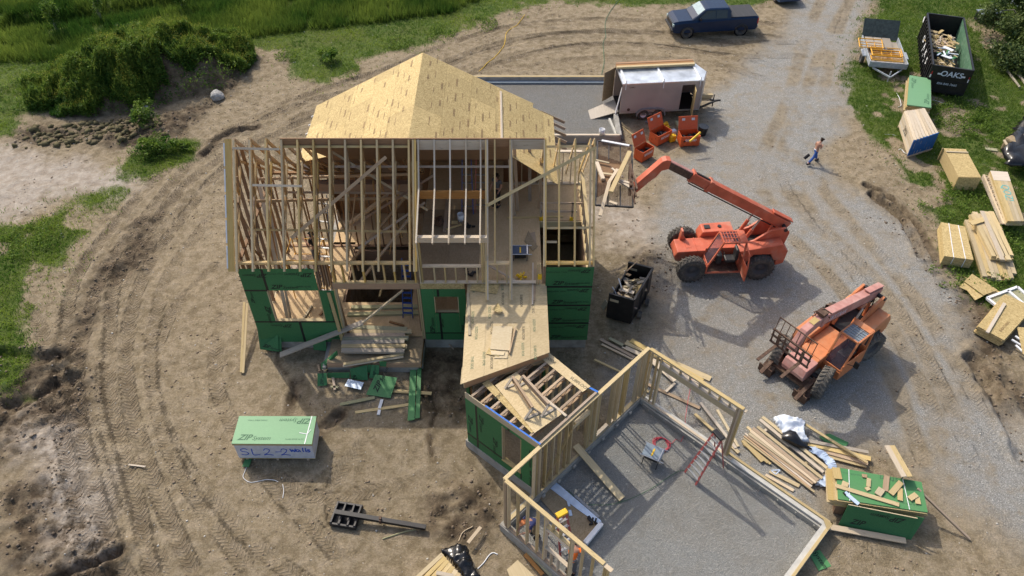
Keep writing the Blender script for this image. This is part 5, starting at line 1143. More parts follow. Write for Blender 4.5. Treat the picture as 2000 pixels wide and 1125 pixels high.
# outside boards, upper right of the garage ----------------------------------
nb = [((1172,662),(1240,698),.14,'joist_wood','topmost grey-brown board of the loose boards above the garage corner'), ((1175,672),(1236,702),.09,'pine_pale','pale board just under the topmost one above the garage corner'), ((1190,660),(1222,677),.14,'treated','short greenish board beside the loose boards above the garage corner'), ((1161,702),(1212,726),.09,'pine','lone thin board lowest of those above the garage corner'),
      ((1222,668),(1388,740),.28,'pine','widest plank of the pack running behind the garage header, upper edge'), ((1232,664),(1372,744),.24,'pine_yellow','yellow plank in the pack running behind the garage header'), ((1216,676),(1378,751),.2,'pine_pale','lowest pale plank of the pack running behind the garage header'), ((1270,702),(1318,744),.2,'pine_pale','wide board crossing under the garage header near the far corner'),
      ((1253,745),(1367,797),.14,'joist_wood','long board lying on the gravel below the garage header'), ((1240,752),(1268,765),.12,'pine','short board end at the far garage corner'), ((1368,786),(1437,875),.12,'pine_pale','long pale board slanting beside the garage end post'), ((1357,808),(1396,843),.12,'pine_yellow','short yellow board touching the black ladder cap'),
      ((1401,800),(1442,872),.11,'pine','board partly hidden behind the garage end post'), ((1420,862),(1443,884),.14,'pine_yellow','short yellow board at the foot of the garage end post'), ((1300,765),(1318,748),.1,'pine_pale','short upright block end under the garage header')]
for k, (a, b, w, mt, lb) in enumerate(nb): board(a, b, lb, mt, w, .05, .04+.03*(k % 4))
# ================================================================== MACHINES
def wheel(parent, c, r, w, lug=True, tmat='tyre', rim='orange_paint', name='wheel', n=30, ax=(0, 1, 0), nl=22):
    """tyre with lugs, rim and hub; axis along local y, c = wheel centre"""
    c = V(c); ax = V(ax).normalized(); h = w/2
    m = MB(); m.lathe([(r*.52, -h*.75), (r*.62, -h), (r*.88, -h), (r*.965, -h*.8), (r*.975, 0), (r*.965, h*.8), (r*.88, h), (r*.62, h), (r*.52, h*.75)], c, ax, n)
    if lug:
        e = V((0, 0, 1)); f = ax.cross(e).normalized()
        for k in range(nl):
            a = 2*math.pi*k/nl
            for sg in (-1, 1):
                aa = a+(math.pi/nl if sg > 0 else 0); d0 = e*math.cos(aa)+f*math.sin(aa); d1 = e*math.cos(aa+.22)+f*math.sin(aa+.22)
                m.beam(c+d0*(r*.985)+ax*(sg*h*.02), c+d1*(r*.95)+ax*(sg*h*.98), .055, .07, up=tuple(d0))
    wh = m.build(name, tmat, parent)
    m = MB(); m.lathe([(0, h*.35), (r*.18, h*.4), (r*.22, h*.2), (r*.42, h*.15), (r*.5, h*.72), (r*.55, h*.74), (r*.55, -h*.74), (r*.5, -h*.72), (r*.42, -h*.3), (0, -h*.3)], c, ax, n); m.build('rim', rim, wh)
    return wh
def telehandler(label, origin, az, ang, ext, body, boomc, cabc, head, tilt_tip=0, plate_txt=False, steer=0, group=None, door=False):
    t = thing('telehandler', label, 'telehandler', origin, az, group)
    WB, TR, r, w = 1.6, 1.06, .68, .42
    for (x, y) in ((WB, TR), (WB, -TR), (-WB, TR), (-WB, -TR)):
        s = steer if x > 0 else -steer*.6; a = (math.sin(-s)*(1 if y > 0 else -1), math.cos(s)*(1 if y > 0 else -1), 0)
        wheel(t, (x, y, r), r, w, True, 'tyre' if not plate_txt else 'tyre_dust', 'dark_grey')
        if s:
            wh = [c for c in t.children][-1]; wh.rotation_euler = (0, 0, s); p = V((x, y, 0)); wh.location = p-Matrix.Rotation(s, 4, 'Z') @ p
    m = MB(); m.cyl((WB, -TR+.2, r), (WB, TR-.2, r), .13, 10); m.cyl((-WB, -TR+.2, r), (-WB, TR-.2, r), .13, 10); m.box((WB, 0, r), (.4, .4, .4)); m.box((-WB, 0, r), (.4, .4, .4)); m.b2(-1.9, 1.9, -.42, .42, .55, .82); m.build('axle_frame', 'black_metal', t)
    # chassis with low front deck
    m = MB(); m.prism([(2.25, -.45, .72), (2.32, -.45, .95), (2.2, -.45, 1.25), (.2, -.45, 1.32), (-.6, -.45, 1.32), (-.6, -.45, .62), (1.9, -.45, .62)], (0, .95, 0)); m.build('front_deck', body, t, .03)
    m = MB(); m.b2(1.25, 1.29, -.44, .49, 1.28, 1.305); m.b2(.6, .62, -.44, .49, 1.3, 1.322); m.b2(1.5, 1.75, -.1, .25, 1.255, 1.285); m.build_each('hatch', body, t)
    if not plate_txt: m = MB(); m.prism([(1.75, -.62, 1.0), (1.95, -.62, 1.0), (1.9, -.62, 1.78), (1.82, -.62, 1.8)], (0, .28, 0)); m.prism([(1.6, -.42, 1.2), (1.95, -.42, 1.2), (1.9, -.42, 1.75)], (0, .05, 0)); m.build('light_bracket', body, t, .01)
    # engine hood on the right side
    m = MB(); m.prism([(-.6, -1.12, .8), (.95, -1.12, .8), (1.0, -1.12, 1.2), (.85, -1.12, 1.58), (-.6, -1.12, 1.66)], (0, .66, 0)); hood = m.build('engine_hood', cabc, t, .04)
    m = MB(); m.cyl((.0, -.8, 1.6), (.0, -.8, 1.67), .09, 14); m.b2(.45, .72, -.95, -.7, 1.585, 1.635); m.build('filler_cap', 'black_metal', hood)
    if plate_txt: m = MB(); m.tube([(-.7, -.75, 1.5), (-.72, -.75, 2.05), (-.62, -.75, 2.25), (-.4, -.75, 2.3)], .1, 10); m.build('exhaust', 'rust', t)
    # rear side plates and counterweight
    for y in (-.62, .34):
        m = MB(); m.prism([(-.55, y, .75), (-.55, y, 1.45), (-1.3, y, 1.75), (-2.0, y, 2.35), (-2.62, y, 2.45), (-2.85, y, 2.2), (-2.7, y, .95), (-2.3, y, .75)], (0, .12, 0)); m.build('side_plate', body, t, .02)
    m = MB(); m.prism([(-2.35, -.95, .6), (-2.75, -.95, .75), (-2.8, -.95, 1.5), (-2.3, -.95, 1.5)], (0, 1.9, 0)); m.build('counterweight', body, t, .04)
    m = MB(); m.prism([(-.5, .46, .8), (-.5, .46, 1.6), (-2.45, .46, 1.95), (-2.7, .46, 1.55), (-2.62, .46, 1.0), (-2.2, .46, .98), (-2.0, .46, 1.38), (-1.2, .46, 1.38), (-.95, .46, .9)], (0, .55, 0)); m.build('rear_panel', body, t, .03)
    m = MB(); m.b2(-2.3, -.7, -.4, .3, .9, 1.35); m.tube([(-1.9, 0, 1.4), (-2.3, .05, 1.9), (-2.55, .1, 2.1), (-2.5, .15, 1.6), (-2.0, .12, 1.5)], .035, 6); m.tube([(-1.8, .15, 1.4), (-2.2, .15, 1.8), (-2.6, .2, 1.9)], .03, 6); m.build('hydraulics', 'black_metal', t)
    # cab on the left side: open frame, glass, seat
    cx0, cx1, cy0, cy1, cz0, cz1 = -.62, .72, .5, 1.28, .62, 2.42
    cab = thing_part = MB()
    P = lambda a, b, th=.07: cab.beam(a, b, th, th)
    for y in (cy0, cy1): P((cx0, y, cz0), (cx0+.03, y, cz1)); P((cx1+.25, y, cz0+.35), (cx1-.28, y, cz1)); P((cx1+.25, y, cz0), (cx1+.25, y, cz0+.35)); P((cx0, y, cz1), (cx1-.28, y, cz1)); P((cx0, y, cz0), (cx1+.25, y, cz0))
    for x, z in ((cx0, cz1), (cx1-.28, cz1), (cx1+.25, cz0+.35), (cx0, cz0), (cx1+.25, cz0)): P((x, cy0, z), (x, cy1, z))
    cabo = cab.build('cab', cabc, t)
    m = MB(); m.b2(cx0, cx0+.3, cy0, cy1, cz1-.02, cz1+.05); m.b2(cx0, cx0+.05, cy0, cy1, cz0, 1.5); m.prism([(cx1+.22, cy0, cz0), (cx1+.26, cy0, cz0), (cx1+.26, cy0, cz0+.5), (cx1+.22, cy0, cz0+.5)], (0, cy1-cy0, 0)); m.b2(cx0, cx1+.2, cy0-.01, cy0+.02, cz0, 1.45)
    if not door: m.b2(cx0, cx1+.2, cy1-.01, cy1+.03, cz0, 1.35)
    m.build('cab_panel', cabc, cabo, .01)
    m = MB(); m.b2(cx0+.32, cx1-.3, cy0+.03, cy1-.03, cz1+.005, cz1+.02); m.build('roof_window', 'glass_cab' if not plate_txt else 'saw_grey', cabo)
    m = MB()
    for k in range(5): x = cx0+.36+k*.14; m.b2(x, x+.025, cy0+.02, cy1-.02, cz1+.022, cz1+.05)
    for k in range(2): y = cy0+.2+k*.28; m.b2(cx0+.3, cx1-.3, y, y+.03, cz1+.024, cz1+.052)
    m.build('roof_grille', cabc if not plate_txt else 'steel_dull', cabo)
    m = MB(); m.slab([(cx1+.23, cy0+.04, cz0+.42), (cx1+.23, cy1-.04, cz0+.42), (cx1-.24, cy1-.04, cz1-.05), (cx1-.24, cy0+.04, cz1-.05)], .01); m.build('front_window', 'glass_cab', cabo)
    m = MB(); m.box((-.15, .88, 1.12), (.5, .48, .16)); m.box((-.4, .88, 1.45), (.14, .46, .6)); m.box((.38, .88, 1.2), (.25, .4, .5)); m.build('seat', 'black_metal', cabo, .05)
    m = MB(); m.lathe([(.16, 0), (.19, .01), (.16, .02)], (.3, .88, 1.55), (-.5, 0, .8), 16); m.build('steering_wheel', 'black_paint', cabo)
    m = MB(); m.b2(cx0, cx1+.2, cy0, cy1, cz0-.02, cz0+.03); m.build('cab_floor', 'rust', cabo)
    if door: m = MB(); m.beam((cx0+.02, cy1+.05, .75), (cx0+.02, cy1+.75, .75), .06, .06); m.beam((cx0+.02, cy1+.75, .75), (cx0+.02, cy1+.75, 1.5), .06, .06); m.beam((cx0+.02, cy1+.05, 2.3), (cx0+.02, cy1+.6, 2.2), .05, .05); m.beam((cx0+.02, cy1+.6, 2.2), (cx0+.02, cy1+.78, 1.5), .06, .06); m.b2(cx0, cx0+.04, cy1+.05, cy1+.75, .75, 1.5); m.build('door', cabc, t, .01)
    else: m = MB(); m.beam((cx1, cy1+.02, 1.4), (cx1+.05, cy1+.35, 1.6), .02, .02); m.box((cx1+.05, cy1+.4, 1.7), (.05, .2, .32)); m.build('mirror', 'black_paint', t)
    # boom in the plane y = -.05
    by = -.05; ca, sa = math.cos(ang), math.sin(ang); O = V((-2.62, by, 2.35)); d = V((ca, 0, sa)); nrm_ = V((-sa, 0, ca))
    def bx(s0, s1, h0, h1, w_, mat, nm, par, off=0, bev=.02):
        m = MB(); a = O+d*s0+nrm_*(off+h0); b = O+d*s1+nrm_*(off+h0); m.hexa([a-V((0, w_/2, 0)), b-V((0, w_/2, 0)), b+V((0, w_/2, 0)), a+V((0, w_/2, 0))], [a-V((0, w_/2, 0))+nrm_*(h1-h0), b-V((0, w_/2, 0))+nrm_*(h1-h0), b+V((0, w_/2, 0))+nrm_*(h1-h0), a+V((0, w_/2, 0))+nrm_*(h1-h0)]); return m.build(nm, mat, par, bev)
    L1 = ext[0]; boom = bx(-.25, L1, -.2, .26, .36, boomc, 'boom', t)
    bx(L1-.16, L1+.02, -.25, .31, .44, boomc, 'boom_collar', boom); bx(-.3, .9, .3, .36, .3, boomc, 'boom_cover', boom)
    if ext[1]:
        bx(L1, L1+ext[1], -.17, .24, .34, boomc, 'boom_section', boom); bx(L1+ext[1]-.12, L1+ext[1]+.02, -.21, .29, .42, boomc, 'boom_collar', boom)
        bx(L1+.02, L1+ext[1]-.1, .245, .285, .1, 'black_metal', 'hose_guide', boom, 0, 0)
    s2 = L1+ext[1]
    if ext[2]: bx(s2, s2+ext[2], -.13, .18, .27, 'rust', 'boom_section', boom); bx(s2, s2+ext[2], .185, .22, .2, 'orange_faded', 'boom_top_plate', boom, 0, 0)
    for yy in (-.26, .26):
        m = MB(); m.cyl(O+d*.2+nrm_*-.3+V((0, yy*.4, 0)), O+d*(s2-.1)+nrm_*-.3+V((0, yy*.4, 0)), .03, 8); m.build('hydraulic_hose', 'black_metal', boom)
    for yy in (-.42, .28):
        base = V((-.75, yy, 1.35)); tip = O+d*1.35+nrm_*-.2+V((0, yy+.05, 0)); mid_ = base.lerp(tip, .62)
        m = MB(); m.cyl(base, mid_, .085, 12); cy = m.build('lift_cylinder', body, t); m = MB(); m.cyl(mid_, tip, .045, 10); m.build('cylinder_rod', 'steel', cy)
    m = MB(); m.cyl((-1.9, .18, 1.6), O+d*.5+nrm_*-.25+V((0, .2, 0)), .06, 10); m.build('slave_cylinder', body, t)
    m = MB(); m.cyl(O+V((0, -.45, 0)), O+V((0, .55, 0)), .09, 14); m.build('pivot_pin', 'black_metal', t)
    tip = O+d*(s2+ext[2])
    return t, boom, O, d, nrm_, tip
# first machine: boom out to the work platform at the upper floor
fl, fr_ = G(1345, 546, 0), G(1328, 487, 0); m1 = V((8.26, 27.475, 0)); az1 = R(-176.9); f1 = V((math.cos(az1), math.sin(az1), 0)); o1 = m1-f1*1.6
T1, bm1, O1, d1_, n1_, tip1 = telehandler('orange telehandler with long raised boom reaching towards the house', o1, az1, R(31), (4.6, .95, 1.45), 'orange_paint', 'orange_paint', 'orange_paint', 'long', door=True)
m = MB(); a = tip1; pts2 = [(-.05, .24), (.12, .18), (1.15, -1.0), (1.2, -1.3), (1.05, -1.42), (.55, -.85), (.3, -.62), (.1, -.3), (-.2, -.22), (-.25, .2)]
m.prism([(a.x+p, -.22, a.z+q) for p, q in pts2], (0, .36, 0)); m.build('boom_head', 'orange_paint', T1, .02)
m = MB()
for y in (-.5, .42): m.beam((a.x+1.2, y, a.z-1.55), (a.x+1.2, y, a.z-.7), .08, .06, up=(1, 0, 0))
for z in (-1.5, -1.1, -.72): m.beam((a.x+1.22, -.9, a.z+z), (a.x+1.22, .8, a.z+z), .06, .08)
m.build('carriage', 'rust', T1)
# work platform
ZB = 4.35
bk = wthing('work_platform', 'black steel work platform with mesh floor rails raised beside the upper floor', 'work platform', (4.4, 28, ZB))
q0, q1, q2, q3 = G(1167, 275, ZB), G(1234, 284, ZB), G(1236, 404, ZB), G(1163, 400, ZB)
m = MB()
for a, b in ((q0, q1), (q1, q2), (q2, q3), (q3, q0)): m.beam(a, b, .07, .07)
for k in (1, 2): m.beam(q0.lerp(q1, k/3), q0.lerp(q3, .28)+(q1-q0)*k/3, .04, .04); m.beam(q3.lerp(q2, k/3), q3.lerp(q0, .3)+(q2-q3)*k/3, .04, .04)
m.build('platform_frame', 'black_metal', bk)
m = MB()
def mesh_grid(m, a, b, c, d_, na, nb_, r=.006):
    for i in range(na+1): p = a.lerp(b, i/na); q = d_.lerp(c, i/na); m.beam(p, q, r*2, r*2)
    for i in range(nb_+1): p = a.lerp(d_, i/nb_); q = b.lerp(c, i/nb_); m.beam(p, q, r*2, r*2)
mesh_grid(m, q0, q1, q1.lerp(q2, .33), q0.lerp(q3, .33), 22, 24); mesh_grid(m, q3.lerp(q0, .33), q2.lerp(q1, .33), q2, q3, 22, 24); m.build('wire_mesh', 'rust', bk)
m = MB(); m.slab([q0.lerp(q3, .2)+V((0, 0, -.04)), q0.lerp(q3, .3)+(q1-q0)*.8+V((0, 0, -.04)), q3.lerp(q0, .3)+(q2-q3)*.55+V((0, 0, -.04)), q3.lerp(q0, .12)+V((0, 0, -.04))], .04); m.build('platform_deck', 'wood_brown', bk)
m = MB(); m.beam(q1.lerp(q2, .4)+V((-.1, 0, 0)), q1.lerp(q2, .75)+V((-.1, 0, .0)), .12, .6); m.build('platform_bracket', 'rust', bk)
def pboard(a, b, mt, lb, w=.14, t=.04, z=.08, z2=None):
    m = MB(); m.beam(G(a[0], a[1], ZB+z), G(b[0], b[1], ZB+(z if z2 is None else z2)), w, t); tag(m.build('stud_board', mt), lb, 'board')
pboard((1175, 274), (1229, 284), 'white', 'white board across the far end of the work platform', .12, .05, .12)
pboard((1230, 296), (1193, 375), 'pine_yellow', 'large yellow timber slanting across the work platform', .2, .1, .35, .35)
pboard((1206, 330), (1188, 358), 'pine_pale', 'pale board end under the yellow timber on the work platform', .14, .05, .1); pboard((1191, 352), (1172, 421), 'pine_pale', 'weathered board hanging past the near end of the work platform', .15, .05, .16)
pboard((1165, 317), (1178, 350), 'pine_pale', 'bundle of pale boards at the left side of the work platform', .17, .12, .08)
pboard((1164, 312), (1190, 318), 'pine', 'short board at the upper left of the work platform deck', .1, .04, .1); pboard((1177, 338), (1202, 341), 'pine', 'short board in the middle of the work platform deck', .12); pboard((1195, 328), (1217, 346), 'pine_pale', 'short pale board reaching under the yellow timber', .1); pboard((1205, 350), (1236, 368), 'pine_pale', 'lower pale board sticking out beside the yellow timber', .16, .06, .12)
pboard((1212, 352), (1240, 360), 'pine_pale', 'blue tipped pale board sticking out at the right of the work platform', .12, .05, .16); pboard((1190, 393), (1205, 398), 'pine_pale', 'short block lying on the mesh at the near end of the work platform', .14)
# second machine
az2 = R(-142.3); f2 = V((math.cos(az2), math.sin(az2), 0)); o2 = V((11.9, 20.6, 0))-f2*1.6
T2, bm2, O2, d2_, n2_, tip2 = telehandler('faded orange telehandler with its boom drawn in and pallet forks raised', o2, az2, R(14.5), (4.35, .0, 0), 'orange_bright', 'orange_faded', 'orange_bright', 'fork', plate_txt=True, steer=R(14))
m = MB(); a = tip2; m.prism([(a.x-.1, -.2, a.z+.2), (a.x+.95, -.2, a.z+.05), (a.x+1.5, -.2, a.z-.75), (a.x+1.2, -.2, a.z-.85), (a.x+.7, -.2, a.z-.3), (a.x-.1, -.2, a.z-.15)], (0, .3, 0)); m.build('boom_head', 'orange_faded', T2, .02)
m = MB(); m.slab([(a.x+.2, -.17, a.z+.185), (a.x+.55, -.17, a.z+.14), (a.x+.55, .07, a.z+.14), (a.x+.2, .07, a.z+.185)], .006); m.build('warning_label', 'pine_yellow', T2)
m = MB()
for z in (.1, .32): m.tube([(a.x-.05, -.25, a.z+z-.3), (a.x+.15, -.28, a.z+z), (a.x-.2, -.1, a.z+z+.1), (a.x-.3, .2, a.z+z)], .03, 6)
m.box((a.x-.05, -.05, a.z+.33), (.3, .35, .14)); m.build('hose_loops', 'rust', T2)
letters('lettering', 'SKYTRAK', .30, 'white_foil', bm2, O2+d2_*3.3+n2_*.04+V((0, .212, 0)), -d2_, n2_, 0, .01)
m3 = MB(); m3.prism([(2.27, -.5, .7), (2.345, -.5, .96), (2.22, -.5, 1.275), (1.5, -.5, 1.315), (1.5, -.5, .7)], (0, 1.05, 0)); m3.build('nose_cover', 'orange_faded', T2, .02)
hx, hz = a.x+1.5, a.z-.85
m = MB()
for y in (-.85, -.3, .3, .85): m.beam((hx+.1, y, hz), (hx+.1, y, hz+.65), .05, .06, up=(1, 0, 0))
for z in (0, .35, .65): m.beam((hx+.1, -.9, hz+z), (hx+.1, .9, hz+z), .06, .07)
for k in range(8): y = -.85+k*.243; m.beam((hx+.08, y, hz+.65), (hx-.02, y, hz+1.25), .025, .025)
m.beam((hx-.02, -.87, hz+1.25), (hx-.02, .87, hz+1.25), .035, .035); m.build('carriage', 'rust', T2)
for y in (-.55, .55): m = MB(); m.beam((hx+.14, y, hz+.02), (hx+1.25, y, hz-.04), .12, .05); m.beam((hx+.14, y, hz), (hx+.14, y, hz+.6), .12, .05, up=(1, 0, 0)); m.build('fork', 'rust', T2)
m = MB()       # front stabiliser blades
for y in (-.95, .8):
    m.prism([(1.7, y-.25, .5), (2.35, y-.25, .16), (2.5, y-.25, .22), (1.9, y-.25, .75)], (0, .5, 0)); m.b2(2.2, 2.6, y-.28, y+.28, .03, .1); m.beam((2.6, y-.32, .25), (2.6, y+.3, .25), .04, .4); m.beam((1.8, y, .8), (2.9, y, .3), .16, .1)
m.b2(1.9, 2.3, -.9, .9, .4, .5); m.build('stabiliser', 'rust', T2)
# ---------------------------------------------------------------- enclosed trailer
tl0, tl1 = G(1208, 236, 0), G(1367, 228, 0); taz = math.atan2(tl1.y-tl0.y, tl1.x-tl0.x); TL = 4.75; TW = 2.05
tr = thing('enclosed_trailer', 'silver enclosed cargo trailer with open rear and side doors behind the tool boxes', 'trailer', (tl0.x, tl0.y, 0), taz)
z0, z1 = .5, 2.4
m = MB(); m.b2(0, 3.55, 0, .04, z0, z1); m.b2(4.3, TL, 0, .04, z0, z1); m.b2(3.55, 4.3, 0, .04, z1-.2, z1); m.b2(3.55, 4.3, 0, .04, z0, z0+.08); m.b2(0, TL, TW-.04, TW, z0, z1)
m.slab([(TL, 0, z1), (TL+.45, TW*.5, z1), (TL+.45, TW*.5, z0), (TL, 0, z0)], .03); m.slab([(TL, TW, z1), (TL+.45, TW*.5, z1), (TL+.45, TW*.5, z0), (TL, TW, z0)], .03); body_ = m.build('body', 'trailer_side', tr)
m = MB(); m.b2(0, TL, 0, TW, z0-.05, z0); m.b2(-.02, 0.0, 0, TW, z1-.15, z1); m.build('floor', 'black_metal', tr)
m = MB(); m.slab([(.03, .03, z1+.03), (TL, .03, z1+.03), (TL+.42, TW/2, z1+.03), (TL, TW-.03, z1+.03), (.03, TW-.03, z1+.03)], .03); roof_ = m.build('roof', 'trailer_roof', tr)
m = MB(); m.b2(0, TL, -.01, .03, z1-.02, z1+.05); m.b2(0, TL, TW-.03, TW+.01, z1-.02, z1+.05); m.b2(0, .04, 0, TW, z1-.02, z1+.05); m.b2(0, TL, -.012, -.002, z0, z0+.08); m.beam((TL, 0, z0), (TL, 0, z1), .05, .05); m.build('edge_trim', 'steel', tr)
m = MB()
for x in (.15, 2.35, 4.5): m.b2(x, x+.1, 0, TW, z1+.06, z1+.11); m.beam((x+.05, -.05, z1-.3), (x+.05, -.05, z1+.3), .04, .04); m.b2(x+.03, x+.07, -.06, .1, z1+.05, z1+.09)
m.build('roof_rack', 'white', tr)
for k, x in enumerate((1.45, 2.3)): wheel(tr, (x, .06, .34), .34, .2, False, 'tyre', 'white', n=24, ax=(0, -1, 0)); wheel(tr, (x, TW-.06, .34), .34, .2, False, 'tyre', 'white', n=24)
m = MB(); pf = [(1.45+.46*math.cos(a), .34+.46*math.sin(a)) for a in np.linspace(math.pi, math.pi*.5, 8)]+[(2.3+.46*math.cos(a), .34+.46*math.sin(a)) for a in np.linspace(math.pi*.5, 0, 8)]
pi_ = [(x if x > 1.6 and x < 2.1 else (x+.06 if x < 1.6 else x-.06), z-.06) for x, z in pf[::-1]]; m.prism([(x, -.12, z) for x, z in pf+pi_], (0, .16, 0)); m.b2(1.1, 2.65, .02, .05, .3, .62); m.build('fender', 'steel_dull', tr)
m = MB(); m.slab([(-.02, TW, z1), (-.9, TW+.25, z1), (-.9, TW+.25, z0+.05), (-.02, TW, z0+.05)], .05) if False else m.slab([(-.02, TW-.02, z1), (-.75, TW-.6, z1), (-.75, TW-.6, z0), (-.02, TW-.02, z0)], .05); m.build('rear_door', 'osb_dull', tr)
m = MB(); m.slab([(0, .25, z0), (0, 1.6, z0), (-1.75, 1.1, .12), (-1.75, .1, .12)], .05); tag(m.build('ramp', 'weathered', tr), 'pale loading ramp', None)
m = MB(); m.slab([(4.3, -.02, z1-.22), (4.18, -.72, z1-.22), (4.18, -.72, z0), (4.3, -.02, z0)], .04); m.build('side_door', 'pine_yellow', tr)
m = MB(); m.slab([(.02, .05, z1-.1), (.02, .12, z1-.1), (-.25, .1, z0), (-.25, .0, z0)], .05); m.build('door_edge', 'white', tr)
m = MB(); m.beam((TL-.1, .2, .42), (TL+1.35, TW/2, .42), .08, .1); m.beam((TL-.1, TW-.2, .42), (TL+1.35, TW/2, .42), .08, .1); m.beam((TL+1.2, TW/2, .42), (TL+1.65, TW/2, .45), .08, .1); m.cyl((TL+1.2, TW/2, .05), (TL+1.2, TW/2, .85), .035, 8); m.build('tow_bar', 'black_metal', tr)
m = MB(); m.cyl((.52, -.02, z0+.25), (.52, 0, z0+.25), .09, 14); m.build('vent', 'rust', body_); letters('lettering', 'ULMO', .12, 'rust', body_, (.6, -.001, z1-.2), (1, 0, 0), (0, 0, 1), 0, .02)
def tpt(x, y, z): return (Matrix.Translation((tl0.x, tl0.y, 0)) @ Matrix.Rotation(taz, 4, 'Z')) @ V((x, y, z))
for k, (y, mt, lb) in enumerate(((TW+.02, 'lvl', 'long brown beam strapped along the far edge of the trailer roof rack'), (TW-.22, 'lvl', 'brown beam second from the far edge on the trailer roof rack'), (TW-.4, 'pine', 'yellowish board nearest the camera on the trailer roof rack'))):
    m = MB(); m.beam(tpt(-.05 if k else .0, y, z1+.19), tpt(4.6, y, z1+.19), .18, .12); tag(m.build('roof_beam', mt), lb, 'beam')
for k in range(3): m = MB(); m.beam(tpt(TL+.35, 1.2-.2*k, .5+.22*k), tpt(TL+1.0, 1.2-.2*k, .5+.22*k), .18, .18); tag(m.build('timber_block', 'pine_yellow'), ('lowest', 'middle', 'topmost')[k]+' yellow timber block piled at the nose of the silver trailer', 'timber')
m = MB(); m.slab([tpt(3.3, -.5, .15), tpt(4.15, -.5, .15), tpt(4.15, -1.0, .15), tpt(3.3, -1.0, .15)], .15); tag(m.build('step_board', 'treated'), 'flat wooden step on the ground under the trailer side door', 'step')
m = MB(); m.tube([tpt(1.5, -.35, .05), tpt(2.1, -.3, .3), tpt(2.15, -.3, .05), tpt(1.6, -.4, .05)], .03, 6); tag(m.build('wheel_chock', 'steel_dull'), 'metal wheel chock leaning on the trailer wheels', 'chock')
# job boxes
def jobbox(u, v, rz, label, L=1.1, W_=.7, h=.7):
    p = G(u, v); t = thing('job_box', label, 'job box', p, rz, 'open orange job boxes'); m = MB(); th = .03
    m.b2(-L/2, L/2, -W_/2, -W_/2+th, .08, h); m.b2(-L/2, L/2, W_/2-th, W_/2, .08, h+.05); m.b2(-L/2, -L/2+th, -W_/2+th, W_/2-th, .08, h); m.b2(L/2-th, L/2, -W_/2+th, W_/2-th, .08, h); m.b2(-L/2+th, L/2-th, -W_/2+th, W_/2-th, .08, .13)
    b = m.build('box_body', 'jobbox_orange', t); letters('lettering', 'RIDGID', .2, 'white', b, (0, -W_/2-.002, .45), (1, 0, 0), (0, 0, 1), .25, .02)
    m = MB(); m.slab([(-L/2, W_/2, h+.06), (L/2, W_/2, h+.06), (L/2, W_/2+.3, h+.72), (-L/2, W_/2+.3, h+.72)], .05, n=(0, -1, .3)); ld = m.build('lid', 'jobbox_orange', t, .01)
    for x in (-.28, .28): m = MB(); m.slab([(x-.09, W_/2+.19, h+.5), (x+.09, W_/2+.19, h+.5), (x+.09, W_/2+.245, h+.62), (x-.09, W_/2+.245, h+.62)], .004, n=(0, -1, .3)); m.build('paper_label', 'scrap_paper', ld)
    for x in (-L/2+.1, L/2-.1): m = MB(); m.b2(x-.06, x+.06, -W_/2+.05, W_/2-.05, 0, .08); m.build('foot', 'jobbox_orange', t)
    m = MB()
    for k in range(16): q = V((random.uniform(-L/2+.12, L/2-.12), random.uniform(-W_/2+.12, W_/2-.12), .3+.2*random.random())); a = random.random()*3.1; m.beam(q-V((math.cos(a), math.sin(a), 0))*.14, q+V((math.cos(a), math.sin(a), random.uniform(-.4, .4)))*.14, .09, .1)
    tag(m.build('tool_pile', 'black_metal'), 'dark tools heaped inside the '+label, 'tools').matrix_basis = Matrix.Translation(p) @ Matrix.Rotation(rz, 4, 'Z')
jobbox(1343, 280, R(6), 'orange job box on the right with its lid up'); jobbox(1288, 275, R(38), 'orange job box in the middle with its lid up'); jobbox(1256, 308, R(42), 'orange job box on the left nearest the boom', .95, .62)
for k, (u, v, lb) in enumerate(((1303, 254, 'farthest yellow fuel can behind the job boxes'), (1300, 247, 'yellow fuel can half hidden behind the middle job box lid'), (1312, 275, 'large yellow fuel can between the two far job boxes'))):
    p = G(u, v); s = 1.3 if k == 2 else .9; t = wthing('fuel_can', lb, 'fuel can', p, 'yellow fuel cans'); m = MB(); m.box(p+V((0, 0, .15*s)), (.3*s, .2*s, .3*s), .4); m.build('can_body', 'yellow', t, .04); m = MB(); m.tube([p+V((-.08*s, 0, .3*s)), p+V((-.06*s, 0, .38*s)), p+V((.06*s, 0, .38*s)), p+V((.08*s, 0, .3*s))], .02, 6); m.build('handle', 'yellow', t)
m = MB(); p = G(1313, 262); m.box(p+V((0, 0, .16)), (.42, .3, .3), .5); tag(m.build('bag', 'white_foil', None, .08), 'white and blue sack between the job boxes', 'sack')
m = MB(); m.cyl(G(1347, 276, .8), G(1368, 258, 1.1), .06, 12); tag(m.build('level_tube', 'yellow'), 'yellow tube resting slantwise on the right job box', 'tube')
m = MB(); p = G(1370, 262); m.cyl(p, p+V((.05, 0, .55)), .24, 14, .3); tag(m.build('trash_bag', 'black_plastic', None, .03), 'dark bin standing behind the right job box', 'bin')
line('plank_line', [(1205, 238), (1230, 258), (1250, 275)], .03, 'pine', 'thin batten on the dirt between trailer and job boxes', 'batten')
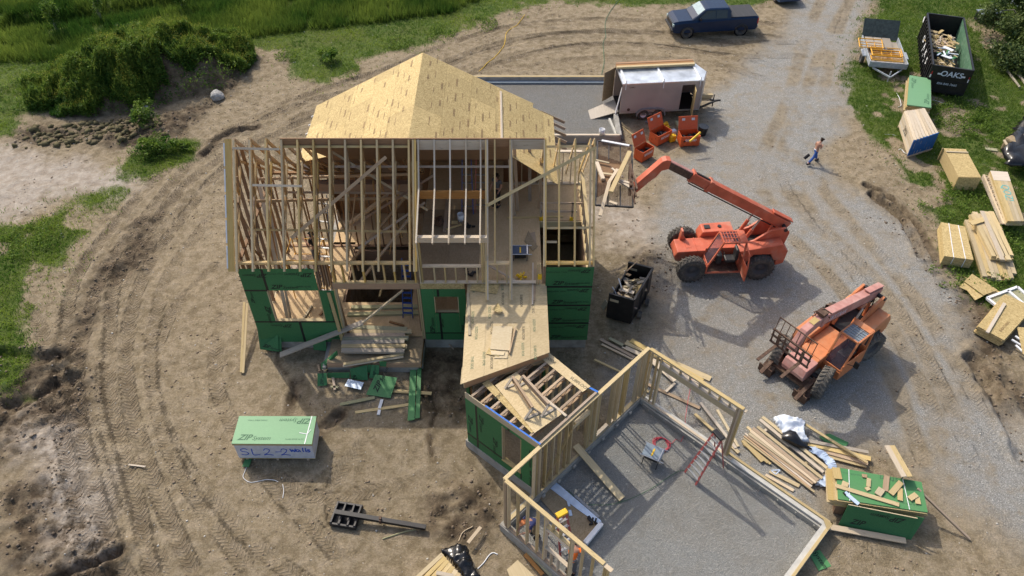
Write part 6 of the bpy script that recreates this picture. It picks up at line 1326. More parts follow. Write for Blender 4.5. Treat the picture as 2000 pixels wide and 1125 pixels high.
# black dump hopper beside the house
hp = [G(1227, 512, 1.6), G(1275, 524, 1.6), G(1238, 586, 1.6), G(1190, 573, 1.6)]; hb = [V((p.x, p.y, .15)) for p in hp]; cen = sum(hp, V((0, 0, 0)))/4
ho = wthing('dump_trailer', 'small black dump hopper full of wood scraps between house and telehandler', 'dump hopper', (cen.x, cen.y, 0))
m = MB()
for i in range(4):
    j = (i+1) % 4; inn = [(cen-p)*.0+p for p in hp]; zt = 1.6 if i != 3 else 1.15
    a, b = V((hb[i].x, hb[i].y, 0)), V((hb[j].x, hb[j].y, 0)); m.beam(a+V((0, 0, (.15+zt)/2)), b+V((0, 0, (.15+zt)/2)), .05, zt-.15)
m.slab(hb, .05); b_o = m.build('hopper_body', 'black_paint', ho)
m = MB()
for i in range(3): m.beam(hp[i], hp[(i+1) % 4], .09, .08)
for f_ in (.3, .6): p = hp[1].lerp(hp[2], f_); m.beam(V((p.x+.05, p.y, .25)), V((p.x+.05, p.y, 1.55)), .08, .08)
m.build('rib', 'black_metal', ho)
m = MB(); q = hp[0].lerp(hp[1], .1)+V((0, -.06, -.3)); q2 = hp[0].lerp(hp[1], .38)+V((0, -.06, -.3)); m.beam(q, q2, .01, .12); q = hp[3].lerp(hp[2], .05)+V((0, -.05, -.3)); q2 = hp[3].lerp(hp[2], .4)+V((0, -.05, -.3)); m.beam(q, q2, .01, .14); m.build('sticker', 'pine_pale', ho)
m = MB()
for p in (hp[1].lerp(hp[2], .35), hp[1].lerp(hp[2], .75)): m.cyl((p.x+.12, p.y, .18), (p.x+.28, p.y-.05, .18), .18, 14)
m.build('wheel', 'tyre', ho)
def scraps(name, c, ax, ay, n, mats, label, zr=.35, L=.5, z=0, thing_cat='wood scraps'):
    t = wthing(name, label, thing_cat, c)
    for k in range(n):
        q = V(c)+V(ax)*random.uniform(-1, 1)+V(ay)*random.uniform(-1, 1); q.z += z+random.random()*zr; a = random.random()*6.28; l = L*random.uniform(.3, 1); dz = random.uniform(-.25, .25)*l
        e = V((math.cos(a)*l/2, math.sin(a)*l/2, dz/2)); m = MB(); m.beam(q-e, q+e, random.choice((.09, .14, .2)), random.choice((.03, .04)), up=(random.uniform(-.4, .4), random.uniform(-.4, .4), 1)); m.build('wood_scrap', random.choice(mats), t)
    return t
scraps('wood_scraps', (cen.x, cen.y-.05, .85), (hp[1]-hp[0])*.36, (hp[3]-hp[0])*.4, 60, ('joist_wood', 'pine', 'weathered', 'pine_yellow', 'pine_pale'), 'heap of wood offcuts inside the black dump hopper', .35, .6)
for a, b, lb in (((1208, 543), (1214, 562), 'white strip leaning out of the black hopper'), ((1196, 560), (1203, 573), 'white strip at the low side of the black hopper')): board(a, b, lb, 'white', .05, .03, 1.3, 1.0, 'trim_strip', cat='trim')
m = MB(); m.beam(hp[0]+V((-.2, -.9, .3)), hp[0]+V((.4, -.1, .2)), .04, .04); tag(m.build('stick', 'joist_wood'), 'thin stick standing up out of the black hopper', 'stick')
board((1176, 602), (1185, 588), 'grey board piece leaning against the low side of the black hopper', 'weathered', .3, .03, .1, .5)
# big dumpster --------------------------------------------------------------
dp = [G(1795, 22, 1.9), G(1863, 33, 1.9), G(1899, 138, 1.9), G(1823, 127, 1.9)]; c0_ = dp[3]; ex = (dp[2]-dp[3]); ex.z = 0; DW = 2.25; ex.normalize(); ey = V((-ex.y, ex.x, 0)); DL = 7.3
def dq(a, b, z): return V((c0_.x, c0_.y, 0))+ex*a+ey*b+V((0, 0, z))
du = wthing('roll_off_dumpster', 'large black roll off dumpster half filled with wood waste on the grass', 'dumpster', tuple(dq(DW/2, DL/2, 0)))
zb0 = .3; zt0 = 1.9
m = MB()
for (a, b, a2, b2_) in ((0, 0, DW, 0), (0, DL, DW, DL), (0, 0, 0, DL), (DW, 0, DW, DL)): m.beam(dq(a, b, (zb0+zt0)/2), dq(a2, b2_, (zb0+zt0)/2), .08, zt0-zb0)
m.slab([dq(0, 0, zb0+.1), dq(DW, 0, zb0+.1), dq(DW, DL, zb0+.1), dq(0, DL, zb0+.1)], .1); dbody = m.build('dumpster_body', 'black_paint', du)
m = MB(); m.beam(dq(DW-.05, .05, 1.1), dq(DW-.05, DL-.05, 1.1), .01, 1.55); plain('inner_green', (.09, .2, .12), .5, var=.3, dirt=((.25, .3, .25, 1), .5)); m.build('inner_side', 'inner_green', du)
m = MB()
for (a, b, a2, b2_) in ((0, 0, DW, 0), (0, DL, DW, DL), (0, 0, 0, DL), (DW, 0, DW, DL)): m.beam(dq(a, b, zt0), dq(a2, b2_, zt0), .1, .1)
m.build('top_rail', 'black_paint', du)
m = MB()
for k in range(14): m.beam(dq(-.08, .3+k*.5, zb0), dq(-.08, .3+k*.5, zt0-.05), .1, .1)
m.beam(dq(-.06, 0, zb0+.5), dq(-.06, DL, zb0+.5), .06, .06); m.beam(dq(0, -.07, zb0+.72), dq(DW, -.07, zb0+.72), .04, .05); m.beam(dq(0, -.05, zb0), dq(DW, -.05, zb0), .08, .12); m.build('rib', 'black_paint', du)
m = MB()
for b in (.5, 6.5):
    for a in (.15, DW-.15): m.cyl(dq(a-.08, b, .15), dq(a+.08, b, .15), .15, 12)
m.beam(dq(.3, 0, .2), dq(.3, DL, .2), .15, .2); m.beam(dq(DW-.3, 0, .2), dq(DW-.3, DL, .2), .15, .2); m.build('roller', 'black_metal', du)
letters('lettering', 'OAKS', .48, 'tarp_white', dbody, dq(DW*.52, -.075, 1.5), ex, (0, 0, 1), .1, .02); letters('lettering', '856-845-7665', .2, 'tarp_white', dbody, dq(DW*.5, -.075, .85), ex, (0, 0, 1), .1, .005)
for k, ch_ in enumerate('OAKS'): letters('lettering', ch_, .62, 'white', dbody, dq(-.15, 4.6-k*1.0, 1.35), -ey, (0, 0, 1), .1, .03)
for k in range(3): letters('lettering', '856'[k], .3, 'white', dbody, dq(-.15, 3.9-k*.75, .95), -ey, (0, 0, 1), .1, .02)
m = MB(); m.beam(dq(-.09, 7.1, 1.6), dq(-.09, 6.8, 1.6), .12, .3) ; m.beam(dq(.4, -.06, 1.45), dq(.6, -.06, 1.45), .02, .1); m.beam(dq(1.75, -.06, 1.45), dq(1.95, -.06, 1.45), .02, .1); m.beam(dq(.06, -.06, 1.15), dq(.06, -.06, 1.35), .06, .02, up=(0, 1, 0)); m.beam(dq(DW-.06, -.06, 1.15), dq(DW-.06, -.06, 1.35), .06, .02, up=(0, 1, 0)); m.build('reflector', 'white', du)
m = MB(); m.beam(dq(.08, -.06, 1.36), dq(.08, -.06, 1.56), .06, .02, up=(0, 1, 0)); m.beam(dq(DW-.06, -.06, 1.36), dq(DW-.06, -.06, 1.5), .06, .02, up=(0, 1, 0)); m.build('reflector', 'red', du)
scraps('wood_scraps', tuple(dq(.95, 4.7, 1.05)), ex*.7, ey*1.3, 80, ('pine', 'joist_wood', 'pine_yellow', 'weathered', 'osb'), 'pile of split boards in the far half of the black dumpster', .35, 1.1); scraps('board_scraps', tuple(dq(.85, 1.5, 1.0)), ex*.6, ey*1.0, 55, ('osb', 'pine_yellow', 'osb', 'pine'), 'heap of broken board sheets in the near end of the black dumpster', .3, .9, thing_cat='board scraps')
scraps('plastic_waste', tuple(dq(1.1, 3.0, 1.15)), ex*.5, ey*.6, 14, ('white', 'tarp_white', 'white_foil', 'zip_green'), 'white and green waste pieces in the middle of the black dumpster', .35, .8, thing_cat='waste')
# utility trailer with scaffold parts -----------------------------------------
up0 = G(1699, 124, .75); up1 = G(1772, 130, .75); ux_ = (up1-up0); ux_.z = 0; UW = ux_.length; ux_.normalize(); uy_ = V((-ux_.y, ux_.x, 0)); UL = 3.6
def uq(a, b, z): return V((up0.x, up0.y, 0))+ux_*a+uy_*b+V((0, 0, z))
ut = wthing('utility_trailer', 'grey open utility trailer loaded with scaffold frames on the grass', 'trailer', tuple(uq(UW/2, UL/2, 0)))
m = MB()
for (a, b, a2, b2_) in ((0, 0, UW, 0), (0, 0, 0, UL), (UW, 0, UW, UL)): m.beam(uq(a, b, .75), uq(a2, b2_, .75), .05, .35)
m.build('side_wall', 'galvanised', ut)
m = MB(); m.slab([uq(0, 0, .6), uq(UW, 0, .6), uq(UW, UL, .6), uq(0, UL, .6)], .06); m.build('trailer_bed', 'weathered', ut)
m = MB(); m.slab([uq(0, UL, .7), uq(UW, UL, .7), uq(UW, UL+.75, 1.75), uq(0, UL+.75, 1.75)], .05); tag(m.build('ramp_gate', 'carpet_dark', ut), 'dark raised ramp gate', None)
for a in (-.16, UW+.16): wheel(ut, tuple(uq(a, 1.5, .33)), .33, .2, False, 'tyre', 'dark_grey', n=20, ax=tuple(ux_)); m = MB(); m.b2(0, 0, 0, 0, 0, 0) if False else m.box(uq(a, 1.5, .72), (.24, .9, .05), math.atan2(ux_.y, ux_.x)); m.build('fender', 'galvanised', ut)
m = MB(); m.beam(uq(.25, 0, .5), uq(UW/2, -1.1, .5), .07, .09); m.beam(uq(UW-.25, 0, .5), uq(UW/2, -1.1, .5), .07, .09); m.cyl(uq(UW/2, -.9, .1), uq(UW/2, -.9, .8), .04, 8); m.build('tow_bar', 'galvanised', ut)
for k in range(3): m = MB(); a = .12+k*.55; m.slab([uq(a, 2.0, .86), uq(a+.5, 2.0, .86), uq(a+.5, 3.45, .9), uq(a, 3.45, .9)], .05); tag(m.build('scaffold_plank', 'weathered'), ('left', 'middle', 'right')[k]+' pale scaffold plank at the rear of the grey utility trailer', 'plank')
def frame_mb(a0, a1, b0, b1, z, tilt=0):
    m = MB(); c = [uq(a0, b0, z), uq(a1, b0, z), uq(a1, b1, z+tilt), uq(a0, b1, z+tilt)]
    for i in range(4): m.cyl(c[i], c[(i+1) % 4], .035, 8)
    for q in (.3, .6): m.cyl(c[0].lerp(c[3], q), c[1].lerp(c[2], q), .025, 6)
    for q in (.33, .66): m.cyl(c[0].lerp(c[1], q), c[0].lerp(c[1], q)+(c[3]-c[0])*.6, .02, 6)
    return m
for k, (a0, a1, b0, b1, z, tl_, lb) in enumerate(((.1, UW-.25, .3, .75, .9, .05, 'lowest yellow scaffold frame nearest the tow bar'), (.2, UW-.2, .85, 1.75, .98, .06, 'large yellow scaffold frame in the middle of the utility trailer'), (.15, UW-.4, .5, 1.2, 1.1, .04, 'yellow scaffold frame stacked over the lowest one'), (-.55, .9, 1.4, 2.3, 1.15, .15, 'yellow scaffold frame sticking out over the left side of the utility trailer'))): tag(frame_mb(a0, a1, b0, b1, z, tl_).build('scaffold_section', 'scaffold_yellow'), lb, 'scaffold section', 'yellow scaffold frames on the trailer')
tools_heap('scaffold_clamps', 1731, 100, .95, .2, 'grey clamps lying among the yellow scaffold frames', 'steel_dull', 'clamps')
# pickup truck -----------------------------------------------------------------
pk0, pk1 = G(1320, 66, 0), G(1470, 58, 0); pc = G(1390, 45, 0); paz = math.atan2(pk0.y-pk1.y, pk0.x-pk1.x)
TK = thing('pickup_truck', 'dark blue pickup truck with covered bed parked on the dirt', 'pickup truck', (13.8, 51.5, 0), paz)
def loft(secs, name, mat, par, smooth=True):
    m = MB(); vs = [p for s_ in secs for p in s_]; k = len(secs[0]); fs = [(i*k+j, i*k+(j+1) % k, (i+1)*k+(j+1) % k, (i+1)*k+j) for i in range(len(secs)-1) for j in range(k)]
    m.add(vs, fs, None, None, smooth); m.add(secs[0], [tuple(range(k))]); m.add(secs[-1], [tuple(range(k))[::-1]]); o = m.build(name, mat, par); return o
def tsec(x, hw, zb, zt, rnd=.12): return [(x, -hw, zb), (x, -hw, zt-rnd*1.3), (x, -hw+rnd, zt), (x, hw-rnd, zt), (x, hw, zt-rnd*1.3), (x, hw, zb)]
loft([tsec(2.95, .78, .5, 1.0), tsec(2.86, .93, .42, 1.12), tsec(2.6, .98, .4, 1.2), tsec(1.35, 1.0, .4, 1.27), tsec(1.2, 1.0, .4, 1.27), tsec(-2.85, 1.0, .42, 1.32, .06), tsec(-2.95, .98, .5, 1.28, .06)], 'body', 'truck_paint', TK, False)
def csec(x, hw0, hw1, z0_, z1_): return [(x, -hw0, z0_), (x, -hw1, z1_-.05), (x, -hw1+.1, z1_), (x, hw1-.1, z1_), (x, hw1, z1_-.05), (x, hw0, z0_)]
cabp = loft([csec(1.65, .92, .9, 1.22, 1.3), csec(.8, .93, .74, 1.24, 1.88), csec(.5, .94, .74, 1.24, 1.93), csec(-.85, .94, .75, 1.26, 1.92), csec(-1.0, .94, .8, 1.26, 1.75)], 'cabin', 'truck_paint', TK, False)
m = MB(); m.slab([(1.58, -.8, 1.335), (1.58, .8, 1.335), (.85, .68, 1.865), (.85, -.68, 1.865)], .01); m.build('windscreen', 'windscreen', cabp)
for s_ in (-1, 1):
    m = MB(); m.prism([(1.3, .93*s_, 1.33), (.1, .945*s_, 1.33), (.1, .775*s_, 1.82), (.7, .78*s_, 1.82)], (0, .01*s_, 0)); m.prism([(.05, .945*s_, 1.33), (-.72, .945*s_, 1.33), (-.72, .79*s_, 1.8), (.05, .775*s_, 1.82)], (0, .01*s_, 0)); m.build('side_window', 'glass_dark', cabp)
    m = MB(); m.box((1.15, 1.05*s_, 1.35), (.12, .2, .16)); m.build('mirror', 'truck_side', TK, .02)
    m = MB(); m.b2(2.72, 2.96, .62*s_, .9*s_, .82, 1.0); m.build('headlight', 'windscreen', TK, .02); m = MB(); m.b2(-2.97, -2.85, .82*s_, .99*s_, .85, 1.22); m.build('tail_light', 'light_red', TK)
    for x in (1.95, -1.85): m = MB(); m.lathe([(.40, -.02), (.47, 0), (.47, .03), (.40, .03)], (x, .985*s_, .42), (0, s_, 0), 24); m.build('wheel_arch', 'truck_side', TK); wheel(TK, (x, .86*s_, .41), .41, .28, False, 'tyre', 'black_metal', n=26, ax=(0, s_, 0))
m = MB(); m.b2(2.93, 2.99, -.6, .6, .72, 1.02); m.b2(2.9, 3.02, -.9, .9, .5, .6); m.build('grille', 'black_metal', TK, .01)
m = MB(); m.b2(-2.85, -1.02, -.9, .9, 1.31, 1.345); m.build('bed_cover', 'bed_cover', TK, .02)
m = MB()
for k in range(1, 4): m.b2(-1.02-k*.46, -1.0-k*.46, -.88, .88, 1.346, 1.352)
m.build('cover_seam', 'dark_grey', TK)
m = MB(); m.b2(-3.05, -2.93, -.9, .9, .5, .65); m.b2(.5, 1.6, -1.03, -1.0, .5, .55) if False else None; m.build('bumper', 'steel_dull', TK, .02)
# nose of another car at the top edge
CR = thing('parked_car', 'blue grey car cut off by the top edge of the picture beside the pickup', 'car', (G(1518, -14, 0).x, G(1518, -14, 0).y, 0), R(-80))
loft([tsec(2.2, .6, .35, .62), tsec(2.1, .82, .28, .75), tsec(1.5, .88, .25, .9), tsec(.9, .9, .25, .97), tsec(-2.0, .9, .25, 1.0), tsec(-2.2, .8, .3, .9)], 'body', 'saw_blue', CR, False)
cc_ = loft([csec(1.0, .8, .75, .93, .98), csec(.2, .8, .6, .95, 1.42), csec(-1.0, .8, .6, .95, 1.42), csec(-1.8, .8, .65, .95, 1.05)], 'cabin', 'saw_blue', CR, False)
m = MB(); m.slab([(.95, -.65, 1.0), (.95, .65, 1.0), (.25, .55, 1.41), (.25, -.55, 1.41)], .01); m.build('windscreen', 'glass_dark', cc_)
for x in (1.35, -1.35):
    for s_ in (-1, 1): wheel(CR, (x, .8*s_, .33), .33, .2, False, 'tyre', 'steel_dull', n=20, ax=(0, s_, 0))
for s_ in (-1, 1): m = MB(); m.b2(1.95, 2.16, .45*s_, .75*s_, .58, .68); m.build('headlight', 'windscreen', CR, .02)
# black telehandler jib on the ground, lower left ------------------------------
jb = wthing('jib_attachment', 'black steel jib attachment lying on the dirt at the bottom left', 'jib', tuple(G(680, 1010, 0)))
ja = G(655, 1000, .35); jq = G(832, 1030, .18); m = MB(); m.beam(ja, jq, .16, .15); m.build('jib_arm', 'black_paint', jb)
jm = G(676, 1006, .12); jd = (G(697, 1006, .1)-G(660, 1000, .1)).normalized(); jn = V((-jd.y, jd.x, 0)); m = MB()
for s_ in (-.42, -.12, .2, .45): m.beam(jm+jd*s_-jn*.42, jm+jd*(s_+.0)+jn*.42, .07, .26)
for s_ in (-.42, .42): m.beam(jm-jd*.45+jn*s_, jm+jd*.5+jn*s_, .08, .18)
m.slab([jm-jd*.4-jn*.4-V((0, 0, .08)), jm+jd*.45-jn*.4-V((0, 0, .08)), jm+jd*.45+jn*.4-V((0, 0, .08)), jm-jd*.4+jn*.4-V((0, 0, .08))], .03); m.build('jib_frame', 'black_metal', jb, .01)
m = MB(); m.cyl(ja.lerp(jq, .5)-V((0, 0, .12)), ja.lerp(jq, .5)+V((0, 0, .15)), .05, 8); m.box(ja.lerp(jq, .5), (.08, .2, .2)); m.build('lug', 'rust', jb)
# ================================================================== MATERIAL STACKS
def stack_box(top_px, z, h, n=1):
    """four ground-plan corners from the top outline at height z"""
    return [G(u, v, z) for u, v in top_px]
def layered(name, label, cat, top_px, z, h, mat, layers, jitter=.02, group=None, edge=None):
    c = [G(u, v, z) for u, v in top_px]; cen = sum(c, V((0, 0, 0)))/4; t = wthing(name, label, cat, (cen.x, cen.y, 0), group); th = h/layers
    m = MB()
    for k in range(layers):
        zz_ = z-k*th; o_ = V((random.uniform(-jitter, jitter), random.uniform(-jitter, jitter), 0)) if k else V((0, 0, 0))
        if k == 0: top = MB(); top.slab([p for p in c], th*.92); topo = top.build('top_sheet', mat, t)
        else: m.slab([V((p.x, p.y, zz_))+o_ for p in c], th*.9)
    if layers > 1: m.build('lower_sheets', edge or mat, t)
    return t, c, topo
# wrapped stack on the left --------------------------------------------------
sc = [(467, 812), (618, 812.5), (609, 867), (452, 866)]
t, c, top = layered('sheathing_stack', 'wrapped stack with light green top sheet lying alone on the dirt at lower left', 'sheathing stack', sc, 1.12, .12, 'zip_sunlit', 5, .0, None, 'pine_yellow')
e1 = (c[1]-c[0]).normalized(); e2 = (c[0]-c[3]).normalized()
zip_stamp(top, c[3]+e1*.65+e2*.27, e1, e2, .95, 'stamp_green'); zip_stamp(top, c[1]-e1*.62-e2*.22, -e1, -e2, .95, 'stamp_green')
letters('printed_lettering', 'WALL SHEATHING', .09, 'stamp_green', top, c[0]+e1*.75-e2*.2, e1, e2); letters('printed_lettering', 'PANEL EDGE 16 OC', .08, 'stamp_green', top, c[3]+e1*2.3+e2*.2, e1, e2)
m = MB(); inn = [p-(p-(sum(c, V((0, 0, 0)))/4))*.03 for p in c]; lo = [V((p.x, p.y, .16)) for p in inn]
m.hexa([lo[3], lo[2], lo[1], lo[0]], [V((p.x, p.y, .99)) for p in (inn[3], inn[2], inn[1], inn[0])]); wr = m.build('bundle_wrap', 'bundle_wrap', t)
fm = (inn[3]+inn[2])/2; GL = dict(S=[(.9,.85),(.55,1),(.15,.85),(.2,.58),(.7,.45),(.85,.18),(.45,0),(.05,.12)], L=[(.1,1),(.05,.4),(.12,.02),(.85,.06)], w=[(0,.8),(.2,.05),(.45,.6),(.7,.0),(1,.85)], a=[(.75,.5),(.3,.6),(.05,.25),(.35,.02),(.7,.4),(.8,.02)], l=[(.45,1.05),(.35,.4),(.45,0)], s=[(.7,.55),(.3,.6),(.2,.4),(.65,.25),(.4,0),(.05,.08)])
GL['2'] = [(.1,.72),(.35,1),(.75,.9),(.7,.6),(.35,.25),(0,.02),(.45,.1),(1.05,.0)]; GL['-'] = [(.1,.5),(.8,.55)]
def scrawl(txt, x, z, sz, adv, th=.035):
    for ch in txt:
        P = smooth_line([(x+a*sz*.8, z+b*sz) for a, b in GL[ch]], 4); m = MB()
        for a, b in zip(P[:-1], P[1:]): yf = lambda q: inn[3].y+(inn[2].y-inn[3].y)*(q-inn[3].x)/(inn[2].x-inn[3].x)-.006; m.beam((a[0], yf(a[0]), a[1]), (b[0], yf(b[0]), b[1]), th*random.uniform(.8, 1.25), .004, up=(0, -1, 0))
        m.build('handwriting', 'blue_ink', wr); x += adv*(.5 if ch in 'l-' else 1)
scrawl('SL2-2', fm.x-1.3, .36, .42, .43); scrawl('walls', fm.x+.6, .58, .26, .2, .045)
m = MB(); m.slab([V((p.x, p.y, .15)) for p in inn], .03); m.build('bottom_sheet', 'pine_yellow', t)
m = MB()
for q in (.1, .5, .9): a = inn[3].lerp(inn[2], q); b = inn[0].lerp(inn[1], q); m.beam((a.x, a.y, .06), (b.x, b.y, .06), .09, .11)
m.build('bearer', 'joist_wood', t)
a, b = c[2]-e1*.27, c[1]-e1*.17; m = MB(); m.beam(a+V((0, 0, .006)), b+V((0, 0, .006)), .03, .006); q = a.lerp(b, .35); m.beam(q+V((0, 0, .01)), q+V((-.3, .06, .01)), .025, .008); m.beam(q+V((0, 0, .01)), q+V((.1, .2, .01)), .02, .008); m.build('strap', 'white', t)
line('strap', [(485, 903), (478, 920), (475, 932), (488, 941), (505, 939), (520, 936), (535, 937), (543, 940)], .012, 'white', 'white plastic strap curling on the dirt below the wrapped stack', 'strap')
line('strap', [(552, 945), (554, 958), (552, 972)], .012, 'white', 'short white strap end in the shade below the wrapped stack', 'strap')
board((476, 903), (489, 904), 'small green scrap under the front corner of the wrapped stack', 'zip_green', .35, .02, .04, name='sheathing_scrap')
# green stack with offcuts, lower right ------------------------------------
st = [(1633, 912), (1800, 941), (1812, 1000), (1637, 974)]
t, c, top = layered('sheathing_stack', 'green sheet stack strewn with wood offcuts at lower right', 'sheathing stack', st, 1.0, .4, 'zip_stack', 10, .06, None, 'pine_yellow')
e1 = (c[1]-c[0]).normalized(); e2 = (c[0]-c[3]).normalized(); letters('printed_lettering', 'System', .33, 'stamp_green', top, c[1]-e1*.95-e2*.12, -e1, -e2, .3, .01); letters('printed_lettering', 'WALL SHEATHING', .09, 'stamp_green', top, c[0]+e1*.6-e2*.18, e1, e2); letters('printed_lettering', 'PANEL EDGE 16 OC', .08, 'stamp_green', top, c[2]-e1*.6+e2*.2, e1, e2)
m = MB()
for q, d_ in ((.13, .02), (.8, -.02)): a = c[3].lerp(c[2], q); b = c[0].lerp(c[1], q+d_); m.beam(a+V((0, 0, .006)), b+V((0, 0, .006)), .025, .006)
m.build('strap', 'white', t)
m = MB()
for k in range(9): zz_ = .58+k*.04; o_ = -e1*(.12+.06*(k % 4)); m.slab([V((p.x, p.y, zz_))+o_ for p in (c[3], c[3]+e1*.5, c[0]+e1*.5, c[0])], .03)
m.build('staggered_ends', 'pine_yellow', t)
m = MB()
for q in (.08, .5, .92): a = c[3].lerp(c[2], q); b = c[0].lerp(c[1], q); m.beam((a.x, a.y, .28), (b.x, b.y, .28), .3, .5)
m.build('bearer', 'wood_brown', t)
# leaning sheets
def lean(name, top_px, zt, bot_px, zb_, mat, label, cat='sheathing panel', stamp=None, th=.012):
    P = [G(*top_px[0], zt), G(*top_px[1], zt), G(*bot_px[1], zb_), G(*bot_px[0], zb_)]; nn = V((0, 0, 0)); nn = (P[1]-P[0]).cross(P[3]-P[0]); nn = -nn if nn.y > 0 else nn
    m = MB(); m.slab(P, th, n=nn); o = m.build(name, mat); tag(o, label, cat); BASE[o.name] = V((0, 0, 0)); return o, P
o, P = lean('leaning_sheet', [(1657, 985), (1792, 1012)], 1.0, [(1637, 1025), (1770, 1055)], .02, 'zip_green', 'dark green sheet leaning on the front of the lower right stack')
ex1 = (P[1]-P[0]).normalized(); ey1 = (P[0]-P[3]).normalized(); mid = sum(P, V((0, 0, 0)))/4; nr = ex1.cross(ey1); of = nr*.004
zip_stamp(o, P[3]+ex1*.75+ey1*.3+of, ex1, ey1, .9); zip_stamp(o, P[1]-ex1*.75-ey1*.25+of, -ex1, -ey1, .9); letters('printed_lettering', 'ZIP', .12, 'stamp_black', o, P[0]+ex1*1.2-ey1*.2+of, -ex1, -ey1)
m = MB(); m.beam(P[0]+V((0, 0, .006)), P[1]+V((0, 0, .006)), .03, .012); e = m.build('panel_edge', 'pine', o)
lean('leaning_sheet', [(1790, 1008), (1806, 1012)], .98, [(1764, 1050), (1779, 1054)], .02, 'zip_green', 'second green sheet showing past the right end of the leaning one')
board((1605, 1026), (1769, 1056), 'long plank on the ground under the leaning green sheets', 'pine_pale', .22, .05, .12)
board((1792, 954), (1894, 1053), 'long thin pole propped from the stack down to the dirt at far lower right', 'joist_wood', .08, .08, 1.02, .05, 'timber_prop', cat='prop')
for k in range(10):
    i, j = k % 2, k//2; a = (1731+i*9.5, 867+j*4.2+i*-1); b = (1765+i*9.5-0, 938+j*3.6)
    m = MB(); z_ = 1.33-.055*j; A = G(1732+i*10, 870, 1.25-.052*j); B = G(1766+i*11, 931, 1.38-.052*j); m.beam(A, B, .19, .045)
    tag(m.build('stud_board', ('pine_pale', 'pine')[k % 2]), f"{('left', 'right')[i]} stud in the {('top', 'second', 'third', 'fourth', 'bottom')[j]} row of the bundle laid on the lower right green stack", 'board', 'bundle of studs on the green stack')
off = [((1637, 914), (1642, 934), .13), ((1650, 942), (1656, 954), 0), ((1636, 948), (1757, 986), .11)]
offc = [((1061, 665), (1085, 775), .28, 'pine_yellow', 'upright yellow offcut at the top left corner of the green stack'), ((1160, 805), (1145, 850), .22, 'pine_yellow', 'square offcut behind the long batten on the green stack'), ((1060, 840), (1680, 1028), .16, 'pine', 'long batten lying along the front of the green stack'),
        ((1340, 730), (1345, 762), .17, 'joist_wood', 'tiny square block near the back edge of the green stack'), ((1385, 770), (1380, 850), .14, 'pine', 'small upright offcut in the middle of the green stack'), ((1360, 855), (1385, 885), .17, 'pine', 'small block below the middle offcut on the green stack'), ((1560, 745), (1545, 892), .19, 'joist_wood', 'tall upright offcut right of the middle of the green stack'),
        ((1512, 870), (1470, 930), .24, 'pine', 'slanted block left of the tall offcut on the green stack'), ((1700, 805), (1598, 922), .2, 'pine_yellow', 'slanted yellow offcut beside the tall one on the green stack'), ((1690, 865), (1690, 985), .17, 'pine_yellow', 'upright offcut under the stud bundle on the green stack'),
        ((1850, 925), (1780, 970), .19, 'pine_yellow', 'slanted block near the right strap of the green stack'), ((1855, 950), (1868, 1020), .17, 'pine', 'upright offcut at the front right of the green stack'), ((1150, 905), (1285, 1022), .14, 'white_foil', 'pale blue strip hanging over the front edge of the green stack'), ((1135, 905), (1160, 935), .05, 'stamp_black', 'small black tool beside the pale blue strip')]
for k, (a, b, w_, mt, lb) in enumerate(offc): board((1420+a[0]/5, 780+a[1]/5), (1420+b[0]/5, 780+b[1]/5), lb, mt, w_, .035, 1.03+(.03 if 'slanted' in lb else 0), name='wood_offcut', cat='offcut')
m = MB(); P = [G(1580, 1081, .03), G(1601, 1073, .03), G(1624, 1105, .03), G(1599, 1114, .03)]; m.slab(P, .015); o = tag(m.build('sheathing_scrap', 'zip_stack'), 'small bright green sheet lying alone on the dirt below the garage corner', 'board offcut'); BASE[o.name] = V((0, 0, 0)); letters('printed_lettering', 'System', .24, 'stamp_black', o, (P[0]+P[2])/2+V((0, 0, .004)), P[2]-P[1], P[1]-P[0], .3, .01)
# loose board pile right of the garage ----------------------------------------
ordn = ('first', 'second', 'third', 'fourth', 'fifth', 'sixth', 'seventh', 'eighth', 'ninth', 'tenth', 'eleventh', 'twelfth', 'thirteenth', 'fourteenth', 'fifteenth', 'sixteenth')
pA = [((1489,814),(1615,914),.14,'pine'), ((1484,819),(1608,922),.14,'pine_pale'), ((1479,833),(1606,934),.13,'pine_yellow'), ((1470,836),(1597,938),.14,'joist_wood'), ((1466,841),(1594,942),.14,'pine_pale'), ((1463,846),(1590,938),.14,'pine'), ((1459,833),(1480,852),.12,'pine'), ((1461,851),(1588,944),.13,'joist_wood'), ((1455,846),(1585,950),.08,'pine_pale'), ((1453,851),(1583,953),.07,'joist_wood'), ((1452,856),(1591,961),.08,'pine'), ((1450,860),(1489,901),.14,'pine_yellow'), ((1452,866),(1500,903),.12,'pine_yellow'), ((1456,866),(1505,906),.1,'pine'), ((1503,920),(1561,949),.16,'pine'), ((1495,927),(1550,958),.12,'pine_pale')]
for k, (a, b, w_, mt) in enumerate(pA): board(a, b, f'{ordn[k]} board counting down from the white tarp in the slanted board pile', mt, w_, .045, .30-.018*k if k < 14 else .04, .26-.015*k if k < 14 else .04, group='boards piled right of the garage')
for k, (a, b, mt, lb) in enumerate((((1490, 843), (1500, 836), 'pine_pale', 'small crosspiece at the upper left of the slanted board pile'), ((1571, 906), (1581, 899), 'pine', 'crosspiece at the lower right of the slanted board pile'), ((1586, 905), (1600, 915), 'pine', 'short end under the slanted board pile near the foil'))): board(a, b, lb, mt, .1, .05, .16)
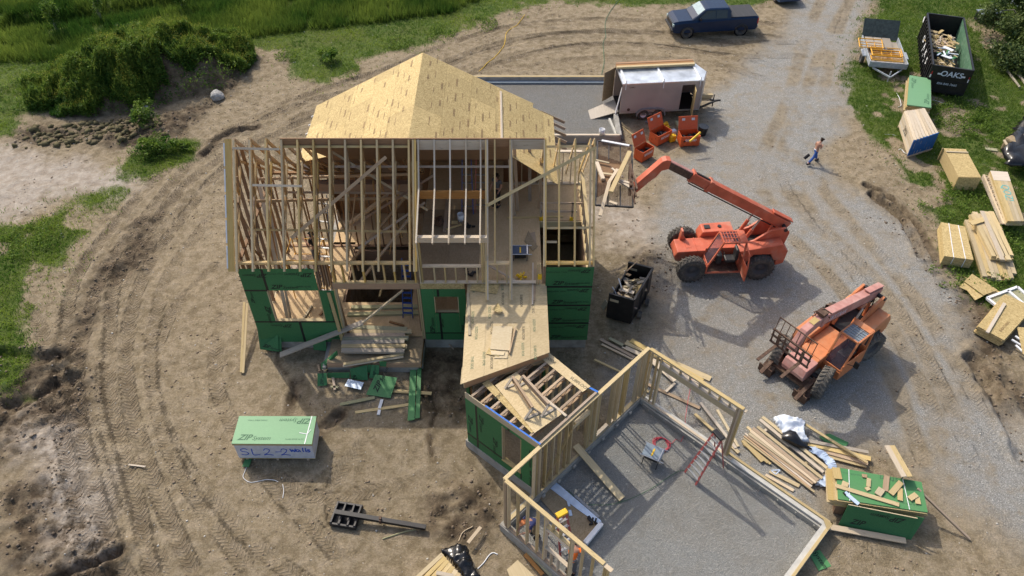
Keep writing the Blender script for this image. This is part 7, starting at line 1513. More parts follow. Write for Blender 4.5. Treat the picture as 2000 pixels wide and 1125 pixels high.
pB = [((1572,828),(1694,903),.11,'pine_yellow','yellow board crossing over the right hand planks from the white tarp'), ((1574,860),(1696,883),.14,'weathered','grey stained plank, upper of the right hand planks'), ((1578,866),(1701,896),.2,'pine_yellow','wide yellow plank, second of the right hand planks'), ((1580,872),(1695,904),.22,'joist_wood','grey stained wide plank in the middle of the right hand planks'), ((1586,882),(1692,909),.2,'pine_yellow','lowest wide plank of the right hand planks')]
for k, (a, b, w_, mt, lb) in enumerate(pB): board(a, b, lb, mt, w_, .045, (.28, .2, .15, .11, .07)[k])
m = MB(); m.slab([G(1600, 852, .06), G(1620, 846, .06), G(1658, 864, .06), G(1652, 872, .06), G(1610, 862, .06)], .015); tag(m.build('sheathing_scrap', 'zip_green'), 'dark green sheet lying under the planks right of the white tarp', 'board offcut')
def cloth(name, px, z0_, amp, mat, label, cat, n=16, seed=1, thick=.0):
    poly = [(G(u, v, z0_).x, G(u, v, z0_).y) for u, v in px]; P = np.array(poly); lo, hi = P.min(0), P.max(0); dx = max(hi-lo)/n
    gx = np.arange(lo[0]-dx, hi[0]+dx, dx); gy = np.arange(lo[1]-dx, hi[1]+dx, dx); GX, GY = np.meshgrid(gx, gy); sd = sdist(GX, GY, poly); zz_ = z0_+amp*np.abs(fbm(GX, GY, .45, seed)-.5)*3+amp*.5*(fbm(GX, GY, .2, seed+3)-.5); zz_ = np.where(sd < dx*.6, zz_*.7, zz_)
    idx = {}; vs, fs = [], []
    for j in range(len(gy)-1):
        for i in range(len(gx)-1):
            if sd[j, i] > -dx*.4 and sd[j, i+1] > -dx*.4 and sd[j+1, i] > -dx*.4 and sd[j+1, i+1] > -dx*.4:
                q = []
                for (jj, ii) in ((j, i), (j, i+1), (j+1, i+1), (j+1, i)):
                    if (jj, ii) not in idx: idx[(jj, ii)] = len(vs); vs.append((GX[jj, ii], GY[jj, ii], zz_[jj, ii]))
                    q.append(idx[(jj, ii)])
                fs.append(q)
    m = MB(); m.add(vs, fs, None, None, True); o = m.build(name, mat); so = o.modifiers.new('solid', 'SOLIDIFY'); so.thickness = .012; return tag(o, label, cat)
cloth('white_tarp', [(1506, 817), (1518, 809), (1530, 808), (1574, 819), (1572, 846), (1584, 859), (1566, 860), (1545, 853), (1529, 846)], .34, .16, 'tarp_white', 'crumpled white tarp at the top of the slanted board pile', 'tarp', 26, 5)
m = MB(); pts_ = [G(1527, 852, .42), G(1540, 851, .5), G(1553, 857, .5), G(1564, 866, .4), G(1575, 871, .3), G(1586, 877, .25)]; rr_s = (.12, .26, .28, .18, .07, .03); n_ = 12; vs = []
for p, r_ in zip(pts_, rr_s):
    for k in range(n_): a = 6.283*k/n_; jr = r_*random.uniform(.8, 1.15); vs.append(p+V((math.cos(a)*jr*.3, math.cos(a)*jr, max(-.3, math.sin(a)*jr*.7))))
m.add(vs, [(i*n_+k, i*n_+(k+1) % n_, (i+1)*n_+(k+1) % n_, (i+1)*n_+k) for i in range(5) for k in range(n_)], None, None, True); m.add(vs[:n_], [tuple(range(n_))]); tag(m.build('black_bag', 'black_plastic'), 'black plastic bag twisted on top of the slanted board pile', 'bag')
def ribbon(name, px, z, w_, mat, label, cat, layers=1):
    P = [G(u, v, z) for u, v in px]; P = smooth_line([tuple(p) for p in P], 5); m = MB()
    for L_ in range(layers):
        for i in range(len(P)-1): m.beam(V(P[i])+V((L_*.09, L_*.05, -.04*L_)), V(P[i+1])+V((L_*.09, L_*.05, -.04*L_)), w_, .02+.01*math.sin(i), up=(.2*math.sin(i*.9), .3*math.cos(i*1.3), 1))
    return tag(m.build(name, mat), label, cat)
ribbon('foil_wrap', [(1580, 876), (1596, 882), (1612, 895), (1623, 908), (1624, 922), (1614, 936), (1604, 946)], .18, .28, 'white_foil', 'curled silver foil wrap round the lower right end of the slanted board pile', 'foil', 2)
cloth('white_tarp', [(1590, 948), (1604, 930), (1618, 925), (1614, 950)], .05, .08, 'tarp_white', 'flap of foil at the bottom end of the slanted board pile', 'tarp', 12, 8)
m = MB(); a, b, c3 = G(1506, 918, .07), G(1524, 917, .07), G(1515, 926, .07); m.beam(a, b, .035, .01); m.beam(b, c3, .035, .01); m.beam(c3, a, .035, .01); tag(m.build('speed_square', 'white_foil'), 'white triangular carpenter square on the two lowest loose boards', 'square')
# far right stacks ---------------------------------------------------------
def Q(x0, y0, k, pts): return [(x0+x/k, y0+y/k) for x, y in pts]
st = Q(1700, 130, 6.617, [(508, 108), (780, 152), (786, 528), (475, 488)])
t, c, top = layered('sheathing_stack', 'light green sheet stack on the grass below the black dumpster', 'sheathing stack', st, 1.0, .7, 'zip_sunlit', 9, .07, None, 'pine_yellow')
e1 = (c[1]-c[0]).normalized(); e2 = (c[0]-c[3]).normalized(); zip_stamp(top, c[0]+e1*.25-e2*.8, -e2, e1, 1.0, 'stamp_green'); zip_stamp(top, c[2]-e1*.25+e2*.8, e2, -e1, 1.0, 'stamp_green')
def bundle(name, label, top_px, z, h, mat, endmat=None, n=8, cat='lumber bundle', jag=.25, levels=4):
    c = [G(u, v, z) for u, v in top_px]; cen = sum(c, V((0, 0, 0)))/4; t = wthing(name, label, cat, (cen.x, cen.y, 0)); a0, a1, b1, b0 = c      # a0-a1: far edge, b0-b1: near edge
    for L_ in range(levels):
        m = MB(); zz_ = -h*L_/levels
        for k in range(n):
            p = a0.lerp(a1, (k+.5)/n); q = b0.lerp(b1, (k+.5)/n); d = (q-p).normalized(); w_ = (a1-a0).length/n*.97; m.beam(p+d*random.uniform(0, jag)+V((0, 0, zz_-h/levels/2)), q-d*random.uniform(0, jag)+V((0, 0, zz_-h/levels/2)), w_, h/levels*.95)
        m.build('board_layer', mat, t)
    return t, c
t, c = bundle('lumber_bundle', 'tall pale lumber bundle with blue wrapped end on the grass', Q(1700, 130, 6.617, [(440, 570), (700, 530), (885, 850), (560, 950)]), 1.15, 1.0, 'pine_pale', n=8, jag=.03, levels=5)
d = (c[3]-c[0]).normalized(); m = MB(); off_ = d*.04; m.hexa([V((c[3].x, c[3].y, .12))-d*.02, V((c[2].x, c[2].y, .12))-d*.02, V((c[2].x, c[2].y, .12))+off_, V((c[3].x, c[3].y, .12))+off_], [c[3]+V((0, 0, -.04))-d*.02, c[2]+V((0, 0, .01))-d*.02, c[2]+V((0, 0, .01))+off_, c[3]+V((0, 0, -.04))+off_]); m.build('end_wrap', 'blue_wrap', t)
sd_ = (c[0]-c[1]).normalized(); letters('handwriting', '252', .5, 'stamp_black', [x for x in t.children][0], c[0].lerp(c[3], .45)+V((0, 0, -.5))+sd_*.02, d, (0, 0, 1))
m = MB(); m.beam(V((c[0].x, c[0].y, .08)), V((c[1].x, c[1].y, .08)), .1, .12); m.beam(V((c[3].x, c[3].y, .08)), V((c[2].x, c[2].y, .08)), .1, .12); m.build('bearer', 'joist_wood', t)
line('strap', [(1751, 181), (1757, 192), (1760, 205), (1754, 209)], .02, 'white', 'white strap standing beside the light green stack on the grass', 'strap'); line('strap', [(1822, 194), (1838, 199), (1852, 204)], .02, 'white', 'white strap lying on the grass right of the light green stack', 'strap'); line('strap', [(1726, 262), (1738, 262), (1752, 264)], .012, 'white', 'thin strap on the ground left of the blue ended bundle', 'strap'); line('strap', [(1755, 292), (1760, 290), (1766, 297), (1772, 300)], .02, 'white', 'curled strap at the front foot of the blue ended bundle', 'strap')
# crate of sheets
c = [G(*p, .85) for p in Q(1800, 280, 5.625, [(245, 50), (485, 60), (655, 370), (405, 365)])]; cen = sum(c, V((0, 0, 0)))/4; t = wthing('crate', 'closed crate made of yellow board sheets on the grass', 'crate', (cen.x, cen.y, 0))
m = MB(); m.slab(c, .02); m.build('lid', 'osb', t); m = MB(); inn = [p.lerp(cen, .03) for p in c]; m.hexa([V((p.x, p.y, .08)) for p in inn[::-1]], [V((p.x, p.y, .83)) for p in inn[::-1]]); m.build('crate_side', 'pine', t); m = MB(); m.beam(c[0].lerp(c[3], .14)+V((0, 0, .03)), c[1].lerp(c[2], .14)+V((0, 0, .03)), .1, .04); m.beam(V((c[0].x-.04, c[0].y, .1)), c[0]+V((-.04, 0, 0)), .09, .04, up=(0, 1, 0)); m.build('batten', 'pine', t); m = MB(); m.beam(c[3]+V((0, -.03, -.42)), c[2]+V((0, -.03, -.42)), .02, .8); m.build('end_panel', 'osb', t)
# plank pack with teal marking
t, c = bundle('plank_pack', 'long plank pack with teal paint marks at the right edge', Q(1800, 280, 5.625, [(755, 297), (945, 312), (1128, 850), (950, 850)]), .75, .3, 'pine', n=5, jag=.02, levels=2); letters('painted_mark', 'QOZ!', .55, 'teal_ink', t.children[0], c[0].lerp(c[1], .55).lerp(c[3].lerp(c[2], .5), .45)+V((0, 0, .002)), c[3]-c[0], c[1]-c[0], 0, -.01)
m = MB(); m.slab([c[0]+V((0, 0, .006)), c[1]+V((0, 0, .006)), c[1].lerp(c[2], .2)+V((0, 0, .006)), c[0].lerp(c[3], .2)+V((0, 0, .006))], .005); m.build('wrap_remnant', 'pine_pale', t)
t = wthing('truss_stack', 'stack of floor trusses with zigzag webs beside the teal marked planks', 'truss stack', tuple(G(1935, 400, 0)))
for k, z_ in enumerate((.45, .35, .25)):
    p, q = G(1921+k*-1.5, 341+k*3, z_), G(1960-k*2, 437, z_); dl = (q-p).normalized(); sn = V((dl.y, -dl.x, 0)); sn = sn if sn.x > 0 else -sn; m = MB(); m.beam(p, q, .1, .06)
    p2, q2 = p+sn*.28+V((0, 0, -.0)), q+sn*.28; m.beam(p2, q2, .05, .06); N_ = 12
    for i in range(N_): m.beam(p.lerp(q, i/N_), p2.lerp(q2, (i+.5)/N_), .05, .05); m.beam(p2.lerp(q2, (i+.5)/N_), p.lerp(q, (i+1)/N_), .05, .05)
    m.build('truss', 'pine_pale', t)
# big plank stack
rows = [((1882, 420), (1924, 551), (1989, 544), (1951, 424), .22, 8), ((1890, 406), (1945, 512), (1984, 508), (1940, 410), .5, 5)]
for k, (a0, b0, b1, a1, z_, n_) in enumerate(rows): bundle('plank_stack', ('wide lower layer of long yellow planks beside the strapped sheets', 'upper layer of long yellow planks beside the strapped sheets')[k], [a0, a1, b1, b0], z_, .24, 'pine' if k else 'pine_yellow', n=n_, cat='planks', jag=.5, levels=2)
board((1895, 436), (1924, 427), 'short board lying across the far end of the long yellow planks', 'pine_yellow', .3, .04, .56)
board((1918, 412), (1958, 507), 'single pale plank along the top of the long yellow planks', 'pine_pale', .2, .05, .56)
# strapped sheets
t, c, top = layered('board_stack', 'stack of yellow board sheets held by two white straps', 'board stack', Q(1800, 280, 5.625, [(215, 862), (475, 910), (572, 1277), (250, 1235)]), .62, .55, 'osb', 12, .01)
m = MB()
for q in (.32, .72): a = c[3].lerp(c[2], q); b = c[0].lerp(c[1], q); m.beam(a+V((0, 0, .008)), b+V((0, 0, .008)), .035, .008); m.beam(a+V((0, -.03, 0)), V((a.x, a.y-.03, .1)), .035, .01, up=(0, 1, 0))
m.build('strap', 'white', t)
# scraps, window frame, stack with stick, pipes
for k, (px, z_, lb) in enumerate(((Q(1800, 440, 4.5, [(370, 445), (395, 460), (740, 600), (720, 622), (590, 612)]), .16, 'lowest of the fanned yellow sheet scraps beside the gravel road'), (Q(1800, 440, 4.5, [(328, 540), (372, 500), (560, 610), (470, 656), (400, 570)]), .2, 'left of the fanned yellow sheet scraps beside the gravel road'), (Q(1800, 440, 4.5, [(445, 424), (668, 566), (545, 612), (375, 490)]), .26, 'topmost of the fanned yellow sheet scraps beside the gravel road'))):
    m = MB(); P = [G(u, v, z_) for u, v in px]; m.slab(P, .015); tag(m.build('sheet_scrap', 'osb'), lb, 'board offcut')
wf = [G(*p, .3) for p in Q(1800, 440, 4.5, [(575, 640), (840, 542), (1010, 690), (700, 740)])]; cen = sum(wf, V((0, 0, 0)))/4; t = wthing('window_unit', 'white framed window lying on the ground behind the yellow sheet stack', 'window', (cen.x, cen.y, 0)); m = MB()
for i in range(4): m.beam(wf[i], wf[(i+1) % 4], .12, .1)
m.beam(wf[0].lerp(wf[1], .68), wf[3].lerp(wf[2], .68), .12, .1); m.build('window_frame', 'white', t); m = MB(); m.slab([p-V((0, 0, .02)) for p in wf], .01); m.build('pane', 'treated', t)
t, c, top = layered('board_stack', 'stack of yellow board sheets with a loose batten at the right edge', 'board stack', Q(1800, 440, 4.5, [(735, 600), (985, 720), (725, 1008), (495, 885)]), .5, .42, 'osb', 6, .04); letters('printed_lettering', 'SHEATHING', .16, 'stamp_brown', top, c[0].lerp(c[2], .72)+V((0, 0, .004)), c[1]-c[2], c[0]-c[1], .2, .01)
board((1962, 592), (1928, 649), 'batten lying diagonally on the yellow sheet stack at the right edge', 'pine_pale', .14, .05, .54)
m = MB(); m.slab([G(1987, 638, .45), G(2010, 640, .45), G(2010, 700, .45), G(1998, 690, .45)], .03); tag(m.build('sheet_scrap', 'osb'), 'yellow sheet cut off by the right edge beside the white pipes', 'board offcut')
for k, (a, b) in enumerate((((1976, 663), (1998, 676)), ((1983, 656), (2000, 668)), ((1984, 674), (2002, 690)))): m = MB(); m.cyl(G(*a, .35), G(*b, .35), .05, 10); tag(m.build('pipe', 'white'), ('lowest left', 'upper', 'thickest right')[k]+' white pipe end sticking out at the right edge', 'pipe')
# black tarp pile at the right edge
cloth('black_tarp', [(1955, 292), (1972, 262), (1990, 232), (2060, 200), (2100, 300), (2060, 345), (1990, 318), (1968, 322)], .75, .5, 'black_plastic', 'shiny black tarp draped over a pile at the right edge', 'tarp', 26, 11)
m = MB(); cx_ = G(2030, 290, .3); m.box((cx_.x, cx_.y, .4), (3.0, 2.6, .8), .5); tag(m.build('covered_pile', 'osb_dull', None, .1), 'board pile hidden under the black tarp at the right edge', 'pile')
board((1961, 273), (1971, 289), 'pale board edge at the corner of the black tarp', 'pine_pale', .12, .05, .9, .8); board((1925, 290), (1948, 293), 'short board on the ground left of the black tarp', 'treated', .25, .04, .04)
# logs, dark box, white object
for k, (a, b, r_) in enumerate((((1934, 88), (1995, 152), .12), ((1965, 135), (1992, 170), .09), ((1978, 125), (2010, 175), .1))): m = MB(); m.cyl(G(*a, .12), G(*b, .12), r_, 9, r_*.7); tag(m.build('log', 'bark'), ('longest', 'shortest', 'rightmost')[k]+' pale log lying in the grass right of the black dumpster', 'log')
p = G(1925, 40); t = wthing('cargo_box', 'dark box standing in the grass right of the black dumpster', 'box', tuple(p)); m = MB(); m.box((p.x, p.y, .35), (1.5, .7, .6), .15); m.build('box_body', 'black_metal', t, .04); m = MB(); m.box((p.x, p.y, .69), (1.6, .8, .06), .15); m.build('lid', 'saw_grey', t, .02)
m = MB(); p = G(1985, 8); m.box((p.x+.3, p.y, .8), (1.2, .9, 1.5), .6); m.slab([(p.x-.4, p.y-.5, .1), (p.x-.1, p.y-.7, .1), (p.x+.1, p.y-.5, 1.5), (p.x-.2, p.y-.3, 1.5)], .03); tag(m.build('white_shed', 'white', None, .03), 'white object half hidden by the bush at the top right corner', 'shed')
# porch lumber and the green scraps in front --------------------------------
Zp = .6
for k, (a, b, mt) in enumerate((((678, 638), (795, 643), 'treated'), ((684, 648), (804, 647), 'pine'), ((672, 655), (791, 654), 'joist_wood'), ((669, 661), (798, 660), 'treated'), ((667, 669), (790, 667), 'weathered'), ((667, 676), (792, 676), 'pine'), ((667, 684), (790, 685), 'weathered'))):
    board(a, b, f'{ordn[k]} board from the back in the weathered pile on the porch', mt, .2, .09, Zp+.28-.01*k, group='boards piled on the porch')
    board((a[0]+random.uniform(2, 8), a[1]+1), (b[0]-random.uniform(-5, 10), b[1]+1), f'{ordn[k]} board from the back in the lower layer of the porch pile', mt, .2, .09, Zp+.16, group='boards piled on the porch')
board((671, 711), (788, 691), 'long pale board resting across the front edge of the porch', 'pine', .12, .06, Zp+.12); board((670, 714), (788, 696), 'second pale board just below the one across the porch edge', 'pine_pale', .1, .05, Zp+.06)
board((547, 693), (709, 629), 'long grey plank slanting from the ground up to the porch pile', 'weathered', .28, .05, .25, 1.5); board((708, 630), (787, 566), 'thin prop rising from the long grey plank to the porch beam', 'pine', .07, .07, 1.5, 2.9, 'timber_prop', cat='prop')
board((471, 727), (477, 590), 'left of two long yellow boards leaning beside the left house corner', 'pine_yellow', .1, .045, .06, .9); board((475, 728), (483, 592), 'right of two long yellow boards leaning beside the left house corner', 'pine', .09, .045, .06, .9)
board((660, 685), (665, 693), 'short grey prop beside the porch corner', 'weathered', .08, .05, .2)
def green(px, zs_, label, stamp=None, mat='zip_green', ssize=.8):
    P = [G(u, v, z_) for (u, v), z_ in zip(px, zs_)]; m = MB(); m.slab(P, .014); o = tag(m.build('sheathing_scrap', mat), label, 'board offcut', 'green board offcuts in front of the porch'); BASE[o.name] = V((0, 0, 0))
    if stamp:
        x_, y_, f_ = stamp; c_ = sum(P, V((0, 0, 0)))/len(P); a = (P[1]-P[0]).normalized(); b = (P[0]-P[-1]).normalized(); nn = a.cross(b).normalized(); b = nn.cross(a)
        if nn.z < 0: nn = -nn; b = -b
        xd = a*math.cos(f_)+b*math.sin(f_); yd = -a*math.sin(f_)+b*math.cos(f_); zip_stamp(o, c_+a*x_+b*y_+nn*.006, xd, yd, ssize)
    return o
def z5(p): return [(500+x/5, 600+y/5) for x, y in p]
green(z5([(10, 180), (245, 192), (250, 430), (40, 410)]), (1.1, 1.1, .1, .1), 'large green offcut leaning on the left house wall below the window')
green(z5([(215, 262), (222, 432), (90, 415), (95, 355)]), (.85, .1, .1, .4), 'pointed green offcut leaning in front of the large one at the left wall', (.1, -.1, 1.4), ssize=.6)
green(z5([(165, 208), (270, 240), (262, 265), (160, 235)]), (1.0, .95, .85, .9), 'narrow green strip across the large offcut at the left wall')
green(z5([(540, 185), (672, 190), (688, 425), (562, 415)]), (1.1, 1.1, .1, .1), 'green offcut leaning on the house wall left of the porch, scuffed white')
green(z5([(632, 548), (790, 420), (800, 460), (640, 610)]), (.2, 1.0, .75, .1), 'green sheet tilted steeply against the porch corner')
for k in range(3): board((630+k*2, 722+k*1.5), (658+k*2, 692+k*1.5), f'{ordn[k]} yellow edged sheet under the tilted green one at the porch corner', 'pine_yellow', .06, .03, .12, .5, 'sheet_edge', cat='board')
green(z5([(600, 645), (690, 640), (695, 760), (600, 770)]), (.35, .35, .06, .06), 'small square green offcut left of the scrap heap', (0, 0, 1.57), ssize=.45)
green(z5([(695, 640), (915, 635), (915, 690), (697, 690)]), (.3, .3, .06, .06), 'long narrow green strip in the scrap heap')
green(z5([(915, 600), (1085, 560), (1092, 712), (930, 700)]), (.55, .55, .06, .06), 'square green offcut marked with lettering in the middle of the scrap heap', (0, -.15, 0), ssize=.7)
green(z5([(1130, 560), (1205, 565), (1195, 692), (1105, 690)]), (.6, .6, .1, .1), 'upright green strip at the porch edge in the scrap heap', (0, 0, 1.57), ssize=.4)
green(z5([(1205, 530), (1275, 530), (1270, 580), (1210, 575)]), (.75, .75, .5, .5), 'small green piece under the porch edge')
green(z5([(1090, 560), (1125, 560), (1115, 640), (1088, 635)]), (.6, .6, .2, .2), 'narrow green piece between the upright strips in the scrap heap')
green(z5([(1165, 655), (1380, 685), (1312, 885), (1075, 850)]), (.3, .3, .1, .08), 'largest green offcut lying in the middle of the front scraps', (-.15, .15, 1.4), 'zip_stack', .9)
green(z5([(1505, 612), (1565, 606), (1548, 1095), (1480, 1105)]), (.14, .14, .1, .1), 'long green strip lying on the dirt, left one of the pair', None, 'zip_stack')
green(z5([(1575, 597), (1615, 592), (1598, 1078), (1555, 1085)]), (.2, .2, .1, .1), 'long green strip lying on the dirt, right one of the pair', None, 'zip_stack')
m = MB(); P = [G(*p, .14) for p in z5([(900, 700), (1055, 732), (1022, 802), (865, 765)])]; m.slab(P, .02); tag(m.build('foam_board', 'white_foil'), 'pale blue foam board lying among the front scraps', 'foam board')
for a, b, mt, w_, lb in (((820, 948), (1160, 880), 'treated', .14, 'short greenish board left of the long green strips'), ((970, 1026), (1620, 930), 'pine', .13, 'long pale board under the long green strips'), ((1340, 815), (1715, 840), 'pine_yellow', .15, 'board crossing behind the long green strips'), ((1230, 900), (1205, 985), 'white', .12, 'small white strip below the largest green offcut'), ((1205, 1000), (1195, 1048), 'white', .12, 'lower small white strip below the pale board'),
                         ((745, 640), (770, 805), 'joist_wood', .1, 'upright stick of the small wooden cross in the scraps'), ((730, 775), (805, 780), 'treated', .1, 'crosspiece of the small wooden cross in the scraps'), ((605, 560), (620, 620), 'joist_wood', .09, 'thin dark board beside the tilted green sheet'), ((1165, 535), (1190, 565), 'pine', .1, 'small wood block on the upright green strip')):
    board((500+a[0]/5, 600+a[1]/5), (500+b[0]/5, 600+b[1]/5), lb, mt, w_, .04, .07 if 'under' not in lb else .04)
scraps('wood_scraps', tuple(G(730, 703, .1)), (.9, 0, 0), (0, .25, 0), 16, ('zip_green', 'pine', 'weathered', 'white'), 'litter of small scraps under the porch front edge', .4, .5)
board((852, 641), (886, 682), 'thin stick leaning from the middle green wall down to the dirt', 'joist_wood', .05, .03, .6, .06)
board((251, 907), (284, 911), 'thin yellow lath lying alone on the tracked dirt at lower left', 'pine_pale', .06, .03, .05, name='lath')
board((945, 1088), (960, 1055), 'a', 'pine', .1, .04) if False else None
# bottom edge: yellow timber pile with black plastic
t, c = bundle('timber_pile', 'pile of yellow planed timber under black plastic at the bottom edge', [(862, 1078), (905, 1127), (880, 1190), (790, 1142)], .8, .7, 'pine_yellow', n=8, cat='timber pile', jag=.02, levels=4)
cloth('black_plastic_sheet', [(855, 1074), (868, 1066), (892, 1059), (914, 1062), (918, 1080), (930, 1108), (945, 1130), (910, 1135), (893, 1110), (873, 1086)], .75, .3, 'black_plastic', 'crumpled shiny black plastic over the yellow timber at the bottom edge', 'plastic sheet', 24, 21)
board((852, 1118), (885, 1125), 'short pale offcut lying on the yellow timber at the bottom edge', 'pine_pale', .14, .04, .88); board((914, 1060), (939, 1029), 'pale stick poking out behind the black plastic', 'pine_pale', .12, .05, .3)
line('strap', [(896, 1056), (902, 1042), (914, 1032), (924, 1026)], .02, 'pine_pale', 'thin bent batten beside the stick behind the black plastic', 'batten'); line('strap', [(933, 1110), (945, 1098), (955, 1084), (963, 1079), (972, 1082)], .02, 'white', 'white strap curling on the dirt right of the black plastic', 'strap')
line('stick', [(747, 1052), (768, 1045), (790, 1038), (812, 1033)], .03, 'treated', 'bent dry branch lying below the black jib', 'branch')
m = MB(); P = [G(1011, 1093, .1), G(1050, 1130, .1), G(1010, 1160, .1), G(990, 1112, .1)]; m.slab(P, .05); tag(m.build('ply_sheet', 'pine_yellow'), 'orange brown sheet cut off by the bottom edge below the garage corner', 'sheet')
board((1025, 1082), (1060, 1122), 'brown board leaning along the outside of the garage foundation, left one', 'lvl', .14, .05, .1); board((1032, 1076), (1078, 1124), 'brown board leaning along the outside of the garage foundation, right one', 'treated', .16, .05, .15)
# boulder, stumps, shrubs and the tree ---------------------------------------
def boulder(u, v, r, label, mat='stone', zo=0):
    import bmesh
    bm = bmesh.new(); bmesh.ops.create_icosphere(bm, subdivisions=3, radius=r)
    for q in bm.verts: n_ = fbm(np.array([q.co.x*3+9]), np.array([q.co.y*3+q.co.z*2+5]), .8, 300)[0]; q.co *= .75+.5*n_; q.co.z *= .75
    me = bpy.data.meshes.new('boulder'); bm.to_mesh(me); bm.free(); me.materials.append(M[mat]); o = bpy.data.objects.new('boulder', me); COL.objects.link(o); p = G(u, v); o.location = (p.x, p.y, float(hgt(np.array([p.x]), np.array([p.y]))[0])+r*.35+zo); return tag(o, label, 'boulder')
boulder(425, 190, .42, 'grey boulder on the dirt slope below the weed covered heap'); boulder(286, 213, .2, 'small pale stone at the foot of the weed covered heap')
def plant(name, label, u, v, r, h_, n, mat='weed_leaves', cat='shrub', leaf=.06, group=None, stems=6):
    p = G(u, v); z0_ = float(hgt(np.array([p.x]), np.array([p.y]))[0]); t = wthing(name, label, cat, (p.x, p.y, z0_), group); m = MB(); tips = []
    for k in range(stems): a = random.random()*6.28; q = random.random()**.5*r*.8; e = V((p.x+math.cos(a)*q, p.y+math.sin(a)*q, z0_+h_*random.uniform(.6, .95))); tips.append(e); m.tube([(p.x, p.y, z0_-.1), V((p.x, p.y, z0_)).lerp(e, .5)+V((0, 0, h_*.12)), e], .012+.01*r, 5)
    m.build('stem', 'bark', t); cs = []
    for e in tips: cs += [e+V((random.gauss(0, r*.28), random.gauss(0, r*.28), random.gauss(0, h_*.16))) for _ in range(4)]
    cs = np.array([tuple(x) for x in cs]); i = RNG.integers(0, len(cs), n); P = cs[i]+RNG.normal(size=(n, 3))*np.array([r*.16, r*.16, h_*.09]); P[:, 2] = np.maximum(P[:, 2], z0_+.03)
    leaf_field('foliage', P, leaf, mat, np.clip((i % 7)/7+RNG.normal(size=n)*.15, 0, 1), t); return t
plant('shrub', 'dark conical shrub in the tall meadow grass at upper left', 112, 62, .55, 2.0, 2200, group='shrubs standing in the meadow'); plant('shrub', 'thin dark sapling in the meadow right of the conical shrub', 200, 42, .35, 2.1, 800, group='shrubs standing in the meadow'); plant('shrub', 'low round shrub in the meadow just above the weed heap', 262, 72, .8, .8, 1800, group='shrubs standing in the meadow'); plant('shrub', 'dark shrub at the top of the meadow near the upper edge', 360, 20, .7, 1.6, 2000, group='shrubs standing in the meadow')
plant('weed_plant', 'leafy light green weed on the dirt below the weed heap', 312, 300, .8, .7, 1500, leaf=.08, cat='weed'); plant('weed_plant', 'low weed tuft on the dirt left of the wheel tracks', 360, 290, .45, .35, 500, leaf=.07, cat='weed'); plant('weed_plant', 'bushy weed at the foot of the heap beside the mud lumps', 285, 240, .7, 1.0, 1500, leaf=.07, cat='weed'); plant('weed_plant', 'broad leaved weed at the edge of the dirt above the house roof', 640, 118, .7, .6, 1200, leaf=.09, cat='weed')
def tree(label, u, v, r, h_, n, name='tree', cat='tree'):
    p = G(u, v); t = wthing(name, label, cat, (p.x, p.y, 0)); m = MB(); cs = []
    m.tube([(p.x, p.y, -.1), (p.x+.1, p.y, h_*.3), (p.x, p.y+.1, h_*.6)], .16, 8)
    for k in range(16): a = random.random()*6.28; q = r*random.uniform(.3, .95); e = V((p.x+math.cos(a)*q, p.y+math.sin(a)*q, h_*random.uniform(.3, 1.0)*(1-.25*(q/r)**2))); cs.append(e); m.tube([(p.x, p.y, h_*random.uniform(.15, .5)), V((p.x, p.y, h_*.4)).lerp(e, .55)+V((0, 0, .25)), e], .04, 5)
    m.build('trunk', 'bark', t); C = []
    for e in cs: C += [(e.x+random.gauss(0, r*.2), e.y+random.gauss(0, r*.2), max(.2, e.z+random.gauss(0, h_*.1))) for _ in range(7)]
    C = np.array(C); i = RNG.integers(0, len(C), n); P = C[i]+RNG.normal(size=(n, 3))*np.array([.26, .26, .22]); P[:, 2] = np.maximum(P[:, 2], .05); leaf_field('crown', P, .09, 'willow_leaves', np.clip((i % 9)/9+RNG.normal(size=n)*.15, 0, 1), t)
tree('large green tree overhanging the grass at the top right corner', 1995, 70, 2.6, 3.6, 22000); tree('dark green bush beyond the logs at the right edge', 1975, 125, 1.4, 1.1, 7000, 'bush', 'bush'); tree('far tree behind the white object at the top right corner', 2060, -30, 3.5, 5, 14000)
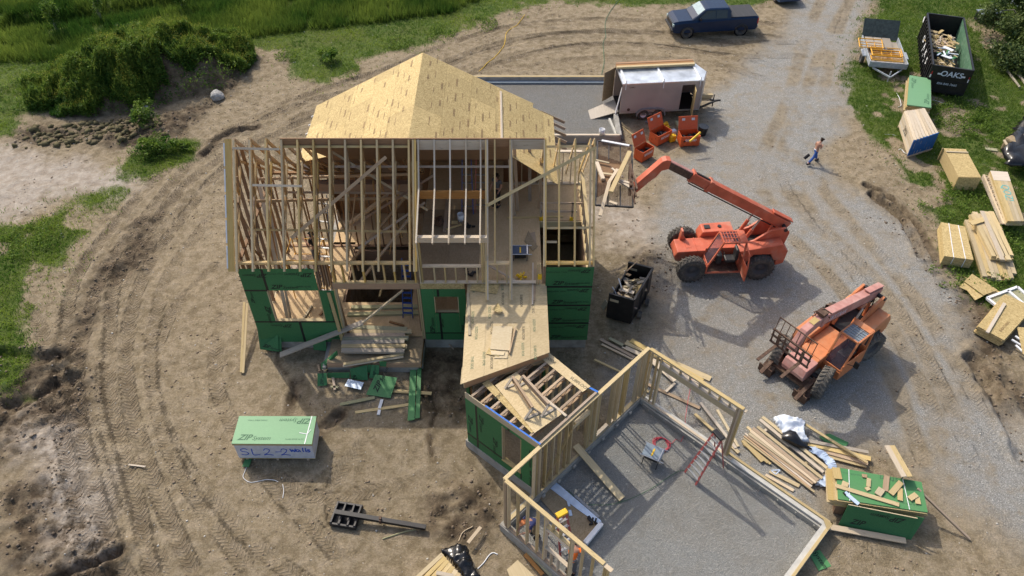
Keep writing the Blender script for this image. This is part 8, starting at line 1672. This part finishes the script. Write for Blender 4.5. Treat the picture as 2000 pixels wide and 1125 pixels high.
# ================================================================== PEOPLE
def skin(name, pts, edges, mat, parent, sub=1):
    names = list(pts); me = bpy.data.meshes.new(name); me.from_pydata([pts[k][0] for k in names], [(names.index(a), names.index(b)) for a, b in edges], []); me.materials.append(M[mat]); o = bpy.data.objects.new(name, me); COL.objects.link(o); attach(o, parent)
    sk = o.modifiers.new('skin', 'SKIN'); sk.use_smooth_shade = True
    for i, k in enumerate(names): r_ = pts[k][1]; me.skin_vertices[0].data[i].radius = r_ if isinstance(r_, tuple) else (r_, r_)
    me.skin_vertices[0].data[0].use_root = True
    sb = o.modifiers.new('sub', 'SUBSURF'); sb.levels = sub; sb.render_levels = sub; return o
def person(label, pos, face, J, top='cloth_white', legs='denim', bare_mid=False, k=1.0, hairc='hair', shoes='cloth_black', sleeves=True, cap=None):
    """J: joints in local metres (x right, y forward, z up), turned by face about z"""
    t = thing('person', label, 'person', pos, face)
    base = dict(pel=(0, 0, .95), waist=(0, .0, 1.08), chest=(0, .02, 1.3), neck=(0, .03, 1.46), head=(0, .06, 1.57), crown=(0, .05, 1.66), shL=(-.17, .01, 1.4), elL=(-.24, .02, 1.14), haL=(-.22, .2, 1.0), shR=(.17, .01, 1.4), elR=(.24, .02, 1.14), haR=(.22, .2, 1.0), hiL=(-.09, 0, .9), knL=(-.1, .05, .5), anL=(-.1, 0, .08), hiR=(.09, 0, .9), knR=(.1, .05, .5), anR=(.1, 0, .08)); base.update(J)
    B = {a: V(b)*k for a, b in base.items()}
    toe = lambda a: B[a]+V((0, .14, -.05))*k
    P = {'pel': (B['pel'], (.13, .10)), 'waist': (B['waist'], (.115, .09)), 'chest': (B['chest'], (.14, .10)), 'neck': (B['neck'], .055), 'head': (B['head'], (.078, .09)), 'crown': (B['crown'], (.07, .08)), 'nose': (B['head']+V((0, .10, .0)), .02)}
    E = [('pel', 'waist'), ('waist', 'chest'), ('chest', 'neck'), ('neck', 'head'), ('head', 'crown'), ('head', 'nose')]
    for s_ in 'LR':
        P['sh'+s_] = (B['sh'+s_], .055); P['el'+s_] = (B['el'+s_], .042); P['ha'+s_] = (B['ha'+s_], .03); P['pa'+s_] = (B['ha'+s_]+(B['ha'+s_]-B['el'+s_]).normalized()*.07, (.035, .02)); E += [('chest', 'sh'+s_), ('sh'+s_, 'el'+s_), ('el'+s_, 'ha'+s_), ('ha'+s_, 'pa'+s_)]
        d_ = (B['ha'+s_]-B['el'+s_]).normalized(); sdv = d_.cross(V((0, 0, 1))); sdv = sdv.normalized() if sdv.length > .1 else V((1, 0, 0))
        for q, (o_, l_) in enumerate(((-.027, .06), (-.009, .075), (.009, .07), (.027, .055))): P[f'f{q}'+s_] = (P['pa'+s_][0]+sdv*o_+d_*l_+V((0, 0, -.01)), .008); E.append(('pa'+s_, f'f{q}'+s_))
        P['th'+s_] = (B['ha'+s_]+sdv*.05+d_*.05, .01); E.append(('ha'+s_, 'th'+s_))
        P['hi'+s_] = (B['hi'+s_], .085); P['kn'+s_] = (B['kn'+s_], .06); P['an'+s_] = (B['an'+s_], .042); P['toe'+s_] = (toe('an'+s_), (.045, .03)); E += [('pel', 'hi'+s_), ('hi'+s_, 'kn'+s_), ('kn'+s_, 'an'+s_), ('an'+s_, 'toe'+s_)]
    skin('body', P, E, 'skin', t, 1)
    g = 1.16
    L = {'pel': (B['pel'], (.15, .12)), 'wa': (B['pel'].lerp(B['waist'], .6), (.13, .11))}; LE = [('pel', 'wa')]
    for s_ in 'LR': L['hi'+s_] = (B['hi'+s_], .1); L['kn'+s_] = (B['kn'+s_], .075); L['an'+s_] = (B['kn'+s_].lerp(B['an'+s_], .9), .068); LE += [('pel', 'hi'+s_), ('hi'+s_, 'kn'+s_), ('kn'+s_, 'an'+s_)]
    skin('trousers', L, LE, legs, t, 1)
    if bare_mid: skin('top', {'a': (B['chest']+V((0, 0, -.12)), (.165, .125)), 'b': (B['chest']+V((0, 0, .04)), (.165, .13)), 'c': (B['shL'].lerp(B['neck'], .5)+V((0, .02, -.01)), .03), 'd': (B['shR'].lerp(B['neck'], .5)+V((0, .02, -.01)), .03)}, [('a', 'b'), ('b', 'c'), ('b', 'd')], top, t); skin('waist_shirt', {'a': (B['pel']+V((0, 0, -.03)), (.165, .135)), 'b': (B['pel']+V((0, 0, .08)), (.15, .12))}, [('a', 'b')], top, t)
    else:
        S = {'chest': (B['chest'], (.16, .12)), 'wa': (B['waist'], (.14, .11)), 'pel': (B['pel']+V((0, 0, .02)), (.15, .12)), 'nk': (B['chest'].lerp(B['neck'], .6), (.08, .07))}; SE = [('chest', 'wa'), ('wa', 'pel'), ('chest', 'nk')]
        for s_ in 'LR': S['sh'+s_] = (B['sh'+s_], .075); S['el'+s_] = (B['sh'+s_].lerp(B['el'+s_], .6), .062); SE += [('chest', 'sh'+s_), ('sh'+s_, 'el'+s_)]
        skin('shirt', S, SE, top, t, 1)
    up_ = (B['crown']-B['neck']).normalized(); skin('hair' if not cap else 'cap', {'a': (B['head']+up_*.05-V((0, .03, 0)), (.09, .095)), 'b': (B['crown']+up_*.02, (.078, .085)), 'c': (B['head']-V((0, .08, .02)), .05)}, [('a', 'b'), ('a', 'c')], cap or hairc, t)
    for s_ in 'LR':
        m = MB(); m.box((B['an'+s_]+toe('an'+s_))/2+V((0, 0, -.02)), (.1, .27, .1)); m.build('shoe', shoes, t, .03)
    return t
pp = G(1586, 318)
person('person in white cropped top and blue jeans walking on the gravel looking down', (pp.x, pp.y, .02), R(-62), dict(pel=(0, 0, .93), waist=(0, .02, 1.05), chest=(0, .07, 1.27), neck=(0, .13, 1.42), head=(0, .24, 1.5), crown=(0, .26, 1.6), shL=(-.17, .09, 1.36), elL=(-.22, .07, 1.1), haL=(-.08, .32, 1.12), shR=(.17, .09, 1.36), elR=(.22, .07, 1.1), haR=(.08, .32, 1.14), knL=(-.09, .24, .53), anL=(-.08, .36, .09), knR=(.09, -.12, .5), anR=(.09, -.48, .16)), 'cloth_white', 'denim', True, .93)
m = MB(); m.cyl(G(1571, 309, .2), G(1581, 301, .45), .09, 10, .08); tag(m.build('shoulder_bag', 'cloth_black', None, .02), 'dark bag trailing behind the walking person', 'bag')
board((1576, 318), (1580, 319), 'small white scrap on the gravel beside the walking person', 'white', .1, .02, .03, name='paper_scrap', cat='scrap')
def crouch(**k): d = dict(pel=(0, -.1, .8), waist=(0, .02, .92), chest=(0, .22, 1.08), neck=(0, .36, 1.18), head=(0, .45, 1.22), crown=(0, .5, 1.3), shL=(-.18, .26, 1.14), elL=(-.25, .38, .92), haL=(-.12, .55, .78), shR=(.18, .26, 1.14), elR=(.25, .38, .92), haR=(.12, .55, .78), knL=(-.12, .12, .45), anL=(-.12, -.08, .08), knR=(.12, .12, .45), anR=(.12, -.08, .08)); d.update(k); return d
pp = G(1122, 1072, ZG+.9); person('person in bright orange shirt bending beside the ladder inside the garage wall', (pp.x-.1, pp.y-.35, ZG), R(-20), crouch(), 'cloth_orange', 'cloth_grey', cap='hair')
pp = G(1045, 1005, ZG+1); person('person in dark blue shirt bending behind the lower left garage studs', (pp.x, pp.y-.2, ZG), R(120), crouch(), 'cloth_blue', 'cloth_khaki', cap='orange_bright')
pp = G(971, 392, ZD2+.4); person('person in dark plaid standing on the upper floor among the rafters', (pp.x, pp.y+.2, ZD2), R(150), {}, 'cloth_grey', 'cloth_black')
person('person in black shirt and cap standing on the scaffold in the tall room', (-8.55, 25.3, 2.14), R(60), dict(haL=(-.15, .4, 1.3), haR=(.2, .42, 1.2)), 'cloth_black', 'cloth_grey', cap='cloth_black')
person('person in teal shirt bending at the scaffold in the tall room', (-8.95, 24.6, 1.4), R(200), crouch(), 'cloth_teal', 'cloth_black')
